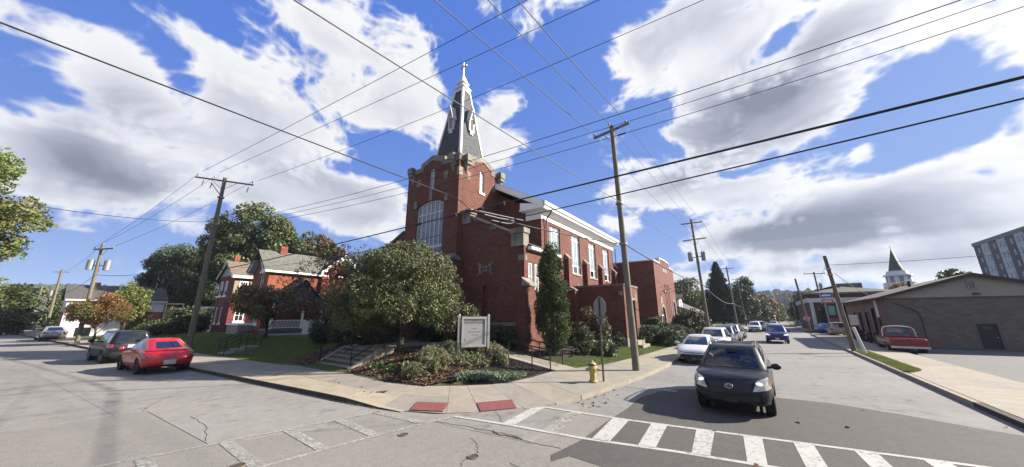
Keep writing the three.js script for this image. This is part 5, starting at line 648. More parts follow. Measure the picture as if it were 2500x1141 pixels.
const GRN = { holly: [[0.098, 0.118, 0.034], [0.120, 0.138, 0.044], [0.075, 0.094, 0.028], [0.150, 0.155, 0.060]], dark: [[0.040, 0.064, 0.019], [0.055, 0.080, 0.024], [0.030, 0.050, 0.016]], oak: [[0.058, 0.088, 0.022], [0.078, 0.106, 0.028], [0.046, 0.070, 0.020], [0.10, 0.115, 0.032]], autumn: [[0.20, 0.085, 0.022], [0.16, 0.095, 0.024], [0.11, 0.095, 0.026], [0.24, 0.12, 0.04], [0.085, 0.09, 0.022]], lime: [[0.13, 0.17, 0.034], [0.16, 0.19, 0.045], [0.105, 0.145, 0.03], [0.19, 0.19, 0.05]], maple: [[0.125, 0.165, 0.042], [0.155, 0.18, 0.052], [0.19, 0.185, 0.065], [0.09, 0.13, 0.034]], plum: [[0.15, 0.075, 0.05], [0.11, 0.085, 0.045], [0.18, 0.075, 0.05], [0.09, 0.065, 0.042]], spruce: [[0.018, 0.034, 0.018], [0.024, 0.042, 0.022], [0.014, 0.027, 0.016]], arbor: [[0.052, 0.080, 0.020], [0.070, 0.10, 0.026], [0.038, 0.058, 0.017]], box: [[0.036, 0.060, 0.017], [0.050, 0.080, 0.022], [0.026, 0.045, 0.014]] };
// corner tree
tree('round_tree', 'round dense olive-green tree on the mulched corner bed beside the concrete steps', [-15.2, 0.55, -11.35], { seed: 3, trunkTop: 3.4, trunkR: 0.17, limbs: 26, clumps: 150, clumpR: 0.62, leaves: 15000, leaf: 0.155, colors: GRN.holly, bark: M.bark, shell: 0.35, lean: [-0.05, 0],
  crown: [E([0.1, 3.8, 0], [2.6, 1.5, 2.5]), E([-0.3, 2.85, 0.2], [3.3, 0.95, 2.9]), E([2.4, 2.2, 0.3], [1.3, 0.65, 1.3]), E([-1.9, 2.2, 0.5], [1.45, 0.7, 1.4]), E([0.3, 2.35, 1.2], [2.1, 0.55, 1.4]), E([0.2, 4.6, 0], [1.6, 0.85, 1.6])] });
tree('garden_tree', 'small spreading tree with dark reddish leaves on the lawn before the white porch', [-30.2, lotH(-30.2, -10.5) - 0.02, -10.5], { seed: 5, trunkTop: 1.7, trunkR: 0.13, limbs: 16, clumps: 60, clumpR: 0.48, leaves: 2500, leaf: 0.20, colors: [[0.14, 0.11, 0.05], [0.15, 0.15, 0.05], [0.20, 0.14, 0.05], [0.21, 0.11, 0.05], [0.13, 0.14, 0.045]], bark: M.barkDark, flat: 0.6, crown: [E([0, 2.6, 0], [2.7, 0.85, 2.4]), E([-0.3, 3.3, 0], [1.7, 0.7, 1.6])] });
tree('bare_tree', 'half-bare purple-brown tree with fine twigs between the round tree and the porch', [-24.9, 0.8, -12.2], { seed: 8, trunkTop: 3.4, trunkR: 0.15, limbs: 30, twigs: 5, clumps: 80, clumpR: 0.62, leaves: 2300, leaf: 0.16, colors: GRN.plum, bark: M.barkDark, crown: [E([0.2, 4.1, 0], [2.7, 2.0, 2.2]), E([0.8, 5.6, 0], [1.9, 1.4, 1.6]), E([-0.6, 2.4, 0], [2.4, 0.9, 2.0])] });
tree('bare_tree', 'leafless twiggy treetop showing over the church roof line left of the tower', [-31, 1, -19.5], { seed: 9, trunkTop: 4.5, trunkR: 0.14, limbs: 26, twigs: 8, clumps: 30, clumpR: 0.7, leaves: 260, leaf: 0.15, colors: GRN.plum, bark: M.barkDark, crown: [E([0.6, 6.6, 0], [2.0, 2.2, 1.8])] });
tree('oak_tree', 'huge dark green oak rising behind the red and orange brick houses', [-60, 0.5, -17.8], { seed: 11, trunkTop: 9, trunkR: 0.55, limbs: 40, clumps: 150, clumpR: 1.35, leaves: 15000, leaf: 0.42, colors: GRN.oak, bark: M.barkDark, shell: 0.4, crown: [E([-0.6, 13.3, 0], [5.4, 4.4, 5]), E([-3.2, 10.6, 0], [3.2, 3.2, 4]), E([3.6, 11, 0], [3.6, 3.6, 4]), E([0, 9, 0], [6.2, 3.0, 5])] });
tree('oak_tree', 'dark green tree with sprawling crown behind the left utility pole', [-78, 0.2, -14.2], { seed: 12, trunkTop: 8, trunkR: 0.5, limbs: 26, clumps: 95, clumpR: 1.35, leaves: 8000, leaf: 0.50, colors: GRN.dark.concat(GRN.oak), bark: M.barkDark, crown: [E([0.8, 11.4, 0], [4.7, 3.0, 4.2]), E([-2.2, 7.4, 0], [4.0, 3.2, 3.6]), E([2.4, 6.6, 0], [5.0, 4.0, 4.2]), E([-3.2, 10.6, 0], [2.2, 2.0, 2.2])] });
tree('oak_tree', 'green tree with orange-tinged top standing right of the huge oak', [-57.5, 0.5, -24.3], { seed: 14, trunkTop: 8, trunkR: 0.32, limbs: 22, clumps: 60, clumpR: 1.0, leaves: 5000, leaf: 0.38, colors: GRN.oak.concat([[0.17, 0.07, 0.02], [0.12, 0.08, 0.02], [0.10, 0.075, 0.02]]), bark: M.barkDark, crown: [E([0, 11.6, 0], [3.0, 3.4, 3]), E([-0.5, 8, 0], [3.4, 2.6, 3])] });
tree('maple_tree', 'leafy yellow-green maple cut off by the left edge of the picture', [-26.9, 0, 3.3], { seed: 16, trunkTop: 4.2, trunkR: 0.24, limbs: 24, clumps: 120, clumpR: 0.62, leaves: 9000, leaf: 0.23, colors: GRN.maple, crown: [E([-0.7, 6.9, 0], [2.9, 3.0, 2.9]), E([-0.3, 4.6, 0], [2.6, 1.1, 2.4]), E([-0.5, 3.4, 0.4], [1.7, 0.5, 1.4])] });
tree('street_tree', 'small orange and gold autumn tree on the kerb strip beside the far utility pole', [-49.6, 0.1, -3.75], { seed: 18, trunkTop: 1.9, trunkR: 0.11, limbs: 16, clumps: 80, clumpR: 0.50, leaves: 2700, leaf: 0.22, colors: GRN.autumn, bark: M.barkDark, crown: [E([-0.1, 2.85, 0], [1.7, 0.9, 1.6]), E([-1.2, 2.3, 0], [1.0, 0.5, 1.0]), E([0.3, 3.5, 0], [1.0, 0.6, 1.0])] });
tree('street_tree', 'small lime-green tree with slim crown to the right of the orange autumn tree', [-54.1, 0.15, -5.9], { seed: 19, trunkTop: 2.2, trunkR: 0.10, limbs: 14, clumps: 60, clumpR: 0.50, leaves: 2900, leaf: 0.23, colors: GRN.lime, crown: [E([0, 3.9, 0], [1.1, 1.7, 1.1]), E([0.1, 2.7, 0], [1.2, 0.9, 1.1])] });
for (const [x, z, h, w, cs, s, l] of [[-96, -14, 9.5, 6, GRN.autumn.concat(GRN.oak), 21, 'pale brown-green tree behind the left end of the white house'], [-84, 2, 6.2, 4, GRN.oak, 22, 'dark green tree left of the white house by the red traffic sign'], [-92, 5, 6.6, 5, GRN.oak.concat(GRN.autumn), 23, 'brownish bushy tree on the left street behind the leaning pole'], [-108, 9, 7, 6, GRN.dark, 24, 'dark tree at the far end of the left street'], [-120, 16, 7.5, 7, GRN.oak.concat(GRN.lime), 25, 'yellowish tree at the extreme left horizon'], [-118, -2, 8, 6, GRN.dark.concat(GRN.oak), 26, 'tall dark tree above the far left pale house']])
  tree('roadside_tree', l, [x, 0, z], { seed: s, trunkTop: h * 0.45, trunkR: 0.25, limbs: 12, clumps: 50, clumpR: w * 0.2, leaves: 1900, leaf: 0.58, colors: cs, bark: M.barkDark, crown: [E([0, h * 0.62, 0], [w * 0.55, h * 0.36, w * 0.5]), E([w * 0.15, h * 0.38, 0], [w * 0.6, h * 0.25, w * 0.5])] });
// evergreens
{
  const t = tree('arborvitae', 'tall narrow dark arborvitae standing against the side of the church', [-9.35, 0.3, -17.1], { seed: 31, category: 'evergreen', trunkTop: 5.2, trunkR: 0.10, limbs: 8, clumps: 260, clumpR: 0.26, leaves: 12000, leaf: 0.12, geo: SPRAY[1], mat: M.needle, colors: GRN.arbor, bark: M.barkDark, shell: 0.25, flat: 1.3, crown: [E([0, 2.2, 0], [0.82, 1.9, 0.8]), E([0, 3.9, 0], [0.70, 1.7, 0.7]), E([-0.06, 5.2, 0], [0.45, 1.15, 0.45])] });
  const sp = thing('spruce_tree', 'tall dark spruce with drooping boughs left of the far street', 'evergreen', [-6.6, 0, -95], CAM_TURN), r = rnd(77), L = [], g = [rod([0, 0, 0], [0, 15.2, 0], 0.32, 0.04, 8)];
  for (let y = 1.9; y < 15.6; y += 0.42) { const k = (15.8 - y) / 13.9, R = 5.6 * Math.pow(k, 0.85), n = Math.round(7 + k * 6), a0 = r() * 6; for (let i = 0; i < n; i++) { const a = a0 + i / n * 6.28 + r() * 0.4, len = R * (0.6 + r() * 0.55), m = Math.round(10 + len * 11); if (i % 2 === 0) g.push(rod([0, y, 0], [Math.cos(a) * len, y - len * 0.22, Math.sin(a) * len], 0.05, 0.012, 4)); for (let q = 0; q < m; q++) { const t2 = Math.pow((q + r()) / m, 0.8), d = t2 * len, w = 0.16 + 0.55 * (1 - t2) * k; const c = GRN.spruce[Math.floor(r() * 3)], b = 0.75 + r() * 0.5; L.push({ p: [Math.cos(a) * d + (r() - 0.5) * w * 2, y - d * 0.22 + 0.1 * d * t2 - r() * 0.32, Math.sin(a) * d + (r() - 0.5) * w * 2], s: 0.34 + r() * 0.3, e: [r() * 6.28, r() * 6.28, r() * 6.28], c: c.map((v) => v * b) }); } } }
  baked('crown', NEEDLE, M.needle, L, sp); part('trunk', g, M.barkDark, sp, { local: true });
}
for (const [x, z, h, w, cs, s, l] of [[-15.5, -110, 13.5, 9, GRN.lime.concat(GRN.maple), 41, 'bright yellow-green tree behind the brick hall and bungalow'], [-2.2, -118, 13.6, 5.6, GRN.dark.concat(GRN.oak), 42, 'columnar dark green tree right of the spruce'], [0.6, -140, 8, 7, GRN.oak, 43, 'rounded green tree over the far parked cars'], [3.2, -152, 9.5, 6, [[0.2, 0.10, 0.02], [0.17, 0.11, 0.03], [0.11, 0.11, 0.03]], 44, 'orange-gold tree far down the right-hand street'], [5.2, -170, 7.2, 7, GRN.maple, 45, 'light green tree at the far end of the street'], [10.5, -125, 9.2, 5, GRN.oak.concat([[0.12, 0.07, 0.025]]), 46, 'tall thin brownish tree right of the far street'], [12.8, -118, 7.8, 5, GRN.oak.concat(GRN.autumn), 47, 'green and rust tree beside the bank'], [13.4, -135, 8.0, 6, GRN.oak, 48, 'green tree behind the stop sign across the side street'], [13.5, -74.2, 4.4, 2.4, GRN.autumn, 49, 'small orange tree in front of the bank columns'], [27.0, -85.8, 9.3, 6.5, GRN.maple.concat(GRN.oak), 50, 'round green treetop above the block building gable'], [22.5, -92, 7.6, 7, [[0.2, 0.14, 0.03], [0.15, 0.13, 0.03]], 51, 'yellow treetop behind the maroon roof edge']])
  tree('roadside_tree', l, [x, 0, z], { seed: s, trunkTop: h * 0.5, trunkR: 0.22, limbs: 12, clumps: 60, clumpR: w * 0.17, leaves: 2100, leaf: 0.6, colors: cs, bark: M.barkDark, crown: [E([0, h * 0.66, 0], [w * 0.42, h * 0.32, w * 0.42]), E([0, h * 0.4, 0], [w * 0.5, h * 0.26, w * 0.5])] });

// shrubs and hedges
function shrub(name, label, [x, z], [a, b, c], colors, o = {}) {
  const y = o.y !== undefined ? o.y : lotH(x, z) - 0.05, t = thing(name, label, o.category || 'shrub', [x, y, z], CAM_TURN, o.group), n = o.leaves || Math.round(1500 * Math.max(0.35, a * b));
  foliage(t, { seed: o.seed || Math.round(Math.abs(x * 31 + z * 17)) + 1, crownName: 'foliage', clumps: o.clumps || Math.round(46 * Math.max(0.5, a)), clumpR: o.clumpR || 0.20, leaves: n, leaf: o.leaf || 0.10, colors, shell: 0.22, floor: 0.05, flat: 1, geo: o.geo, mat: o.mat, crown: [E([0, b * 0.5, 0], [a, b * 0.55, c])] });
  const st = [], r = rnd(5 + n); for (let i = 0; i < 5; i++) { const q = r() * 6.28; st.push(rod([Math.cos(q) * a * 0.15, 0, Math.sin(q) * c * 0.15], [Math.cos(q) * a * 0.55, b * 0.75, Math.sin(q) * c * 0.55], 0.018, 0.006, 4)); } part('stem', st, M.barkDark, t, { local: true, kind: 'stuff' }); return t;
}
shrub('clipped_hedge', 'clipped round dark hedge nearest the white sedan, right of the pole', [-6.35, -30.8], [1.0, 1.30, 1.0], GRN.box, { leaves: 3600, leaf: 0.10, clumps: 120 });
shrub('clipped_hedge', 'clipped round dark hedge partly behind the wooden pole', [-7.6, -30.2], [1.1, 1.35, 1.1], GRN.box, { leaves: 3600, leaf: 0.10, clumps: 120 });
shrub('clipped_hedge', 'long low clipped hedge running beside the hall steps', [-7.0, -35.6], [1.9, 1.30, 1.2], GRN.box, { leaves: 4400, leaf: 0.105, clumps: 150 });
shrub('round_bush', 'large round dull green bush at the corner of the brick hall', [-6.6, -47.5], [1.9, 2.7, 1.8], [[0.05, 0.062, 0.02], [0.065, 0.07, 0.024], [0.04, 0.05, 0.018]], { leaves: 4200, leaf: 0.155, clumps: 150, clumpR: 0.3 });
shrub('round_bush', 'dark leafy bush between the pole and the hall wall', [-8.3, -36.2], [0.9, 1.5, 0.9], GRN.dark, { leaf: 0.13 });
shrub('round_bush', 'broad dark bush before the shaded church wing behind the sign', [-12.2, -15.95], [1.0, 1.15, 0.6], GRN.dark.concat([[0.045, 0.07, 0.022]]), { leaves: 3000, leaf: 0.13 });
shrub('round_bush', 'dark evergreen bush hard against the right foot of the arborvitae', [-8.6, -18.9], [0.75, 1.5, 0.7], GRN.arbor, { leaves: 2600, leaf: 0.1 });
shrub('leafy_plant', 'pale broad-leaved plant spilling onto the mulch beside the lawn', [-7.9, -20.2], [0.95, 0.75, 0.7], [[0.12, 0.16, 0.07], [0.15, 0.18, 0.09], [0.09, 0.13, 0.05]], { leaf: 0.22, geo: BROAD, leaves: 900, category: 'plant' });
shrub('clipped_hedge', 'low dark hedge under the first tall church windows', [-10.9, -25.0], [1.1, 0.95, 0.6], GRN.box, { leaves: 2600 });
shrub('clipped_hedge', 'dark low hedge at the foot of the entrance block wall', [-9.1, -24.6], [1.2, 0.95, 0.7], GRN.box, { leaves: 2800 });
shrub('small_tree', 'rust-tinged feathery small tree in front of the entrance block', [-9.6, -23.3], [1.05, 2.4, 0.9], [[0.10, 0.085, 0.03], [0.13, 0.075, 0.03], [0.075, 0.075, 0.026]], { leaves: 1700, leaf: 0.14, clumps: 50, clumpR: 0.28, category: 'tree' });
for (const [x, z, a, b, l] of [[-19.3, -11.2, 1.2, 1.5, 'dark yew bush at the left of the concrete steps'], [-20.2, -13.2, 1.6, 2.2, 'tall dark yew bush in the shade behind the steps'], [-17.6, -15.6, 1.0, 1.2, 'dark shrub against the tower foot in shade'], [-14.3, -15.9, 1.1, 0.9, 'low dark shrub by the portal behind the round tree trunk'], [-22.4, -11.3, 1.1, 1.3, 'dark shrub at the edge of the shaded lawn']]) shrub('yew_bush', l, [x, z], [a, b, a * 0.8], GRN.dark, { leaves: 2600, leaf: 0.12 });
for (const [x, z, a, b, l, cs] of [[-47.5, -9.6, 1.4, 2.3, 'dark round bush at the corner of the red house', GRN.dark], [-52, -8.4, 2.0, 1.1, 'green shrub row before the red brick base of the white house', GRN.oak], [-56, -8.4, 2.0, 1.2, 'brown and green shrub mass beside the left utility pole', GRN.autumn.concat(GRN.oak)], [-60, -8.6, 1.6, 1.2, 'olive bush in front of the white house wall', GRN.oak]]) shrub('garden_bush', l, [x, z], [a, b, a], cs, { leaves: 2200, leaf: 0.24, clumpR: 0.4 });
// bed planting round the sign
const LAV = [[0.18, 0.20, 0.08], [0.22, 0.22, 0.10], [0.14, 0.17, 0.065], [0.26, 0.23, 0.11]];
for (const [x, z, a, b, l] of [[-11.0, -9.25, 0.62, 0.62, 'wispy grey-green lavender clump front left of the sign bed'], [-10.75, -9.95, 0.5, 0.5, 'low lavender clump nearest the ground cover'], [-11.5, -10.25, 0.6, 0.75, 'broad lavender clump between the round tree and the sign'], [-11.35, -11.0, 0.45, 0.85, 'taller yellow-green lavender clump just left of the sign post'], [-10.55, -11.15, 0.42, 0.45, 'lavender clump in front of the left sign post'], [-10.2, -11.8, 0.42, 0.45, 'lavender clump before the middle of the sign base'], [-11.2, -12.75, 0.42, 0.8, 'lavender clump behind the sign between its posts'], [-10.6, -13.15, 0.42, 0.8, 'lavender clump behind the right sign post'], [-9.95, -12.85, 0.36, 0.75, 'straw-coloured lavender clump at the right end of the sign base']])
  shrub('lavender', l, [x, z], [a, b, a], LAV, { leaves: 900, leaf: 0.14, geo: NEEDLE, mat: M.blade, clumps: 40, clumpR: 0.16, category: 'plant' });
for (const [x, z, a, l] of [[-11.9, -11.6, 0.35, 'bright green sapling leaves beside the round tree trunk'], [-13.5, -9.0, 0.16, 'tiny bright green seedling in the leaf litter'], [-12.6, -9.0, 0.15, 'tiny seedling near the pavement in the leaf litter'], [-11.3, -12.3, 0.5, 'leafy green plant left of the sign in shade']]) shrub('young_plant', l, [x, z], [a, a * 1.6, a], [[0.11, 0.20, 0.04], [0.14, 0.22, 0.06]], { leaves: 160, leaf: 0.16, geo: BROAD, clumps: 10, clumpR: 0.14, category: 'plant' });
{ // bed: chips, fallen leaves, silvery ground cover, lawn grass
  const r = rnd(301), chips = [], fall = [], sage = [], inBed = (x, z) => x < -7.75 && x > -14.9 && z > -14.2 && z < -8.35 && !(x > -9.6 && z > -9.0 - (x + 9.6) * 0.95 + 0.0) && !(z > -13.2 && z < -12.0 && x < -15);
  part('mulch_bed', sweep([[-14.95, -8.3], [-12.66, -8.2], [-11, -8.15], [-9.95, -8.38], [-9.05, -9.02], [-8.2, -9.8], [-7.75, -10.75], [-7.78, -13.6], [-9.6, -13.95], [-12.5, -13.9], [-14.95, -12.5]], 'y', 0.02, 0.142), M.mulch, scene).userData.kind = 'structure';
  part('mulch_bed', quadGrid((u, v) => { const x = lerp(-14.95, -7.70, u), z = lerp(-8.5 - 2.3 * ss(0.66, 1, u), -13.95, v); return [x, Math.max(0.10, lotH(x, z)) + 0.03 + n3(x * 4, 1, z * 4) * 0.02, z]; }, 60, 40), M.mulch, scene).userData.kind = 'structure';
  part('mulch_bed', quadGrid((u, v) => { const x = lerp(-20.5, -18.15, u), z = lerp(-8.25, -11, v); return [x, lotH(x, z) + 0.025 + n3(x * 4, 1, z * 4) * 0.02, z]; }, 20, 24), M.mulch, scene).userData.kind = 'structure';
  part('mulch_bed', quadGrid((u, v) => { const z = lerp(-15.3, -29, v), x = lerp(-11.0, -8.0 + 0.6 * Math.sin(v * 5) * (1 - v), u); return [x, lotH(x, z) + 0.02 + n3(x * 4, 1, z * 4) * 0.015, z]; }, 20, 60), M.mulch, scene).userData.kind = 'structure';
  const bedY = (x, z) => Math.max(0.10, lotH(x, z)) + 0.05;
  for (let i = 0; i < 9000; i++) { const x = lerp(-14.9, -7.8, r()), z = lerp(-14, -8.3, r()); if (!inBed(x, z)) continue; const k = 0.5 + r(); chips.push({ p: [x, bedY(x, z), z], s: [0.022 + r() * 0.03, 0.012, 0.01 + r() * 0.015], e: [r(), r() * 6.28, r()], c: [0.036 * k, 0.027 * k, 0.023 * k] }); }
  instanced('bark_chips', new THREE.BoxGeometry(1.6, 1, 1), mat([1, 1, 1], 0.95), chips, scene, 'stuff').userData.label = 'dark bark chips covering the corner bed';
  const LC = [[0.15, 0.065, 0.03], [0.12, 0.05, 0.024], [0.20, 0.12, 0.065], [0.09, 0.042, 0.022], [0.24, 0.16, 0.09]];
  const lf = (x, z, y) => { const k = 0.7 + r() * 0.6; fall.push({ p: [x, y, z], s: 0.05 + r() * 0.05, e: [(r() - 0.5) * 1.2, r() * 6.28, (r() - 0.5) * 1.2], c: LC[Math.floor(r() * 5)].map((v) => v * k) }); };
  for (let i = 0; i < 3400; i++) { const x = -14.8 + Math.pow(r(), 0.8) * 5.2, z = lerp(-11.6, -8.25, Math.pow(r(), 0.8)); if (inBed(x, z)) lf(x, z, bedY(x, z) + 0.01); }
  for (let i = 0; i < 500; i++) { const x = lerp(-10.5, -8, r()), z = lerp(-11.5, -8.5, r()); if (inBed(x, z)) lf(x, z, bedY(x, z) + 0.01); }
  for (let i = 0; i < 1500; i++) { const x = lerp(-20.5, -18.1, r()), z = lerp(-11, -8.2, r()); lf(x, z, lotH(x, z) + 0.05); }
  for (let i = 0; i < 22; i++) { const x = lerp(-14, -5, r()), z = lerp(kerbZ(x) - 0.3, -8.1, r()); if (x < -9.5) lf(x, z, 0.16); }
  for (let i = 0; i < 60; i++) lf(lerp(-5.4, -4.0, r()), lerp(-9.5, -16, r()) , 0.012);
  for (let i = 0; i < 60; i++) { const x = lerp(-3, 9, r()), z = lerp(-3, -14, r()); if (r() < 0.3) lf(x, z, 0.016); }
  const leafG = new THREE.BufferGeometry(); leafG.setAttribute('position', new THREE.Float32BufferAttribute([-0.5, 0.1, -0.2, 0, 0, -0.7, 0, 0.05, 0.6, 0.5, 0.12, -0.2, 0, 0.05, 0.6, 0, 0, -0.7], 3)); leafG.computeVertexNormals();
  instanced('fallen_leaves', leafG, leafMat(0.85, 0.1), fall, scene, 'stuff').userData.label = 'orange-brown fallen leaves scattered over the bed and pavement';
  for (let i = 0; i < 2600; i++) { const u = r(), v = r(), x = lerp(-9.25, -7.85, u) + (r() - 0.5) * 0.2, z = lerp(-9.4, -11.8, u * 0.8 + v * 0.28) + (r() - 0.5) * 0.25; if (x > -7.9 || z > -9.0 - (x + 9.2) * 0.95) continue; const k = 0.7 + r() * 0.6; sage.push({ p: [x, bedY(x, z) + 0.02 + r() * 0.09, z], s: 0.09 + r() * 0.07, e: [r() * 6, r() * 6, r() * 6], c: [0.15 * k, 0.21 * k, 0.115 * k] }); }
  instanced('ground_cover', SPRAY[0], M.leaf, sage, scene, 'stuff').userData.label = 'grey-green ground cover creeping along the bed edge by the pavement';
  const grass = [], gp = (x, z, y, s, dry) => { const k = 0.65 + r() * 0.7, d = r() < dry ? 1 : 0; grass.push({ p: [x, y, z], s: [s * 1.3, s, s * 1.3], e: [0, r() * 6.28, 0], c: [(0.125 + d * 0.10) * k, (0.185 + d * 0.05) * k, (0.036 + d * 0.03) * k] }); };
  for (let i = 0; i < 26000; i++) { const z = lerp(-15.4, -46, Math.pow(r(), 1.5)), x = lotEdgeX(z) - 0.08 - r() * (2.2 + (z < -28 ? -1.2 : 0)); if (z > -17 && x > -6.9 - (z + 17) * 0.35) continue; gp(x, z, lotH(x, z) + 0.0, 0.045 + r() * 0.04, 0.12); }
  for (let i = 0; i < 42000; i++) { const x = -18.4 - Math.pow(r(), 1.25) * 40, z = walkZ(x) + 0.02 - r() * (4.5 + (-18 - x) * 0.08); if (x > -20.6 && z > -11) continue; gp(x, z, lotH(x, z), 0.06 + r() * 0.05, 0.1); }
  for (let i = 0; i < 6500; i++) { const z = lerp(-22.6, -34.4, Math.pow(r(), 1.1)), u = r(), kx = z > -22 ? 4.62 - 0.02 * (z + 14) : 4.78 - 0.022 * (z + 22); gp(kx + 0.15 + u * 0.72 * ss(-21.9, -24, z), z, 0.14 + 0.03 * Math.sin(u * 3.14), 0.05 + r() * 0.05, 0.55); }
  for (let i = 0; i < 700; i++) { const x = -9 - Math.pow(r(), 0.9) * 26; gp(x, kerbZ(x) + 0.02 + r() * 0.06, 0.0, 0.04 + r() * 0.04, 0.6); }
  instanced('grass', BLADES, M.blade, grass, scene, 'stuff').userData.label = 'short lawn grass on the church lawns and kerb verge';
}
// wooded hills that close both streets
{
  const hill = (cx, cz, dir, half, top, dep) => quadGrid((u, v) => { const a = (u - 0.5) * 2 * half, d = v * dep, hh = top * ss(0, 0.55, v) * (0.78 + 0.3 * n3(a * 0.006 + cx, 1, v * 2)) * (1 - ss(0.72, 1, Math.abs(u - 0.5) * 2)); return [cx + Math.cos(dir) * a + Math.sin(dir) * d, hh - 1, cz + Math.sin(dir) * a - Math.cos(dir) * d]; }, 60, 14);
  const r = rnd(500), L = [], lump = (() => { const g = new THREE.IcosahedronGeometry(1, 2); const p = g.attributes.position; for (let i = 0; i < p.count; i++) { const x = p.getX(i), y = p.getY(i), z = p.getZ(i), k = 1 + n3(x * 2.3 + 5, y * 2.3, z * 2.3) * 0.42; p.setXYZ(i, x * k, y * k * 1.05, z * k); } g.computeVertexNormals(); return g; })();
  const FC = [[0.045, 0.062, 0.022], [0.055, 0.07, 0.025], [0.075, 0.075, 0.025], [0.10, 0.075, 0.026], [0.035, 0.05, 0.02], [0.13, 0.075, 0.025]];
  for (const [cx, cz, dir, half, top, dep, n] of [[30, -420, 0.03, 420, 46, 420, 4200], [-520, -150, -1.25, 420, 36, 380, 2600], [-420, 90, -1.75, 300, 22, 300, 1200], [420, -500, 0.5, 400, 20, 300, 900]]) {
    const g = hill(cx, cz, dir, half, top, dep); part('hills', g, mat([0.05, 0.062, 0.025], 1), scene).userData.kind = 'structure';
    for (let i = 0; i < n; i++) { const u = r(), v = Math.pow(r(), 0.8) * 0.75, a = (u - 0.5) * 2 * half, d = v * dep, hh = top * ss(0, 0.55, v) * (0.78 + 0.3 * n3(a * 0.006 + cx, 1, v * 2)) * (1 - ss(0.72, 1, Math.abs(u - 0.5) * 2)), s = 3.2 + r() * 3.4, c = FC[Math.floor(r() * FC.length * 0.999)], k = 0.75 + r() * 0.5; L.push({ p: [cx + Math.cos(dir) * a + Math.sin(dir) * d, hh + s * 0.3, cz + Math.sin(dir) * a - Math.cos(dir) * d], s: [s, s * (0.9 + r() * 0.4), s], e: [r() * 0.4, r() * 6.28, r() * 0.4], c: c.map((q) => q * k) }); }
  }
  for (let i = 0; i < 420; i++) { const side = r() < 0.5 ? -1 : 1, z = -230 - r() * 260, x = 0.03 * -z + side * (9 + r() * 70), s = 2.6 + r() * 3, c = FC[Math.floor(r() * 6)], k = 0.75 + r() * 0.5; L.push({ p: [x, s * 0.8, z], s: [s, s * 1.15, s], e: [r() * 0.4, r() * 6.28, 0], c: c.map((q) => q * k) }); }
  for (let i = 0; i < 260; i++) { const x = -150 - r() * 200, z = 20 + (r() - 0.5) * 150, s = 2.6 + r() * 2.6, c = FC[Math.floor(r() * 6)], k = 0.75 + r() * 0.5; if (Math.abs(z - kerbZ(x) - 4) < 9) continue; L.push({ p: [x, s * 0.8, z], s: [s, s * 1.1, s], e: [0, r() * 6.28, 0], c: c.map((q) => q * k) }); }
  instanced('forest', lump, mat([1, 1, 1], 1), L, scene, 'stuff').userData.label = 'far autumn woods on the hills beyond both streets';
}

// thin autumn air over the far hills
scene.fog = new THREE.FogExp2(new THREE.Color().setRGB(0.60, 0.68, 0.80), 0.00022);

// ---------------------------------------------------------------- vehicles (own axes: +z ahead, +x the driver's side)
const EV = new Evaluator(); EV.attributes = ['position', 'normal']; EV.useGroups = false;
const clean = (g) => { const q = new THREE.BufferGeometry(); const s = g.index ? g.toNonIndexed() : g; q.setAttribute('position', s.attributes.position.clone()); q.setAttribute('normal', s.attributes.normal.clone()); return q; };
const brush = (g) => { const b = new Brush(clean(g)); b.updateMatrixWorld(); return b; };
const csg = (a, b, op) => { const r = EV.evaluate(a, b, op); r.updateMatrixWorld(); return r; };
const crease = (g, a = 0.5) => toCreasedNormals(mergeVertices((() => { const q = g.clone(); q.deleteAttribute('normal'); if (q.attributes.uv) q.deleteAttribute('uv'); return q; })(), 1e-4), a);
M.tyre = mat([0.018, 0.018, 0.018], 0.9); M.rim = mat([0.42, 0.43, 0.44], 0.35, { metalness: 0.85 }); M.rimDark = mat([0.05, 0.05, 0.055], 0.4, { metalness: 0.6 }); M.trim = mat([0.012, 0.012, 0.013], 0.6); M.chrome = mat([0.62, 0.63, 0.64], 0.15, { metalness: 1 });
M.lens = new THREE.MeshPhysicalMaterial({ color: lin(0.60, 0.55, 0.46), roughness: 0.12, metalness: 0.5, clearcoat: 1, clearcoatRoughness: 0.03 }); M.lensLit = new THREE.MeshPhysicalMaterial({ color: lin(0.75, 0.74, 0.70), roughness: 0.15, emissive: lin(1, 0.86, 0.62), emissiveIntensity: 0.35, clearcoat: 1 }); M.tail = new THREE.MeshPhysicalMaterial({ color: lin(0.28, 0.012, 0.014), roughness: 0.15, clearcoat: 1 }); M.amber = new THREE.MeshPhysicalMaterial({ color: lin(0.55, 0.20, 0.05), roughness: 0.2, clearcoat: 1 });
M.plate = mat([0.55, 0.58, 0.62], 0.5); M.carGlass = new THREE.MeshPhysicalMaterial({ color: lin(0.010, 0.012, 0.014), roughness: 0.03, ior: 1.6, clearcoat: 1, clearcoatRoughness: 0.01, side: THREE.DoubleSide });
M.carGlassClear = new THREE.MeshPhysicalMaterial({ color: lin(0.80, 0.86, 0.84), roughness: 0.02, transmission: 1, thickness: 0, ior: 1.5, side: THREE.DoubleSide });
const paintM = (c, metal = 0.35) => new THREE.MeshPhysicalMaterial({ color: lin(...c), roughness: 0.42, metalness: metal, clearcoat: 0.75, clearcoatRoughness: 0.05, specularIntensity: 0.5 });
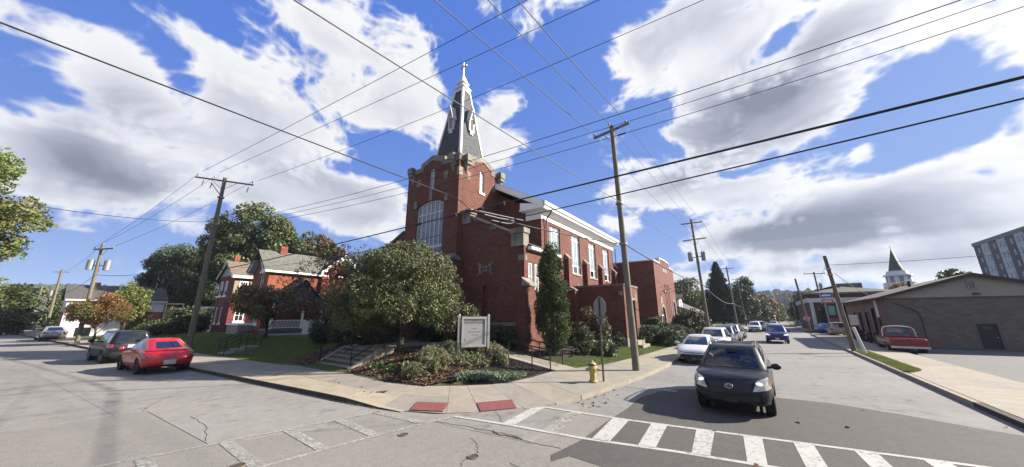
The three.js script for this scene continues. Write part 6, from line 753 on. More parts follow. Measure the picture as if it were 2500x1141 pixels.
function bodyLoft(st, k = 0) {
  const sec = ({ yb, yt, w, cr = 0.03 }) => { const H = yt - yb + k, W = w + k, B = yb - k * 0.3; const h = [[0, B], [0.80, B], [0.93, B + 0.06], [0.985, B + 0.3 * H], [1, B + 0.55 * H], [0.985, B + 0.8 * H], [0.945, B + H - 0.035], [0.87, B + H - 0.004], [0.5, B + H + cr * 0.7], [0, B + H + cr]].map(([x, y]) => [x * W, y]); return [...h, ...h.slice(1, -1).reverse().map(([x, y]) => [-x, y])]; };
  // finer stations by smooth interpolation
  const z = [], F = []; for (let i = 0; i < st.length - 1; i++) { const a = st[Math.max(0, i - 1)], b = st[i], c = st[i + 1], d = st[Math.min(st.length - 1, i + 2)], n = Math.max(1, Math.round((c.z - b.z) / 0.14)); for (let j = 0; j < n; j++) { const t = j / n, cat = (p, q, r, s) => { const m1 = (r - p) * 0.35, m2 = (s - q) * 0.35, t2 = t * t, t3 = t2 * t; return (2 * t3 - 3 * t2 + 1) * q + (t3 - 2 * t2 + t) * m1 + (-2 * t3 + 3 * t2) * r + (t3 - t2) * m2; }; F.push({ z: lerp(b.z, c.z, t), yb: cat(a.yb, b.yb, c.yb, d.yb), yt: cat(a.yt, b.yt, c.yt, d.yt), w: cat(a.w, b.w, c.w, d.w), cr: lerp(b.cr ?? 0.03, c.cr ?? 0.03, t) }); } } F.push(st[st.length - 1]);
  F[0] = { ...F[0], z: F[0].z - k }; F[F.length - 1] = { ...F[F.length - 1], z: F[F.length - 1].z + k };
  const rings = F.map((f) => sec(f).map(([x, y]) => [x, y, f.z])), n = rings[0].length, v = [];
  for (let i = 0; i < rings.length - 1; i++) for (let j = 0; j < n; j++) { const a = rings[i][j], b = rings[i][(j + 1) % n], c = rings[i + 1][(j + 1) % n], d = rings[i + 1][j]; v.push(...a, ...b, ...c, ...a, ...c, ...d); }
  for (const [ring, flip] of [[rings[0], true], [rings[rings.length - 1], false]]) { const c = [0, (ring[0][1] + ring[9][1]) / 2, ring[0][2] + (flip ? -0.02 : 0.03)]; for (let j = 0; j < n; j++) { const a = ring[j], b = ring[(j + 1) % n]; if (flip) v.push(...b, ...a, ...c); else v.push(...a, ...b, ...c); } }
  const g = new THREE.BufferGeometry(); g.setAttribute('position', new THREE.Float32BufferAttribute(v, 3)); return toCreasedNormals(mergeVertices(g, 1e-4), 0.7);
}
/* cabin: a shell of rounded rings from belt to roof with the window openings left out; returns { shell, panes } */
function cabin(o) {
  const rc = o.rc || 0.13, side = o.side, pt = (s, t, v, off = 0) => { // s: 0 front 1 right(-x) 2 rear 3 left(+x), corner arcs 4..7
    const e = Math.pow(v, 0.9), zf = lerp(o.zA, o.zAr, e) + 0.05 * Math.sin(v * Math.PI), zr = lerp(o.zD, o.zDr, e) - 0.03 * Math.sin(v * Math.PI), hw = lerp(o.wb, o.wr, Math.pow(v, 1.25)), y = lerp(lerp(o.beltR ?? o.belt, o.belt, 0), o.roof, v); const R = rc * (1 - 0.2 * v); let x, z, nx, nz;
    if (s === 0) { x = lerp(hw - R, -hw + R, t); z = zf - 0.10 * Math.pow(Math.abs(x) / hw, 2); nx = 0; nz = 1; } else if (s === 2) { x = lerp(-hw + R, hw - R, t); z = zr + 0.06 * Math.pow(Math.abs(x) / hw, 2); nx = 0; nz = -1; } else if (s === 1 || s === 3) { const a = zf - 0.10 - R * 0.6, b = zr + 0.06 + R * 0.6; z = s === 1 ? lerp(a, b, t) : lerp(b, a, t); x = (s === 1 ? -1 : 1) * (hw - 0.02 * Math.pow(Math.abs(t - 0.5) * 2, 2)); nx = s === 1 ? -1 : 1; nz = 0; }
    const by = lerp(o.belt, o.beltR ?? o.belt, clamp((o.zA - z) / (o.zA - o.zD))); const yy = lerp(by, o.roof, v); return [x + nx * off, yy, z + nz * off]; };
  const vs = [0, o.v0 ?? 0.08, 0.35, 0.65, o.v1 ?? 0.88, 1], cols = []; // columns: [side, t, window id or -1 to the next]
  const add = (s, wins) => { const br = [0]; for (const w of wins) br.push(w[0], w[1]); br.push(1); for (let i = 0; i < br.length - 1; i++) { const isW = i % 2 === 1, n = isW ? 6 : 1; for (let k = 0; k < n; k++) cols.push([s, lerp(br[i], br[i + 1], k / n), isW ? `${s}:${(i - 1) / 2}` : null]); } cols.push([s, 1, null]); };
  add(0, [[0.03, 0.97]]); add(1, side); add(2, o.rearWin === false ? [] : [[0.07, 0.93]]); add(3, side.map(([a, b]) => [1 - b, 1 - a]).reverse());
  const shell = [], panes = {}, P = (c, v) => pt(c[0], c[1], v), q4 = (l, a, b, c, d) => l.push(...a, ...b, ...c, ...a, ...c, ...d);
  for (let i = 0; i < cols.length; i++) { const c = cols[i], d = cols[(i + 1) % cols.length]; for (let j = 0; j < vs.length - 1; j++) { const a = P(c, vs[j]), b = P(d, vs[j]), e = P(d, vs[j + 1]), f = P(c, vs[j + 1]); if (c[2] && j > 0 && j < vs.length - 2) q4(panes[c[2]] ||= [], a, b, e, f); else q4(shell, a, b, e, f); } }
  const top = cols.map((c) => P(c, 1)), ctr = [0, o.roof + 0.055, (o.zAr + o.zDr) / 2], ring = (k, dy) => top.map((p) => [lerp(p[0], 0, k), p[1] + dy, lerp(p[2], ctr[2], k)]); const R = [top, ring(0.06, 0.024), ring(0.3, 0.045), ring(0.65, 0.053)];
  for (let k = 0; k < 3; k++) for (let i = 0; i < top.length; i++) { const j = (i + 1) % top.length; q4(shell, R[k][i], R[k][j], R[k + 1][j], R[k + 1][i]); } for (let i = 0; i < top.length; i++) shell.push(...R[3][i], ...R[3][(i + 1) % top.length], ...ctr);
  const mk = (v) => { const g = new THREE.BufferGeometry(); g.setAttribute('position', new THREE.Float32BufferAttribute(v, 3)); return toCreasedNormals(mergeVertices(g, 1e-3), 0.9); };
  return { shell: mk(shell), panes: Object.fromEntries(Object.entries(panes).map(([k, v]) => [k, mk(v)])) };
}
const wheelGeo = (() => { const p = []; for (const [r, x] of [[0.60, -0.30], [0.86, -0.34], [0.97, -0.28], [1.0, -0.18], [1.0, 0.18], [0.97, 0.28], [0.86, 0.34], [0.62, 0.32], [0.60, 0.24]]) p.push(new THREE.Vector2(r, x)); return new THREE.LatheGeometry(p, 28).rotateZ(Math.PI / 2); })();
const rimGeo = (() => { const g = [new THREE.CylinderGeometry(0.62, 0.62, 0.06, 24).rotateZ(Math.PI / 2).translate(0.05, 0, 0)]; for (let i = 0; i < 5; i++) g.push(new THREE.BoxGeometry(0.09, 0.56, 0.17).translate(0.20, 0.30, 0).rotateX(i * Math.PI * 0.4)); g.push(new THREE.CylinderGeometry(0.12, 0.14, 0.12, 12).rotateZ(Math.PI / 2).translate(0.22, 0, 0), new THREE.TorusGeometry(0.60, 0.035, 6, 24).rotateY(Math.PI / 2).translate(0.26, 0, 0)); return mergeGeometries(g.map(strip)); })();
const PLATE = new THREE.BoxGeometry(0.31, 0.155, 0.014);
const P_ = (name, g, m, parent) => { const o = new THREE.Mesh(g, m); o.name = name; o.castShadow = o.receiveShadow = true; parent.add(o); return o; };
function car(name, label, [x, z], turn, o, group) {
  const t = thing(name, label, o.category || 'car', [x, o.y0 || 0, z], turn, group), pm = paintM(o.color, o.metal ?? 0.3); if (Math.max(...o.color) < 0.03) { pm.clearcoat = 0.4; pm.specularIntensity = 0.3; } bases.set(t, V3(0, 0, 0));
  let body = brush(bodyLoft(o.st)); const infl = brush(bodyLoft(o.st, 0.008)), R = o.R || 0.33;
  const cyl = (zc) => new THREE.CylinderGeometry(R * 1.13, R * 1.13, 3, 28).rotateZ(Math.PI / 2).translate(0, R * 1.02, zc);
  for (const zc of o.axles) { const wide = cyl(zc); const half = (s) => brush(wide.clone().translate(s * (1.5 + o.st[3].w - 0.34), 0, 0)); body = csg(body, half(1), SUBTRACTION); body = csg(body, half(-1), SUBTRACTION); }
  if (o.bed) body = csg(body, brush(bx(...o.bed)), SUBTRACTION);
  const doors = []; for (const [z0, z1] of o.doors || []) for (const s of [1, -1]) { const y0 = o.st[3].yb + 0.10, bz = bx(s * (o.st[3].w - 0.16), s * (o.st[3].w + 0.2), y0, 2, z0, z1), sm = bx(s * (o.st[3].w - 0.16), s * (o.st[3].w + 0.2), y0 + 0.008, 2, z0 + 0.006, z1 - 0.006); doors.push([csg(body, brush(sm), INTERSECTION), s, (z0 + z1) / 2, z0]); body = csg(body, brush(bz), SUBTRACTION); }
  P_('body', crease(body.geometry, 0.6), pm, t);
  for (const [d, s, zm, z0] of doors) { const m = P_('door', crease(d.geometry, 0.6), pm, t); P_('handle', new THREE.CapsuleGeometry(0.014, 0.13, 3, 6).rotateX(Math.PI / 2).translate(s * (o.st[3].w - 0.012), o.cab.belt - 0.16, z0 + 0.18), o.chromeHandle ? M.chrome : pm, m); }
  const c = cabin(o.cab), cm = pm.clone(); cm.side = THREE.DoubleSide; P_('cabin', c.shell, o.cabinBlack ? M.trim : cm, t);
  const names = { 0: 'windscreen', 1: 'side_window', 2: 'rear_window', 3: 'side_window' }; for (const [k, g] of Object.entries(c.panes)) P_(names[k[0]], g, o.clear && (k[0] === '0') ? M.carGlassClear : M.carGlass, t);
  for (const zc of o.axles) for (const s of [1, -1]) { const w = P_('wheel', wheelGeo, M.tyre, t); w.scale.set(R * 0.95, R, R); w.position.set(s * (o.st[3].w - 0.13), R, zc); if (s < 0) w.rotation.y = Math.PI; if (zc > 0 && o.steer) w.rotation.y += o.steer; P_('rim', rimGeo, o.rim || M.rim, w); P_('arch_liner', new THREE.CylinderGeometry(R * 1.1, R * 1.1, 0.05, 20).rotateZ(Math.PI / 2).translate(s * (o.st[3].w - 0.33), R * 1.02, zc), M.trim, t); }
  const skin = (nm, g, m, par = t) => { const q = csg(infl, brush(g), INTERSECTION).geometry; if (q.attributes.position.count) return P_(nm, crease(q, 0.6), m, par); };
  for (const s of [1, -1]) { const mz = o.cab.zA - 0.42, my = o.cab.belt + 0.10, mx = o.st[3].w; if (o.mirrors !== false) P_('mirror', mergeGeometries([new THREE.SphereGeometry(1, 12, 8).scale(0.12, 0.085, 0.055).translate(s * (mx + 0.13), my, mz), rod([s * (mx - 0.08), my - 0.05, mz], [s * (mx + 0.06), my - 0.01, mz], 0.03)].map(strip)), o.mirrorPaint ? pm : M.trim, t); }
  if (o.details) o.details(t, skin, pm);
  return t;
}
const S = (z, yb, yt, w, cr) => ({ z, yb, yt, w, cr });
const SED = { st: [S(-2.3, 0.5, 0.86, 0.66), S(-2.22, 0.42, 0.95, 0.78), S(-1.9, 0.30, 1.0, 0.85), S(-1.2, 0.24, 0.99, 0.885), S(-0.4, 0.22, 0.95, 0.885), S(0.5, 0.22, 0.93, 0.885), S(1.15, 0.22, 0.92, 0.88), S(1.7, 0.24, 0.84, 0.86), S(2.05, 0.26, 0.74, 0.80), S(2.22, 0.28, 0.66, 0.72), S(2.32, 0.33, 0.55, 0.58)], axles: [1.35, -1.32], R: 0.32, cab: { zA: 1.22, zAr: 0.20, zD: -1.98, zDr: -1.05, belt: 0.90, beltR: 0.97, roof: 1.40, wb: 0.79, wr: 0.56, side: [[0.07, 0.44], [0.48, 0.78]] } };
const SUV = { st: [S(-2.24, 0.5, 0.94, 0.70), S(-2.18, 0.40, 1.02, 0.82), S(-1.85, 0.32, 1.07, 0.885), S(-1.0, 0.27, 1.07, 0.90), S(0, 0.25, 1.06, 0.90), S(0.8, 0.25, 1.05, 0.90), S(1.12, 0.26, 1.04, 0.895), S(1.65, 0.28, 0.985, 0.885), S(1.98, 0.31, 0.92, 0.85), S(2.14, 0.34, 0.84, 0.79), S(2.24, 0.40, 0.72, 0.68)], axles: [1.36, -1.30], R: 0.35, cab: { zA: 1.22, zAr: 0.42, zD: -2.16, zDr: -1.92, belt: 1.03, beltR: 1.05, roof: 1.63, wb: 0.82, wr: 0.63, v1: 0.86, side: [[0.06, 0.34], [0.37, 0.65], [0.69, 0.92]] } };
const front = ({ head, grille, low, emblem, lit, plate, bar }) => (t, skin) => {
  for (const s of [1, -1]) { const h = skin('headlight', head(s), lit ? M.lensLit : M.lens); }
  if (grille) skin('grille', grille, M.trim); if (low) skin('lower_intake', low, M.trim);
  if (bar) P_('grille_bar', bar, M.chrome, t); if (emblem) emblem(t); if (plate) { const p = P_('number_plate', PLATE, M.plate, t); p.position.set(...plate); }
};
// --- dark SUV at the crossing
{
  const st = [S(-2.28, 0.48, 0.95, 0.74), S(-2.2, 0.38, 1.03, 0.84), S(-1.8, 0.31, 1.08, 0.895), S(-1, 0.27, 1.09, 0.905), S(0, 0.25, 1.08, 0.905), S(0.8, 0.25, 1.06, 0.905), S(1.12, 0.26, 1.05, 0.90), S(1.55, 0.27, 1.02, 0.89, 0.04), S(1.9, 0.29, 0.955, 0.87, 0.045), S(2.08, 0.31, 0.90, 0.83, 0.04), S(2.2, 0.33, 0.82, 0.77), S(2.28, 0.38, 0.70, 0.68)];
  const t = car('suv', 'dark navy SUV with lit headlights stopping at the crosswalk, driver at the wheel', [-0.78, -13.15], -0.03, { category: 'suv', st, axles: [1.40, -1.28], R: 0.355, color: [0.0045, 0.006, 0.013], metal: 0.0, clear: true, steer: 0.06, doors: [[-0.15, 1.0], [-1.15, -0.16]],
    cab: { zA: 1.26, zAr: 0.40, zD: -2.2, zDr: -1.9, belt: 1.04, beltR: 1.07, roof: 1.60, wb: 0.83, wr: 0.64, v1: 0.87, side: [[0.06, 0.34], [0.37, 0.65], [0.69, 0.92]] },
    details: (t, skin, pm) => {
      for (const s of [1, -1]) { // tall wrap-round lamps
        const q = s > 0 ? [[0.50, 0.66], [0.86, 0.72], [1.0, 0.78], [1.0, 0.99], [0.82, 0.965], [0.60, 0.90]] : [[-0.50, 0.66], [-0.60, 0.90], [-0.82, 0.965], [-1.0, 0.99], [-1.0, 0.78], [-0.86, 0.72]];
        const h = skin('headlight', sweep(q, 'z', 1.72, 2.5), M.lens); if (h) { P_('lamp_bulb', new THREE.SphereGeometry(0.085, 14, 10).scale(1, 1, 0.6).translate(s * 0.64, 0.80, 2.165), M.lensLit, h); skin('indicator', sweep(s > 0 ? [[0.80, 0.75], [1.0, 0.80], [1.0, 0.96], [0.86, 0.93]] : [[-0.80, 0.75], [-0.86, 0.93], [-1.0, 0.96], [-1.0, 0.80]], 'z', 1.70, 1.98), M.amber, h); }
        const f = P_('fog_lamp', new THREE.SphereGeometry(0.055, 10, 8).scale(1, 1, 0.5).translate(s * 0.62, 0.46, 2.225), M.rimDark, t);
      }
      const gr = skin('grille', sweep([[-0.44, 0.64], [0.44, 0.64], [0.50, 0.845], [-0.50, 0.845]], 'z', 1.9, 2.5), M.trim);
      for (const y of [0.68, 0.735, 0.79]) P_('grille_bar', new THREE.BoxGeometry(0.86, 0.016, 0.03).translate(0, y, 2.25 - (y - 0.68) * 0.28), mat([0.02, 0.022, 0.03], 0.3, { metalness: 0.5 }), gr);
      skin('lower_intake', sweep([[-0.40, 0.36], [0.40, 0.36], [0.50, 0.53], [-0.50, 0.53]], 'z', 1.9, 2.6), M.trim); skin('bumper_skirt', bx(-1, 1, 0.2, 0.40, 1.9, 2.6), M.trim);
      P_('hood_edge', tube([[-0.62, 0.935, 2.0], [-0.3, 0.935, 2.12], [0, 0.935, 2.15], [0.3, 0.935, 2.12], [0.62, 0.935, 2.0]], 0.007, 16, 5), M.trim, t);
      const em = P_('emblem', mergeGeometries([new THREE.TorusGeometry(0.085, 0.012, 8, 28).scale(1, 0.68, 1), new THREE.TorusGeometry(0.052, 0.010, 8, 24).scale(0.55, 1, 1), new THREE.TorusGeometry(0.052, 0.010, 8, 24).scale(1, 0.42, 1).translate(0, 0.026, 0)].map(strip)), M.chrome, t); em.position.set(0, 0.752, 2.315); em.rotation.x = -0.2;
      for (const s of [1, -1]) P_('roof_rail', tube([[s * 0.60, 1.625, 0.25], [s * 0.605, 1.70, 0.0], [s * 0.605, 1.71, -1.0], [s * 0.60, 1.66, -1.75]], 0.02, 24, 6), M.trim, t);
      P_('wiper', mergeGeometries([rod([0.25, 1.085, 1.24], [-0.35, 1.10, 1.18], 0.010, 0.008, 5), rod([0.70, 1.08, 1.1], [0.12, 1.10, 1.22], 0.010, 0.008, 5)].map(strip)), M.trim, t);
      // cabin
      P_('dashboard', bx(-0.76, 0.76, 0.85, 1.09, 0.62, 1.05), mat([0.03, 0.03, 0.032], 0.8), t); P_('floor_pan', bx(-0.8, 0.8, 0.5, 0.62, -1.9, 1.0), M.trim, t);
      for (const s of [1, -1]) { const st2 = P_('seat', mergeGeometries([bx(s * 0.38 - 0.24, s * 0.38 + 0.24, 0.62, 0.80, -0.45, 0.12), bx(s * 0.38 - 0.23, s * 0.38 + 0.23, 0.78, 1.30, -0.58, -0.42)].map(strip)), mat([0.05, 0.048, 0.046], 0.9), t); P_('headrest', bx(s * 0.38 - 0.12, s * 0.38 + 0.12, 1.34, 1.52, -0.60, -0.50), mat([0.05, 0.048, 0.046], 0.9), st2); }
      P_('steering_wheel', new THREE.TorusGeometry(0.185, 0.015, 8, 28).rotateX(-0.45).translate(0.38, 1.08, 0.52), M.trim, t); P_('rear_seat', bx(-0.7, 0.7, 0.62, 1.25, -1.45, -1.2), mat([0.05, 0.048, 0.046], 0.9), t);
      P_('rear_mirror', bx(-0.11, 0.11, 1.50, 1.56, 0.62, 0.65), M.trim, t);
      const p = P_('number_plate', PLATE, M.trim, t); p.position.set(0, 0.44, 2.30);
    } });
  // driver
  const D = V3(0.38, 0, -0.05), turn = -0.03, base = V3(-0.78, 0, -13.15).add(D.clone().applyAxisAngle(up, turn)); const per = thing('person', 'driver in a pale shirt holding the steering wheel of the dark SUV', 'person', [base.x, 0.8, base.z], turn); bases.set(per, V3(0, 0, 0));
  const field = (bones, lo, hi, cell, k, colour, name) => { const size = Math.max(hi[0] - lo[0], hi[1] - lo[1], hi[2] - lo[2]), n = Math.min(64, Math.ceil(size / cell)), mc = new MarchingCubes(n, colour, false, false, 60000); mc.isolation = 0; const h = size / 2, C = lo.map((v, i) => (v + hi[i]) / 2); const cap = (p, a, b, ra, rb) => { const ab = b.map((v, i) => v - a[i]), ap = p.map((v, i) => v - a[i]), t2 = clamp((ap[0] * ab[0] + ap[1] * ab[1] + ap[2] * ab[2]) / (ab[0] ** 2 + ab[1] ** 2 + ab[2] ** 2 + 1e-9)); return Math.hypot(ap[0] - ab[0] * t2, ap[1] - ab[1] * t2, ap[2] - ab[2] * t2) - lerp(ra, rb, t2); };
    for (let zi = 0; zi < n; zi++) for (let yi = 0; yi < n; yi++) for (let xi = 0; xi < n; xi++) { const p = [xi, yi, zi].map((v, i) => C[i] + ((v - n / 2) / (n / 2)) * h); let s = 0; for (const [a, b, ra, rb] of bones) s += Math.exp(-k * cap(p, a, b, ra, rb)); mc.field[xi + yi * n + zi * n * n] = Math.log(s) / k; }
    mc.update(); const g = new THREE.BufferGeometry(), cnt = mc.count, pos = new Float32Array(cnt * 3); for (let i = 0; i < cnt; i++) for (let q = 0; q < 3; q++) pos[i * 3 + q] = mc.positionArray[i * 3 + q] * h + C[q]; g.setAttribute('position', new THREE.BufferAttribute(pos, 3)); return P_(name, toCreasedNormals(mergeVertices(g, 1e-5), 1.4), colour, per); };
  const skin = mat([0.42, 0.24, 0.17], 0.6), shirt = mat([0.50, 0.52, 0.55], 0.85), hair = mat([0.05, 0.035, 0.028], 0.8);
  const body = field([[[0, 0.02, -0.20], [0, 0.22, -0.24], 0.15, 0.15], [[0, 0.22, -0.24], [0, 0.40, -0.25], 0.155, 0.13], [[-0.15, 0.43, -0.25], [0.15, 0.43, -0.25], 0.065, 0.065], [[0, 0.44, -0.24], [0, 0.54, -0.22], 0.055, 0.05], [[0, 0.64, -0.20], [0, 0.61, -0.19], 0.088, 0.075], [[0, 0.56, -0.15], [0, 0.55, -0.13], 0.045, 0.035], [[0, 0.615, -0.11], [0, 0.60, -0.098], 0.014, 0.014], [[-0.085, 0.615, -0.2], [0.085, 0.615, -0.2], 0.022, 0.022],
    [[0.17, 0.42, -0.24], [0.24, 0.22, -0.06], 0.055, 0.045], [[0.24, 0.22, -0.06], [0.17, 0.30, 0.30], 0.042, 0.032], [[-0.17, 0.42, -0.24], [-0.23, 0.21, -0.04], 0.055, 0.045], [[-0.23, 0.21, -0.04], [-0.15, 0.33, 0.32], 0.042, 0.03], [[-0.1, 0.0, -0.15], [-0.12, 0.04, 0.30], 0.085, 0.065], [[0.1, 0.0, -0.15], [0.12, 0.04, 0.30], 0.085, 0.065]], [-0.42, -0.15, -0.5], [0.42, 0.80, 0.45], 0.014, 55, skin, 'body');
  field([[[0, 0.02, -0.20], [0, 0.22, -0.24], 0.16, 0.16], [[0, 0.22, -0.24], [0, 0.40, -0.25], 0.165, 0.14], [[-0.15, 0.43, -0.25], [0.15, 0.43, -0.25], 0.073, 0.073], [[0.17, 0.42, -0.24], [0.24, 0.22, -0.06], 0.066, 0.056], [[0.24, 0.22, -0.06], [0.21, 0.255, 0.12], 0.053, 0.046], [[-0.17, 0.42, -0.24], [-0.23, 0.21, -0.04], 0.066, 0.056], [[-0.23, 0.21, -0.04], [-0.20, 0.255, 0.12], 0.053, 0.046]], [-0.42, -0.2, -0.5], [0.42, 0.6, 0.34], 0.015, 60, shirt, 'shirt');
  field([[[0, 0.70, -0.225], [0, 0.64, -0.25], 0.088, 0.085]], [-0.13, 0.5, -0.37], [0.13, 0.82, -0.1], 0.009, 60, hair, 'hair');
  for (const s of [-1, 1]) { const hx = s * 0.165, hy = s > 0 ? 0.305 : 0.335, hz = 0.33; const f = []; for (let i = 0; i < 4; i++) f.push(tube([[hx, hy + 0.03 - i * 0.02, hz - 0.02], [hx + s * 0.02, hy + 0.032 - i * 0.02, hz + 0.035], [hx + s * 0.002, hy + 0.03 - i * 0.02, hz + 0.055 - Math.abs(i - 1.5) * 0.004], [hx - s * 0.018, hy + 0.028 - i * 0.02, hz + 0.035]], 0.009, 10, 6)); f.push(tube([[hx - s * 0.01, hy + 0.02, hz - 0.02], [hx - s * 0.03, hy + 0.045, hz + 0.01], [hx - s * 0.025, hy + 0.05, hz + 0.035]], 0.010, 8, 6)); P_('hand', mergeGeometries(f.map(strip)), skin, per); P_('eye', new THREE.SphereGeometry(0.011, 8, 6).translate(s * 0.033, 0.645, -0.118), mat([0.06, 0.05, 0.045], 0.3), body); }
  P_('mouth', new THREE.CapsuleGeometry(0.005, 0.04, 3, 6).rotateZ(Math.PI / 2).translate(0, 0.562, -0.098), mat([0.25, 0.08, 0.07], 0.6), body);
}
// --- parked row at the left kerb of the right-hand street
const pk = (d) => -3.12 + 0.03 * Math.max(0, d - 20);
const sedanFront = (t, skin) => { for (const s of [1, -1]) { skin('headlight', sweep(s > 0 ? [[0.40, 0.60], [0.95, 0.66], [0.95, 0.80], [0.66, 0.735]] : [[-0.40, 0.60], [-0.66, 0.735], [-0.95, 0.80], [-0.95, 0.66]], 'z', 1.7, 2.5), M.lens); P_('fog_lamp', bx(s * 0.70 - 0.05, s * 0.70 + 0.05, 0.34, 0.42, 2.05, 2.16), M.lens, t); } skin('grille', sweep([[-0.42, 0.30], [0.42, 0.30], [0.70, 0.36], [0.56, 0.53], [-0.56, 0.53], [-0.70, 0.36]], 'z', 1.8, 2.6), M.trim); skin('upper_grille', sweep([[-0.42, 0.585], [0.42, 0.585], [0.42, 0.62], [-0.42, 0.62]], 'z', 1.9, 2.6), M.trim); P_('emblem', new THREE.TorusGeometry(0.055, 0.009, 6, 20).scale(1, 0.7, 1).translate(0, 0.60, 2.335), M.chrome, t); };
car('sedan', 'white parked sedan with wide black grille, nearest in the kerbside row', [pk(23), -23.2], -0.02, { ...SED, color: [0.74, 0.75, 0.76], metal: 0, doors: [[-0.02, 1.02], [-1.0, -0.03]], mirrorPaint: true, details: sedanFront });
const suvFront = (lit) => (t, skin) => { for (const s of [1, -1]) skin('headlight', sweep(s > 0 ? [[0.46, 0.74], [0.95, 0.78], [0.95, 0.92], [0.62, 0.86]] : [[-0.46, 0.74], [-0.62, 0.86], [-0.95, 0.92], [-0.95, 0.78]], 'z', 1.7, 2.5), lit ? M.lensLit : M.lens); skin('grille', sweep([[-0.46, 0.62], [0.46, 0.62], [0.52, 0.82], [-0.52, 0.82]], 'z', 1.9, 2.6), M.trim); skin('lower_intake', bx(-0.7, 0.7, 0.36, 0.52, 1.9, 2.6), M.trim); P_('emblem', new THREE.TorusGeometry(0.06, 0.010, 6, 20).scale(1, 0.7, 1).translate(0, 0.73, 2.26), M.chrome, t); const p = P_('number_plate', PLATE, M.plate, t); p.position.set(0, 0.44, 2.28); };
car('suv', 'white parked SUV second in the kerbside row, behind the white sedan', [pk(30), -30.2], -0.03, { ...SUV, category: 'suv', color: [0.70, 0.71, 0.72], metal: 0, details: suvFront(false) });
car('suv', 'blue-grey parked car third in the kerbside row', [pk(36.6), -36.6], -0.03, { ...SUV, category: 'suv', color: [0.08, 0.11, 0.19], metal: 0.5, details: suvFront(false) });
car('sedan', 'silver-grey parked car fourth in the kerbside row', [pk(42.8), -42.8], -0.03, { ...SUV, color: [0.30, 0.33, 0.33], metal: 0.6, details: suvFront(false) });
car('sedan', 'dark charcoal parked car at the far end of the kerbside row', [pk(49.3), -49.3], -0.03, { ...SED, color: [0.035, 0.038, 0.046], metal: 0.5, details: sedanFront });
car('pickup', 'white pickup driving up the street behind the blue SUV on its left', [-0.55, -69.6], -0.03, { ...SUV, category: 'pickup truck', color: [0.70, 0.71, 0.72], metal: 0, details: suvFront(false) });
car('sedan', 'pale car half hidden behind the white pickup far along the street', [0.2, -75.5], -0.03, { ...SUV, color: [0.62, 0.63, 0.64], metal: 0, details: suvFront(false) });
car('suv', 'royal blue SUV approaching with white headlights, mid-street', [1.32, -43.4], -0.03, { ...SUV, category: 'suv', color: [0.010, 0.026, 0.22], metal: 0.3, details: suvFront(true) });
car('sedan', 'tiny silver-white car beyond the blue SUV', [2.9, -101], -0.03, { ...SED, color: [0.55, 0.57, 0.6], metal: 0.3, details: sedanFront });
car('sedan', 'tiny dark parked car on the right at the far street end', [8.6, -118], -0.03, { ...SED, color: [0.16, 0.165, 0.17], metal: 0.3 });
// --- right side
const rearKit = (o) => (t, skin) => { for (const s of [1, -1]) skin('tail_light', o.tail(s), M.tail); const p = P_('number_plate', PLATE, o.plateM || M.plate, t); p.position.set(...o.plate); p.rotation.y = Math.PI; if (o.more) o.more(t, skin); };
car('minivan', 'beige minivan parked rear-on beyond the leaning pole on the right', [8.35, -61.9], Math.PI - 0.03, { category: 'minivan', st: [S(-2.4, 0.5, 0.98, 0.80), S(-2.32, 0.36, 1.06, 0.90), S(-1.8, 0.30, 1.09, 0.95), S(-1, 0.26, 1.08, 0.96), S(0, 0.25, 1.06, 0.96), S(0.9, 0.25, 1.03, 0.95), S(1.5, 0.27, 0.97, 0.93), S(2.0, 0.30, 0.86, 0.88), S(2.3, 0.34, 0.72, 0.78), S(2.4, 0.4, 0.6, 0.64)], axles: [1.5, -1.45], R: 0.34, color: [0.40, 0.36, 0.29], metal: 0.4, cab: { zA: 1.75, zAr: 0.6, zD: -2.32, zDr: -2.08, belt: 1.0, beltR: 1.06, roof: 1.70, wb: 0.88, wr: 0.70, side: [[0.08, 0.36], [0.39, 0.65], [0.68, 0.93]] }, details: rearKit({ tail: (s) => bx(s * 0.70, s * 1.0, 0.78, 1.05, -2.6, -1.95), plate: [0, 0.80, -2.44] }) });
car('sedan', 'bright blue car peeking out left of the beige minivan', [8.3, -72], Math.PI - 0.03, { ...SED, color: [0.03, 0.16, 0.48], metal: 0.3, details: rearKit({ tail: (s) => bx(s * 0.5, s * 0.95, 0.72, 0.88, -2.6, -1.9), plate: [0, 0.62, -2.33] }) });
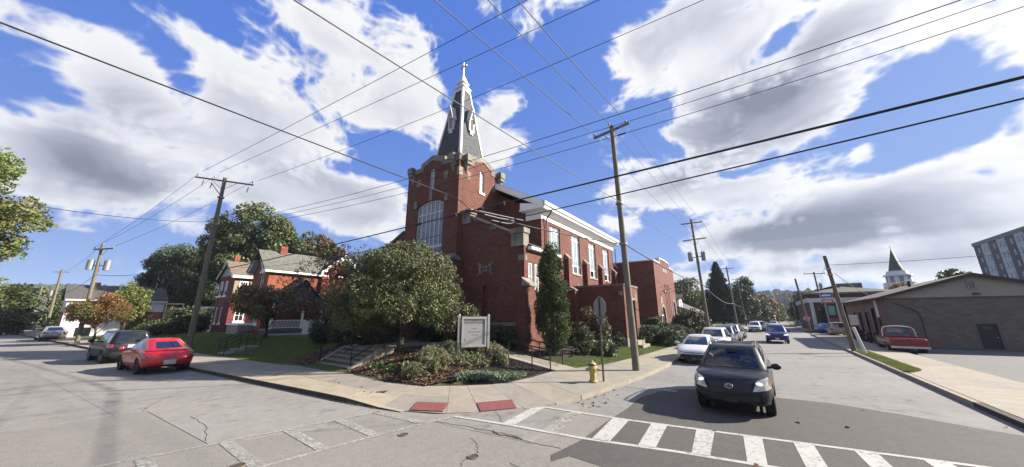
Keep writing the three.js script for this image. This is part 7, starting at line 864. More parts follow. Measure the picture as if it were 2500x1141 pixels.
{
  const st = [S(-2.78, 0.52, 1.04, 0.88), S(-2.74, 0.50, 1.06, 0.91), S(-2.0, 0.45, 1.08, 0.935), S(-1, 0.40, 1.09, 0.94), S(-0.2, 0.38, 1.10, 0.945), S(0.7, 0.38, 1.12, 0.945), S(1.2, 0.38, 1.11, 0.94), S(1.9, 0.40, 1.06, 0.93), S(2.3, 0.42, 1.0, 0.90), S(2.5, 0.45, 0.92, 0.85)];
  car('pickup', 'red pickup truck with white roof edge parked by the block wall', [8.35, -38.0], Math.PI - 0.06, { category: 'pickup truck', st, y0: -0.05, axles: [1.75, -1.65], R: 0.37, color: [0.24, 0.012, 0.012], metal: 0.1, bed: [-0.80, 0.80, 0.62, 1.6, -2.70, -0.62], chromeHandle: true, doors: [[-0.45, 0.72]], cab: { zA: 1.0, zAr: 0.35, zD: -0.55, zDr: -0.42, belt: 1.12, beltR: 1.12, roof: 1.78, wb: 0.86, wr: 0.68, side: [[0.10, 0.80]] },
    details: (t, skin, pm) => { for (const s of [1, -1]) skin('tail_light', bx(s * 0.84, s * 1.0, 0.68, 1.0, -2.9, -2.65), M.tail); const tg = skin('tailgate', bx(-0.80, 0.80, 0.56, 1.10, -2.9, -2.70), pm); if (tg) P_('handle', bx(-0.09, 0.09, 0.88, 0.94, -2.83, -2.80), M.trim, tg); P_('bumper', bx(-0.90, 0.90, 0.42, 0.56, -2.96, -2.80), M.chrome, t); P_('number_plate', PLATE.clone().translate(0, 0.49, -2.975), M.plate, t); P_('roof_trim', tube([[-0.66, 1.78, -0.45], [0, 1.835, -0.45], [0.66, 1.78, -0.45]], 0.022, 16, 6), M.white, t); P_('cab_frame', tube([[-0.85, 1.12, -0.58], [-0.70, 1.74, -0.46], [0.70, 1.74, -0.46], [0.85, 1.12, -0.58]], 0.02, 40, 6), M.white, t); } });
}
// --- left street
const LT = -Math.PI / 2 + 0.088;
{
  const st = [S(-2.12, 0.42, 0.64, 0.56), S(-2.04, 0.34, 0.80, 0.76), S(-1.8, 0.28, 0.95, 0.875, 0.06), S(-1.3, 0.24, 1.0, 0.905, 0.04), S(-0.8, 0.22, 0.98, 0.885), S(0, 0.2, 0.95, 0.86), S(0.6, 0.2, 0.94, 0.865), S(1.0, 0.22, 0.93, 0.89, 0.05), S(1.4, 0.24, 0.87, 0.90, 0.07), S(1.75, 0.26, 0.77, 0.86, 0.07), S(2.0, 0.30, 0.64, 0.76, 0.05), S(2.12, 0.36, 0.54, 0.62)];
  car('compact_car', 'red rounded compact car parked at the left kerb, seen from behind', [-24.0, -3.9], LT, { st, axles: [1.27, -1.27], R: 0.335, color: [0.50, 0.012, 0.018], metal: 0.1, doors: [[-0.55, 0.85]], mirrorPaint: true, rim: M.rimDark, cab: { zA: 1.08, zAr: 0.30, zD: -1.86, zDr: -0.88, belt: 0.92, beltR: 1.0, roof: 1.43, wb: 0.79, wr: 0.56, rc: 0.24, v0: 0.18, v1: 0.80, side: [[0.08, 0.52], [0.56, 0.80]] },
    details: (t, skin) => { for (const s of [1, -1]) { skin('tail_light', sweep(s > 0 ? [[0.58, 0.70], [0.95, 0.72], [0.95, 0.90], [0.60, 0.86]] : [[-0.58, 0.70], [-0.60, 0.86], [-0.95, 0.90], [-0.95, 0.72]], 'z', -2.3, -1.70), M.tail); } skin('rear_valance', bx(-0.9, 0.9, 0.1, 0.36, -2.3, -1.85), M.trim); P_('emblem', mergeGeometries([new THREE.TorusGeometry(0.06, 0.01, 6, 20), rod([-0.03, 0.05, 0], [0, -0.045, 0], 0.008, 0.008, 4), rod([0.03, 0.05, 0], [0, -0.045, 0], 0.008, 0.008, 4)].map(strip)).translate(0, 0.80, -2.075), M.chrome, t); P_('number_plate', PLATE.clone().scale(1.3, 1.2, 1).translate(0.02, 0.50, -2.15), M.plate, t); P_('aerial_fin', bx(-0.02, 0.02, 1.46, 1.52, -0.75, -0.6), mat([0.3, 0.01, 0.01], 0.4), t); P_('boot_line', tube([[-0.62, 0.62, -2.07], [-0.6, 0.9, -1.86], [0.6, 0.9, -1.86], [0.62, 0.62, -2.07]], 0.006, 30, 4), M.trim, t); } });
  car('suv', 'dark blue-black boxy SUV parked ahead of the red compact car', [-30.7, -3.4], LT, { ...SUV, category: 'suv', color: [0.010, 0.015, 0.022], metal: 0.1, doors: [[-0.05, 0.98], [-1.05, -0.06]], cab: { ...SUV.cab, zD: -2.17, zDr: -2.02, roof: 1.66 }, details: rearKit({ tail: (s) => bx(s * 0.68, s * 0.98, 0.84, 1.06, -2.5, -1.9), plate: [0, 0.90, -2.26], more: (t, skin) => { skin('bumper', bx(-1, 1, 0.38, 0.62, -2.5, -1.8), M.trim); P_('tailgate_trim', bx(-0.45, 0.45, 1.0, 1.02, -2.27, -2.2), M.chrome, t); } }) });
  car('sedan', 'silver sedan driving away far along the left street', [-62.4, -1.7], LT, { ...SED, color: [0.50, 0.50, 0.49], metal: 0.5, details: rearKit({ tail: (s) => bx(s * 0.45, s * 0.95, 0.74, 0.92, -2.6, -1.85), plate: [0, 0.62, -2.34] }) });
  car('pickup', 'silver pickup parked sideways in front of the white house', [-71, -4.0], 0.15, { ...SUV, category: 'pickup truck', color: [0.40, 0.44, 0.50], metal: 0.5 });
  car('sedan', 'dark car parked beside the silver pickup by the white house', [-68.5, -9.2], 0.1, { ...SED, color: [0.02, 0.025, 0.04], metal: 0.4 });
  car('sedan', 'dark blue car at the extreme left end of the street', [-104, 4.2], LT + 0.2, { ...SED, color: [0.02, 0.03, 0.06], metal: 0.4 });
}

// ---------------------------------------------------------------- utility poles and wires
M.wireDark = mat([0.018, 0.018, 0.020], 0.7); M.wirePale = mat([0.20, 0.205, 0.21], 0.85);
function pole(name, label, base, top, r0, r1, o = {}, group) {
  const t = thing(name, label, 'utility pole', base, 0, group), L = (y) => { const k = (y - base[1]) / (top[1] - base[1]); return [lerp(base[0], top[0], k), y, lerp(base[2], top[2], k)]; }, w = o.wood || M.poleWood;
  { const g = new THREE.CylinderGeometry(r1, r0, top[1] - base[1] + 0.3, 14, 6), p = g.attributes.position, uv = g.attributes.uv; for (let i = 0; i < p.count; i++) { const y = p.getY(i) + (top[1] - base[1] + 0.3) / 2 - 0.3, k = y / (top[1] - base[1]); p.setXYZ(i, p.getX(i) + (top[0] - base[0]) * k, y, p.getZ(i) + (top[2] - base[2]) * k); uv.setXY(i, uv.getX(i) * 1.0, uv.getY(i) * (top[1] - base[1])); } part('shaft', g, w, t, { local: true, uv: false }); }
  for (const [a, b, y] of o.arms || []) { const d = V3(b[0] - a[0], b[1] - a[1], b[2] - a[2]), len = d.length(), g = new THREE.BoxGeometry(len, 0.11, 0.09); const q = new THREE.Quaternion().setFromUnitVectors(V3(1, 0, 0), d.normalize()); g.applyQuaternion(q); g.translate((a[0] + b[0]) / 2, (a[1] + b[1]) / 2, (a[2] + b[2]) / 2); const arm = part('crossarm', g, w, t); const m = L((a[1] + b[1]) / 2 - 0.75); for (const e of [a, b]) part('brace', rod([lerp(a[0], b[0], e === a ? 0.27 : 0.73), lerp(a[1], b[1], e === a ? 0.27 : 0.73) - 0.04, lerp(a[2], b[2], e === a ? 0.27 : 0.73)], m, 0.018), M.galv, t); }
  for (const p of o.ins || []) part('insulator', [new THREE.CylinderGeometry(0.035, 0.055, 0.10, 10).translate(p[0], p[1] - 0.02, p[2]), new THREE.CylinderGeometry(0.05, 0.03, 0.05, 10).translate(p[0], p[1] - 0.10, p[2]), new THREE.CylinderGeometry(0.014, 0.014, 0.14, 6).translate(p[0], p[1] - 0.17, p[2])], M.porcelain, t);
  for (const p of o.cans || []) { const c = part('transformer', [new THREE.CylinderGeometry(0.24, 0.24, 0.85, 16).translate(...p), new THREE.CylinderGeometry(0.255, 0.255, 0.05, 16).translate(p[0], p[1] + 0.45, p[2]), new THREE.SphereGeometry(0.25, 14, 6, 0, 6.3, 0, 1.57).scale(1, 0.4, 1).translate(p[0], p[1] + 0.47, p[2])], M.galv, t); for (const k of [-1, 1]) part('bushing', rod([p[0] + k * 0.1, p[1] + 0.5, p[2]], [p[0] + k * 0.13, p[1] + 0.75, p[2]], 0.035, 0.022), M.porcelain, c); part('bracket', rod(p, L(p[1]), 0.045), M.galv, c); }
  for (const y of o.bands || []) { const p = L(y); part('band', new THREE.CylinderGeometry(r0 * 1.12, r0 * 1.12, 0.09, 12).translate(...p), M.galv, t); }
  for (const q of o.cutouts || []) part('cutout_switch', [rod([q[0], q[1] + 0.12, q[2]], [q[0] - 0.05, q[1] - 0.32, q[2] + 0.05], 0.04, 0.03, 8)], M.porcelain, t);
  if (o.more) o.more(t, L); return t;
}
pole('utility_pole', 'tall grey wooden pole with one crossarm on the right-hand pavement near the hydrant', [-4.77, 0.13, -16.33], [-4.96, 12.45, -16.19], 0.165, 0.105, { arms: [[[-5.76, 11.72, -15.62], [-4.2, 12.62, -16.73]]], ins: [[-5.73, 11.88, -15.64], [-5.07, 12.62, -16.12], [-4.32, 12.76, -16.65]], bands: [8.05, 5.95] });
pole('utility_pole', 'tall wooden pole on the left lawn with three dead-end insulators on its crossarm', [-33.14, 0.1, -6.95], [-33.2, 13.26, -6.91], 0.20, 0.12, { arms: [[[-35.15, 13.35, -5.52], [-31.27, 12.65, -8.28]]], ins: [[-35.03, 13.62, -5.6], [-33.9, 13.42, -6.42], [-31.36, 12.95, -8.22]], cutouts: [[-34.6, 12.95, -5.95], [-33.95, 12.7, -6.35], [-31.6, 12.35, -8.1]], bands: [11.6, 9.4], more: (t, L) => { part('guy_arm', rod([-34.1, 12.9, -6.3], L(11.7), 0.03), M.galv, t); } });
pole('utility_pole', 'pole with two crossarms and a pair of grey transformers beyond the brick hall', [-4.26, 0.13, -41.3], [-4.55, 13.1, -41.09], 0.17, 0.10, { arms: [[[-5.51, 12.5, -40.41], [-3.57, 12.8, -41.79]], [[-5.56, 10.58, -40.37], [-3.41, 10.95, -41.91]]], ins: [[-5.45, 12.72, -40.45], [-4.6, 13.25, -41.05], [-3.62, 13.0, -41.75]], cans: [[-5.05, 8.75, -40.75], [-3.86, 8.85, -41.6]], bands: [8.2, 5.85] });
for (const [b, t2, l] of [[[-3.2, 0.1, -77], [-3.55, 11.8, -76.8], 'third pole along the right-hand street with street lamp arm, left of two far poles'], [[-2.44, 0.1, -102], [-2.85, 11.8, -101.8], 'farther narrow pole with single crossarm just right of the lamp-arm pole']]) { const arm = [[t2[0] - 1.1, t2[1] - 0.35, t2[2] + 0.5], [t2[0] + 1.1, t2[1] - 0.25, t2[2] - 0.5]]; pole('utility_pole', l, b, t2, 0.17, 0.11, { arms: [arm], ins: [[arm[0][0] + 0.05, arm[0][1] + 0.2, arm[0][2]], [t2[0], t2[1] + 0.12, t2[2]], [arm[1][0] - 0.05, arm[1][1] + 0.2, arm[1][2]]], more: l.startsWith('third') ? (t, L) => { const p = L(7.6); part('lamp_arm', tube([p, [p[0] + 1.0, p[1] + 0.35, p[2] + 0.3], [p[0] + 2.2, p[1] + 0.4, p[2] + 0.5]], 0.03, 12), M.galv, t); part('lamp_head', bx(p[0] + 2.1, p[0] + 2.7, p[1] + 0.32, p[1] + 0.44, p[2] + 0.4, p[2] + 0.62), M.galv, t); } : null }); }
pole('utility_pole', 'leaning bare brown pole between the street and the red pickup on the right', [5.2, 0.1, -34.0], [4.75, 6.9, -33.8], 0.15, 0.11, { wood: M.poleWoodBrown, bands: [5.9, 5.5], more: (t) => part('notice', bx(5.28, 5.72, 1.9, 2.6, -33.72, -33.70), mat([0.45, 0.42, 0.40], 0.8), t) });
pole('utility_pole', 'dark leaning pole beside the distant red stop sign', [6.33, 0.05, -69.8], [5.75, 8.3, -69.6], 0.16, 0.12, { wood: M.poleWoodBrown, bands: [7.9, 7.4] });
pole('utility_pole', 'distant pole with wide crossarm in front of the bank', [9.6, 0.05, -80.2], [9.35, 10.2, -80], 0.16, 0.11, { wood: M.poleWoodBrown, arms: [[[7.9, 9.9, -79.6], [10.9, 9.9, -80.6]]], ins: [[8.0, 10.1, -79.6], [10.8, 10.1, -80.6]], cans: [[9.9, 7.6, -80]] });
pole('utility_pole', 'slim brown pole among the trees right of the far street', [8.0, 0.05, -112], [7.6, 8.0, -112], 0.15, 0.1, { wood: M.poleWoodBrown });
pole('utility_pole', 'second slim pole behind the far-right street trees', [9.6, 0.05, -128], [9.2, 8.6, -128], 0.15, 0.1, { wood: M.poleWoodBrown });
pole('utility_pole', 'pole with white transformers rising out of the orange autumn tree', [-50.35, 0.1, -2.92], [-50.65, 9.25, -2.75], 0.17, 0.11, { arms: [[[-51.2, 8.75, -2.3], [-49.7, 8.85, -3.4]]], ins: [[-51.15, 8.98, -2.33], [-50.6, 9.4, -2.75], [-49.75, 9.05, -3.37]], cans: [[-50.9, 7.2, -2.35], [-50.3, 7.2, -3.35]] });
pole('utility_pole', 'leaning pole left of the white house with small crossarm', [-105.8, 0.1, -2.1], [-106.5, 11.1, -1.8], 0.22, 0.15, { arms: [[[-107, 10.6, -0.9], [-106, 10.7, -2.8]]], cans: [[-106.3, 6.6, -1.4]] });
for (const [b, h, l] of [[[-107, 0.1, -0.4], 8.0, 'stubby leaning pole above the silver sedan on the left street'], [[-133, 0.1, 1.6], 7.4, 'thin pole farther down the left street'], [[-110, 0.1, 6.5], 7.5, 'pale pole on the far side of the left street'], [[-140, 0.1, 7.6], 8.2, 'faint leftmost pole at the end of the left street']]) pole('utility_pole', l, b, [b[0] - 0.5, h, b[2] + 0.2], 0.2, 0.15);
function wire(name, label, a, b, sag, r, m, group, bumps) { const t = thing(name, label, 'cable', a, 0, group), n = 26, pts = []; for (let i = 0; i <= n; i++) { const k = i / n; pts.push([lerp(a[0], b[0], k), lerp(a[1], b[1], k) - 4 * sag * k * (1 - k), lerp(a[2], b[2], k)]); } part('strand', tube(pts, r, n * 2, 6), m, t); if (bumps) for (const k of bumps) { const i = Math.round(k * n), p = pts[i], q = pts[Math.min(n, i + 1)], d = V3(q[0] - p[0], q[1] - p[1], q[2] - p[2]).normalize().multiplyScalar(0.16); part('splice', rod([p[0] - d.x, p[1] - d.y, p[2] - d.z], [p[0] + d.x, p[1] + d.y, p[2] + d.z], r * 2.4), m, t); } return t; }
const D_ = M.wireDark, W_ = M.wirePale, K = [-9.2, 6.81, -9.93];
wire('power_line', 'dark wire from the left pole’s outer insulator up to the top centre', [-34.75, 13.85, -5.8], [10.6, 14.3, -10.0], 0.12, 0.013, D_); wire('power_line', 'dark wire from the left pole’s middle insulator crossing above the spire', [-33.6, 13.75, -6.6], [10.35, 15.28, -12.53], 0.1, 0.013, D_); wire('power_line', 'dark wire from the left pole’s inner insulator crossing in front of the spire', [-31.0, 13.05, -8.5], [14.2, 16, -14.89], 0.64, 0.013, D_);
wire('power_line', 'pale wire from the right pole’s left insulator overhead, leftmost of three', [-5.73, 11.88, -15.64], [-8.68, 11.35, 24.14], 0.13, 0.017, W_, null, [0.49]); wire('power_line', 'pale wire from the right pole’s middle insulator overhead', [-5.07, 12.62, -16.12], [-6.17, 11.96, 26.24], 0.88, 0.017, W_, null, [0.41]); wire('power_line', 'pale wire from the right pole’s right insulator overhead, rightmost of three', [-4.32, 12.76, -16.65], [-6.44, 12.67, 15.22], 0.21, 0.017, W_, null, [0.49]);
wire('power_line', 'single pale wire passing left of the spire to the right pole’s upper band', [-4.76, 8.05, -16.34], [-7.22, 8.53, 29.32], 0.66, 0.015, W_);
wire('power_line', 'highest of three dark wires crossing the church tower to the upper right', [-33.69, 9.41, -6.56], [12.49, 9.54, -10.7], 1.07, 0.012, D_); wire('power_line', 'middle of three dark wires crossing the church tower to the upper right', [-33.38, 9.14, -6.78], [8.95, 11.78, -14.98], 0.98, 0.012, D_); wire('power_line', 'lowest of three dark wires crossing the church tower to the upper right', [-33.02, 9.01, -7.03], [12.06, 11.99, -15.95], 1.19, 0.013, D_, null, [0.66]);
wire('telephone_cable', 'thick black cable from the church corner splice to the right edge', K, [8.22, 5.01, -5.59], 0.04, 0.025, D_, null, [0.04, 0.1]); wire('telephone_cable', 'thick black cable from the splice down left past the great window', K, [-31.86, 4.87, -5.01], 0.13, 0.026, D_, null, [0.05, 0.1]);
wire('telephone_cable', 'thin dark cable running under the thick one across the street', [-31.73, 6.15, -7.96], [19.96, 4.01, -0.62], 1.08, 0.007, D_);
{ const t = thing('telephone_cable', 'thick black cable descending from the upper left edge to the splice before the tower', 'cable', [-13.37, 8.99, 23.07]), p = []; for (let i = 0; i <= 20; i++) { const k = i / 20; p.push([lerp(-13.37, -9.93, k), lerp(8.99, 7.49, k), lerp(23.07, -9.41, k)]); } part('strand', tube([...p, [-9.6, 7.30, -9.6], [-9.28, 6.95, -9.85], K], 0.02, 60, 6), D_, t); }
{ const t = thing('telephone_cable', 'pale lashed cable from the splice past the nave windows to the right pole', 'cable', K), S0 = [-4.79, 5.93, -16.32], p = []; for (let i = 0; i <= 16; i++) { const k = i / 16; p.push([lerp(K[0], S0[0], k), lerp(K[1], S0[1], k) - 0.6 * k * (1 - k), lerp(K[2], S0[2], k)]); } part('strand', tube(p, 0.026, 40, 6), mat([0.14, 0.14, 0.145], 0.6), t); part('lashing_loop', [tube([[-9.0, 6.75, -10.2], [-8.5, 6.62, -10.9], [-8.05, 6.52, -11.5], [-8.2, 6.42, -11.35], [-8.7, 6.5, -10.7]], 0.022, 24), tube([[-9.0, 6.85, -10.2], [-8.4, 6.72, -11.0], [-7.8, 6.6, -11.8]], 0.018, 20)], M.whiteOld, t); part('splice_case', [rod([-9.35, 6.84, -9.75], [-8.85, 6.74, -10.4], 0.055)], M.trim, t); }
const gR = 'wires strung along the right-hand street from pole to pole', gL = 'wires strung along the left-hand street from pole to pole';
const RR = [[[-5.73, 11.88, -15.64], [-5.07, 12.62, -16.12], [-4.32, 12.76, -16.65], [-4.76, 8.05, -16.34]], [[-5.45, 12.72, -40.45], [-4.6, 13.25, -41.05], [-3.62, 13, -41.75], [-4.4, 9.4, -41.2]], [[-4.6, 11.65, -76.3], [-3.55, 11.95, -76.8], [-2.5, 11.75, -77.3], [-3.4, 9.0, -76.9]], [[-3.9, 11.65, -101.3], [-2.85, 11.95, -101.8], [-1.8, 11.75, -102.3], [-2.75, 9, -101.9]]];
const wn = ['left', 'middle', 'right', 'lower'], sp = ['from the right pavement pole to the transformer pole', 'from the transformer pole to the lamp-arm pole', 'between the two farthest poles']; for (let s = 0; s < 3; s++) for (let k = 0; k < 4; k++) wire('power_line', `${wn[k]} thin wire ${sp[s]}`, RR[s][k], RR[s + 1][k], 0.3, s ? 0.012 : 0.010, s ? D_ : mat([0.12, 0.12, 0.125], 0.6), gR);
wire('telephone_cable', 'sagging cable from the right pavement pole to the transformer pole', [-4.79, 5.93, -16.32], [-4.28, 5.81, -41.28], 0.25, 0.028, D_, gR); wire('telephone_cable', 'pale sagging cable from the transformer pole to the far poles', [-4.28, 5.81, -41.28], [-3.3, 4.9, -77], 0.75, 0.03, W_, gR); wire('telephone_cable', 'pale cable between the two farthest street poles', [-3.3, 4.9, -77], [-2.6, 4.9, -102], 0.3, 0.026, W_, gR);
for (const [i, y] of [[0, 6.9], [1, 6.5], [2, 6.1]]) wire('service_drop', `${['upper', 'middle', 'lower'][i]} service cable from the transformer pole to the brick hall front`, [-4.3, y, -41.3], [-8.45, 5.6 - i * 0.35, -40.2 - i * 0.3], 0.12, 0.014, D_);
for (const [i, a, b] of [[0, [-35.03, 13.62, -5.6], [-51.15, 8.98, -2.33]], [1, [-33.9, 13.42, -6.42], [-50.6, 9.4, -2.75]], [2, [-31.36, 12.95, -8.22], [-49.75, 9.05, -3.37]]]) wire('power_line', `${['outer', 'middle', 'inner'][i]} wire from the left lawn pole to the pole in the autumn tree`, a, b, 0.3, 0.012, D_, gL);
wire('power_line', 'upper wire from the autumn-tree pole to the leaning far pole', [-50.6, 9.4, -2.75], [-106.5, 10.9, -1.8], 0.8, 0.014, D_, gL); wire('telephone_cable', 'lower cable from the autumn-tree pole to the leaning far pole', [-50.5, 6.3, -2.8], [-106.3, 6.6, -1.8], 0.8, 0.02, D_, gL); wire('telephone_cable', 'low cable from the left lawn pole to the autumn-tree pole', [-33.2, 6.4, -6.9], [-50.5, 6.3, -2.8], 0.4, 0.02, D_, gL);
wire('service_drop', 'thin cable from the left lawn pole across toward the maple', [-33.2, 9.6, -6.9], [-26, 7.4, 2], 0.3, 0.016, D_);
wire('service_drop', 'pale looped cable hanging at the block building eave', [9.0, 3.95, -43.2], [5.1, 5.6, -34], 0.25, 0.02, W_); wire('service_drop', 'thin cable from the bank pole to the leaning right pole', [9.35, 9.4, -80], [4.8, 6.4, -33.8], 0.6, 0.014, D_); wire('service_drop', 'thin cable from the leaning right pole toward the right edge', [4.8, 6.2, -33.8], [26, 7.6, -38], 0.4, 0.014, D_);

// ---------------------------------------------------------------- church forecourt: steps, terrace, ramp, rails
{
  const st = thing('concrete_steps', 'five concrete steps climbing from the left pavement to the church terrace', 'steps', [-16.6, 0.1, -8.7], -0.03), b = bases.get(st); 
  for (let i = 0; i < 5; i++) { const y = 0.04 + 0.158 * (i + 1), s = part('step', bx(-1.5, 1.48, -0.2, y - 0.05, -(i + 1) * 0.33 - 0.3, -i * 0.33 - 0.02), M.stepShade, st, { local: true }); part('tread', bx(-1.515, 1.495, y - 0.048, y, -(i + 1) * 0.33 - 0.015, -i * 0.33 + 0.012), M.walkPale, s, { local: true }); }  // step bodies and risers carry painted shade, treads stay paler
  part('cheek_wall', sweep([[0.05, -0.2], [0.05, 0.14], [-1.35, 0.86], [-2.1, 0.9], [-2.1, -0.2]], 'x', 1.503, 1.72), M.walk, st, { local: true }); part('cheek_wall', sweep([[0.05, -0.2], [0.05, 0.14], [-1.35, 0.86], [-2.1, 0.9], [-2.1, -0.2]], 'x', -1.74, -1.523), M.walk, st, { local: true });
  part('terrace', sweep([[-18.25, -10.42], [-15.0, -10.3], [-15.75, -11.8], [-15.75, -12.6], [-12.7, -12.9], [-12.7, -16.25], [-18.25, -16.25]], 'y', 0.2, 0.905), M.walkPale, scene).userData.kind = 'structure';
  const rail = (name, label, cat, paths, posts, m, r = 0.03) => { const t = thing(name, label, cat, posts[0][0]); for (const p of paths) part('rail', p.slice(1).map((q, i) => rod(p[i], q, r)).concat(p.slice(1, -1).map((q) => new THREE.SphereGeometry(r, 8, 6).translate(...q))), m, t); for (const [a, bb] of posts) part('post', rod(a, bb, r), m, t); return t; };
  rail('handrail', 'black steel handrail up the left side of the concrete steps', 'handrail', [[[-17.95, 1.0, -8.45], [-17.95, 1.06, -8.75], [-17.9, 1.85, -10.3], [-17.9, 1.85, -10.9]], [[-17.95, 0.62, -8.75], [-17.9, 1.42, -10.3], [-17.9, 1.42, -10.9]]], [[[-17.95, 0.15, -8.75], [-17.95, 1.06, -8.75]], [[-17.9, 0.85, -10.3], [-17.9, 1.85, -10.3]]], M.blackMetal);
  rail('handrail', 'steel handrail with bright upper bend on the right side of the concrete steps', 'handrail', [[[-15.3, 0.95, -8.5], [-15.3, 1.05, -8.85], [-15.25, 1.83, -10.3], [-15.2, 1.86, -10.55], [-15.1, 1.86, -11.4]], [[-15.3, 0.62, -8.85], [-15.25, 1.38, -10.3], [-15.2, 1.42, -10.55], [-15.1, 1.42, -11.3]]], [[[-15.3, 0.15, -8.85], [-15.3, 1.05, -8.85]], [[-15.22, 0.85, -10.45], [-15.22, 1.86, -10.45]]], M.blackMetal);
  part('ramp', hexa([[-7.6, 0.145, -14.1], [-7.3, 0.145, -15.35], [-12.75, 0.90, -15.35], [-12.75, 0.90, -14.1]], 0.3), M.walk, scene).userData.kind = 'structure';
  rail('ramp_railing', 'black two-bar railing along the near edge of the sloping ramp beside the sign', 'railing', [[[-7.88, 1.02, -14.02], [-8.8, 1.12, -14.02], [-10.4, 1.36, -14.02], [-12.3, 1.66, -14.02]], [[-7.88, 0.58, -14.02], [-8.8, 0.68, -14.02], [-10.4, 0.92, -14.02], [-12.3, 1.22, -14.02]]], [[[-7.88, 0.1, -14.02], [-7.88, 1.02, -14.02]], [[-8.85, 0.2, -14.02], [-8.85, 1.12, -14.02]], [[-10.2, 0.4, -14.02], [-10.2, 1.34, -14.02]], [[-11.6, 0.5, -14.02], [-11.6, 1.56, -14.02]]], M.blackMetal, 0.028);
  rail('ramp_railing', 'black railing with looped end along the far edge of the ramp', 'railing', [[[-7.7, 0.6, -15.45], [-7.45, 0.66, -15.45], [-7.40, 0.85, -15.45], [-7.45, 0.98, -15.45], [-8.1, 1.05, -15.45], [-10.2, 1.36, -15.45], [-12.3, 1.68, -15.45]], [[-8.0, 0.6, -15.45], [-10.2, 0.92, -15.45], [-12.3, 1.24, -15.45]]], [[[-8.0, 0.1, -15.45], [-8.0, 1.04, -15.45]], [[-9.3, 0.3, -15.45], [-9.3, 1.22, -15.45]], [[-10.7, 0.45, -15.45], [-10.7, 1.43, -15.45]]], M.blackMetal, 0.028);
  // steps up to the parsonage lawn
  const ls = thing('lawn_steps', 'short grey concrete steps with landing from the left pavement up to the house lawn', 'steps', [-27.5, 0.1, -7.25]); part('step', bx(-28.0, -26.9, 0, 0.30, -7.85, -7.3), M.walkPale, ls); part('step', bx(-28.0, -26.9, 0, 0.46, -8.4, -7.853), M.walkPale, ls); part('landing', bx(-28.0, -26.9, 0, 0.60, -9.2, -8.403), M.walkPale, ls); 
  for (const [x, l] of [[-28.05, 'black handrail on the left of the lawn steps'], [-26.85, 'black handrail on the right of the lawn steps']]) rail('handrail', l, 'handrail', [[[x, 0.75, -7.0], [x, 1.05, -7.35], [x, 1.50, -8.4], [x, 1.52, -9.2]], [[x, 0.55, -7.3], [x, 1.0, -8.4], [x, 1.02, -9.2]]], [[[x, 0.1, -7.3], [x, 1.05, -7.35]], [[x, 0.4, -8.4], [x, 1.5, -8.4]], [[x, 0.5, -9.2], [x, 1.52, -9.2]]], M.blackMetal, 0.022);
}
// church notice board
{
  const TH = 54.1 * Math.PI / 180, t = thing('notice_board', 'grey framed church notice board on two posts in the corner bed', 'sign', [-10.87, 0.42, -12.17], TH), G = mat([0.40, 0.385, 0.355], 0.6), o = { local: true };
  for (const s of [-1, 1]) { part('post', [bx(s * 0.70 - 0.055, s * 0.70 + 0.055, 0, 2.12, -0.055, 0.055), new THREE.SphereGeometry(0.058, 10, 6, 0, 6.3, 0, 1.57).translate(s * 0.70, 2.12, 0)], G, t, o); for (const y of [0.98, 1.78]) part('bracket', bx(s * 0.57, s * 0.645, y - 0.03, y + 0.03, -0.03, 0.03), M.steel, t, o); }
  part('cabinet', [bx(-0.585, 0.585, 0.70, 2.06, -0.075, 0.05)], G, t, o); part('frame', [bx(-0.585, 0.585, 1.95, 2.06, 0.05, 0.085), bx(-0.585, 0.585, 0.70, 0.80, 0.05, 0.085), bx(-0.585, -0.51, 0.80, 1.95, 0.05, 0.085), bx(0.51, 0.585, 0.80, 1.95, 0.05, 0.085)], mat([0.46, 0.45, 0.42], 0.5), t, o);
  const c = document.createElement('canvas'); c.width = 512; c.height = 576; const x = c.getContext('2d'); x.fillStyle = '#a9a9a6'; x.fillRect(0, 0, 512, 576); x.fillStyle = '#8f908e'; x.fillRect(0, 0, 512, 112); x.textAlign = 'center'; x.fillStyle = '#4a4a4c'; x.font = 'bold 46px serif'; x.fillText('Trinity', 256, 48); x.font = 'bold 52px serif'; x.fillText('Methodist Church', 256, 100, 490); x.fillStyle = '#2e2e32'; x.font = 'bold 32px sans-serif'; x.fillText('SUNDAY', 256, 232); x.fillText('MORNING WORSHIP', 262, 302, 330); x.fillText('10:30 AM', 270, 372); x.fillStyle = '#3a3a40'; x.fillRect(44, 432, 7, 62); x.fillRect(30, 450, 34, 7); x.fillStyle = '#5c3038'; x.beginPath(); x.moveTo(40, 500); x.quadraticCurveTo(14, 470, 34, 430); x.quadraticCurveTo(28, 470, 44, 500); x.fill();
  const tx = new THREE.CanvasTexture(c); tx.colorSpace = THREE.SRGBColorSpace; const m = new THREE.MeshStandardMaterial({ map: tx, roughness: 0.55 }); const g = new THREE.PlaneGeometry(1.02, 1.15).translate(0, 1.375, 0.056); const p = new THREE.Mesh(g, m); p.name = 'letter_panel'; p.castShadow = p.receiveShadow = true; t.add(p); part('lock', rod([0.545, 1.36, 0.085], [0.545, 1.36, 0.10], 0.014), M.steel, t, o);
  part('plinth', bx(-0.95, 0.95, -0.35, 0.07, -0.18, 0.18), M.stone, t, o);
}
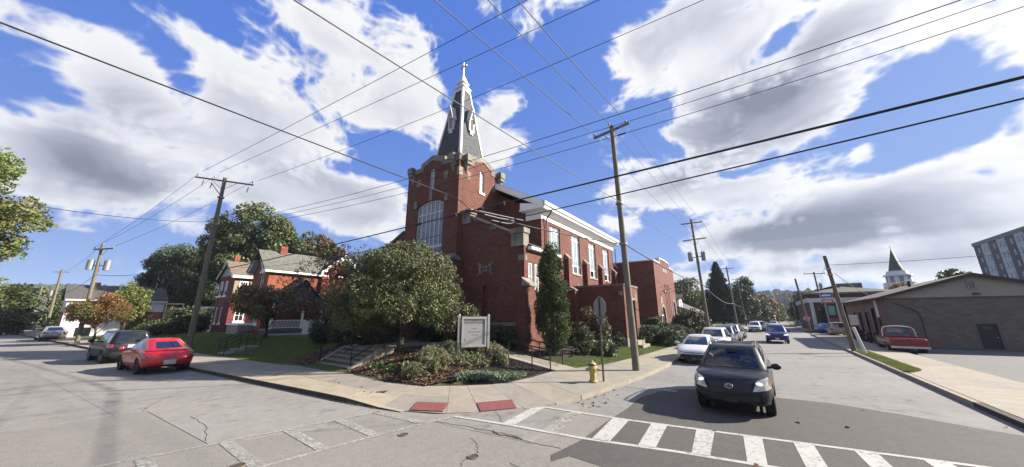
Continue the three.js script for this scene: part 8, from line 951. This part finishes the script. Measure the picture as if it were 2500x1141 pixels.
// hydrant
{
  const Y = mat([1, 1, 1], 0.55, { map: tex(128, 0.7, (u, v) => { const n = 1 + n3(u * 14, v * 14, 2) * 0.12, k = ss(0.35, 0.6, n3(u * 22, v * 22, 5)); return [lerp(0.50, 0.62, k) * n, lerp(0.375, 0.57, k) * n, lerp(0.085, 0.45, k) * n]; }) }), t = thing('fire_hydrant', 'yellow fire hydrant with dark band on the corner pavement beside the sign post', 'fire hydrant', [-5.26, 0.13, -12.54], 0.5), o = { local: true };
  const lat = (p) => new THREE.LatheGeometry(p.map(([r, y]) => new THREE.Vector2(r, y)), 20);
  part('barrel', [lat([[0, 0], [0.165, 0], [0.165, 0.05], [0.125, 0.06], [0.115, 0.10], [0.115, 0.32], [0.135, 0.36], [0.145, 0.42], [0.145, 0.52], [0.16, 0.53], [0.16, 0.565], [0.0, 0.565]])], Y, t, o); part('bonnet', lat([[0.16, 0.566], [0.155, 0.60], [0.125, 0.66], [0.075, 0.70], [0.05, 0.715], [0, 0.715]]), Y, t, o); part('operating_nut', new THREE.CylinderGeometry(0.028, 0.034, 0.07, 5).translate(0, 0.745, 0), Y, t, o); part('reflective_band', lat([[0.146, 0.585], [0.162, 0.59], [0.140, 0.645], [0.128, 0.645]]), mat([0.02, 0.025, 0.07], 0.5), t, o);
  for (const [a, r, l] of [[0, 0.075, 0.20], [Math.PI / 2, 0.058, 0.19], [-Math.PI / 2, 0.058, 0.19]]) { const d = [Math.sin(a), Math.cos(a)]; part('outlet', [rod([d[0] * 0.1, 0.45, d[1] * 0.1], [d[0] * l, 0.45, d[1] * l], r, r, 14), rod([d[0] * l, 0.45, d[1] * l], [d[0] * (l + 0.05), 0.45, d[1] * (l + 0.05)], r * 1.2, r * 1.1, 6), rod([d[0] * (l + 0.05), 0.45, d[1] * (l + 0.05)], [d[0] * (l + 0.08), 0.45, d[1] * (l + 0.08)], 0.02, 0.02, 5)], Y, t, o); }
  const bl = []; for (let i = 0; i < 8; i++) { const a = i / 8 * 6.283; bl.push(new THREE.CylinderGeometry(0.014, 0.014, 0.03, 6).translate(0.14 * Math.cos(a), 0.062, 0.14 * Math.sin(a))); } part('flange_bolt', bl, Y, t, { local: true, kind: 'stuff' });
}
// stop signs
function stopSign(name, label, [x, y, z], turn, h, face, lean = 0) {
  const t = thing(name, label, 'road sign', [x, y, z], turn), o = { local: true }, oct = (r) => Array.from({ length: 8 }, (_, i) => [r * Math.cos((i + 0.5) * Math.PI / 4), h + r * Math.sin((i + 0.5) * Math.PI / 4)]);
  part('post', [bx(-0.03, 0.03, 0, h + 0.42, -0.04, -0.012), bx(-0.034, -0.022, 0, h + 0.42, -0.012, 0.0), bx(0.022, 0.034, 0, h + 0.42, -0.012, 0.0)], mat([0.085, 0.065, 0.055], 0.7), t, o);
  const s = part('octagon', sweep(oct(0.405), 'z', 0.002, 0.006), M.galv, t, o);
  if (face) { const c = document.createElement('canvas'); c.width = c.height = 256; const k = c.getContext('2d'); k.fillStyle = '#b3202a'; k.fillRect(0, 0, 256, 256); k.fillStyle = '#f0eeee'; k.font = 'bold 92px sans-serif'; k.textAlign = 'center'; k.fillText('STOP', 128, 160, 220); const tx = new THREE.CanvasTexture(c); tx.colorSpace = THREE.SRGBColorSpace; tx.repeat.set(1 / 0.81, 1 / 0.81); tx.offset.set(0.5, 0.5 - h / 0.81); tx.wrapS = tx.wrapT = THREE.RepeatWrapping; part('sign_face', sweep(oct(0.37), 'z', 0.006, 0.009), new THREE.MeshStandardMaterial({ map: tx, roughness: 0.5 }), s, o); part('white_border', sweep(oct(0.40), 'z', 0.006, 0.0085, [oct(0.372)]), M.white, s, o); }
  return t;
}
{ const t = stopSign('stop_sign', 'grey back of an octagonal sign on a brown post behind the yellow hydrant', [-5.0, 0.13, -12.94], Math.PI - 0.52, 2.72, false); part('street_plate', bx(-0.16, 0.16, 2.06, 2.28, 0.002, 0.006), M.galv, t, { local: true }); }
stopSign('stop_sign', 'small red octagonal sign at the far corner by the dark leaning pole', [6.15, 0.05, -69.2], -0.05, 2.1, true);
stopSign('stop_sign', 'small red octagonal sign beyond the silver sedan on the left street', [-76, 0.05, -2.6], 1.45, 2.0, true);
// white marker post, bank signs
{ const t = thing('marker_post', 'leaning white round-topped post on the grass verge by the red pickup', 'post', [5.35, 0.12, -31.6]); part('shaft', [rod([5.35, 0.1, -31.6], [5.02, 1.75, -31.4], 0.085, 0.085, 14)], M.whiteOld, t); part('cap', new THREE.SphereGeometry(0.086, 12, 6).scale(1, 0.5, 1).translate(5.02, 1.75, -31.4), M.whiteOld, t); }
{ const t = thing('bank_sign', 'blue and white over red and white sign boards on a post before the bank', 'sign', [9.2, 0, -74]); part('post', bx(9.1, 9.3, 0, 6.3, -74.1, -73.9), M.galv, t);
  const brd = (y0, y1, bg, fg) => { const c = document.createElement('canvas'); c.width = 256; c.height = 96; const k = c.getContext('2d'); k.fillStyle = bg; k.fillRect(0, 0, 256, 96); k.fillStyle = fg; k.fillRect(34, 30, 188, 34); const tx = new THREE.CanvasTexture(c); tx.colorSpace = THREE.SRGBColorSpace; const b = part('board', bx(8.75, 10.25, y0, y1, -73.95, -73.75), M.white, t); const p = new THREE.Mesh(new THREE.PlaneGeometry(1.46, y1 - y0 - 0.04).translate(0, 0, 0), new THREE.MeshStandardMaterial({ map: tx, roughness: 0.5 })); p.name = 'print'; p.position.set(0.3, (y0 + y1) / 2, 0.255); b.add(p); p.castShadow = p.receiveShadow = true; };
  brd(5.35, 6.15, '#2a4f9a', '#e4e8ee'); brd(4.55, 5.15, '#b8402e', '#efe6df'); }
// things standing before the block building
{ const t = thing('motorbike', 'dark motorbike parked against the garage bays of the block building', 'motorbike', [8.35, 0.02, -47]); for (const z of [-46.3, -47.7]) part('wheel', new THREE.TorusGeometry(0.29, 0.06, 8, 20).rotateY(Math.PI / 2).translate(8.35, 0.36, z), M.tyre, t); part('frame', [rod([8.35, 0.36, -46.3], [8.35, 0.95, -46.6], 0.03), rod([8.35, 0.5, -46.9], [8.35, 0.36, -47.7], 0.04), rod([8.35, 0.9, -46.65], [8.35, 0.75, -47.4], 0.04)], M.rimDark, t); part('engine', new THREE.BoxGeometry(0.28, 0.32, 0.42).translate(8.35, 0.5, -47), M.rimDark, t); part('tank', new THREE.SphereGeometry(0.2, 12, 8).scale(0.8, 0.75, 1.4).translate(8.35, 0.88, -46.85), mat([0.02, 0.03, 0.07], 0.3), t); part('seat', new THREE.BoxGeometry(0.24, 0.1, 0.6).translate(8.35, 0.83, -47.4), M.trim, t); part('handlebar', rod([8.02, 1.1, -46.5], [8.68, 1.1, -46.5], 0.016), M.steel, t); }
for (const [z, l] of [[-50, 'dark waste bin between the garage bays'], [-52.6, 'dark waste bin farthest along the garage bays']]) { const t = thing('waste_bin', l, 'bin', [8.5, 0.02, z]); part('body', new THREE.CylinderGeometry(0.32, 0.26, 1.0, 16).translate(8.5, 0.52, z), M.trim, t); part('lid', new THREE.CylinderGeometry(0.34, 0.34, 0.08, 16).translate(8.5, 1.06, z), M.rimDark, t); }

// base colours were set against a dimmer trial exposure: bring every opaque surface down alike, foliage and white paint aside
{ const done = new Set(), keep = new Set([M.leaf, M.needle, M.blade, M.white, ...vcol.values()]); scene.traverse((o) => { const m = o.material; if (!m || done.has(m) || keep.has(m) || m.transmission > 0) return; done.add(m); m.color.multiplyScalar(0.70); }); }
renderer.render(scene, camera);
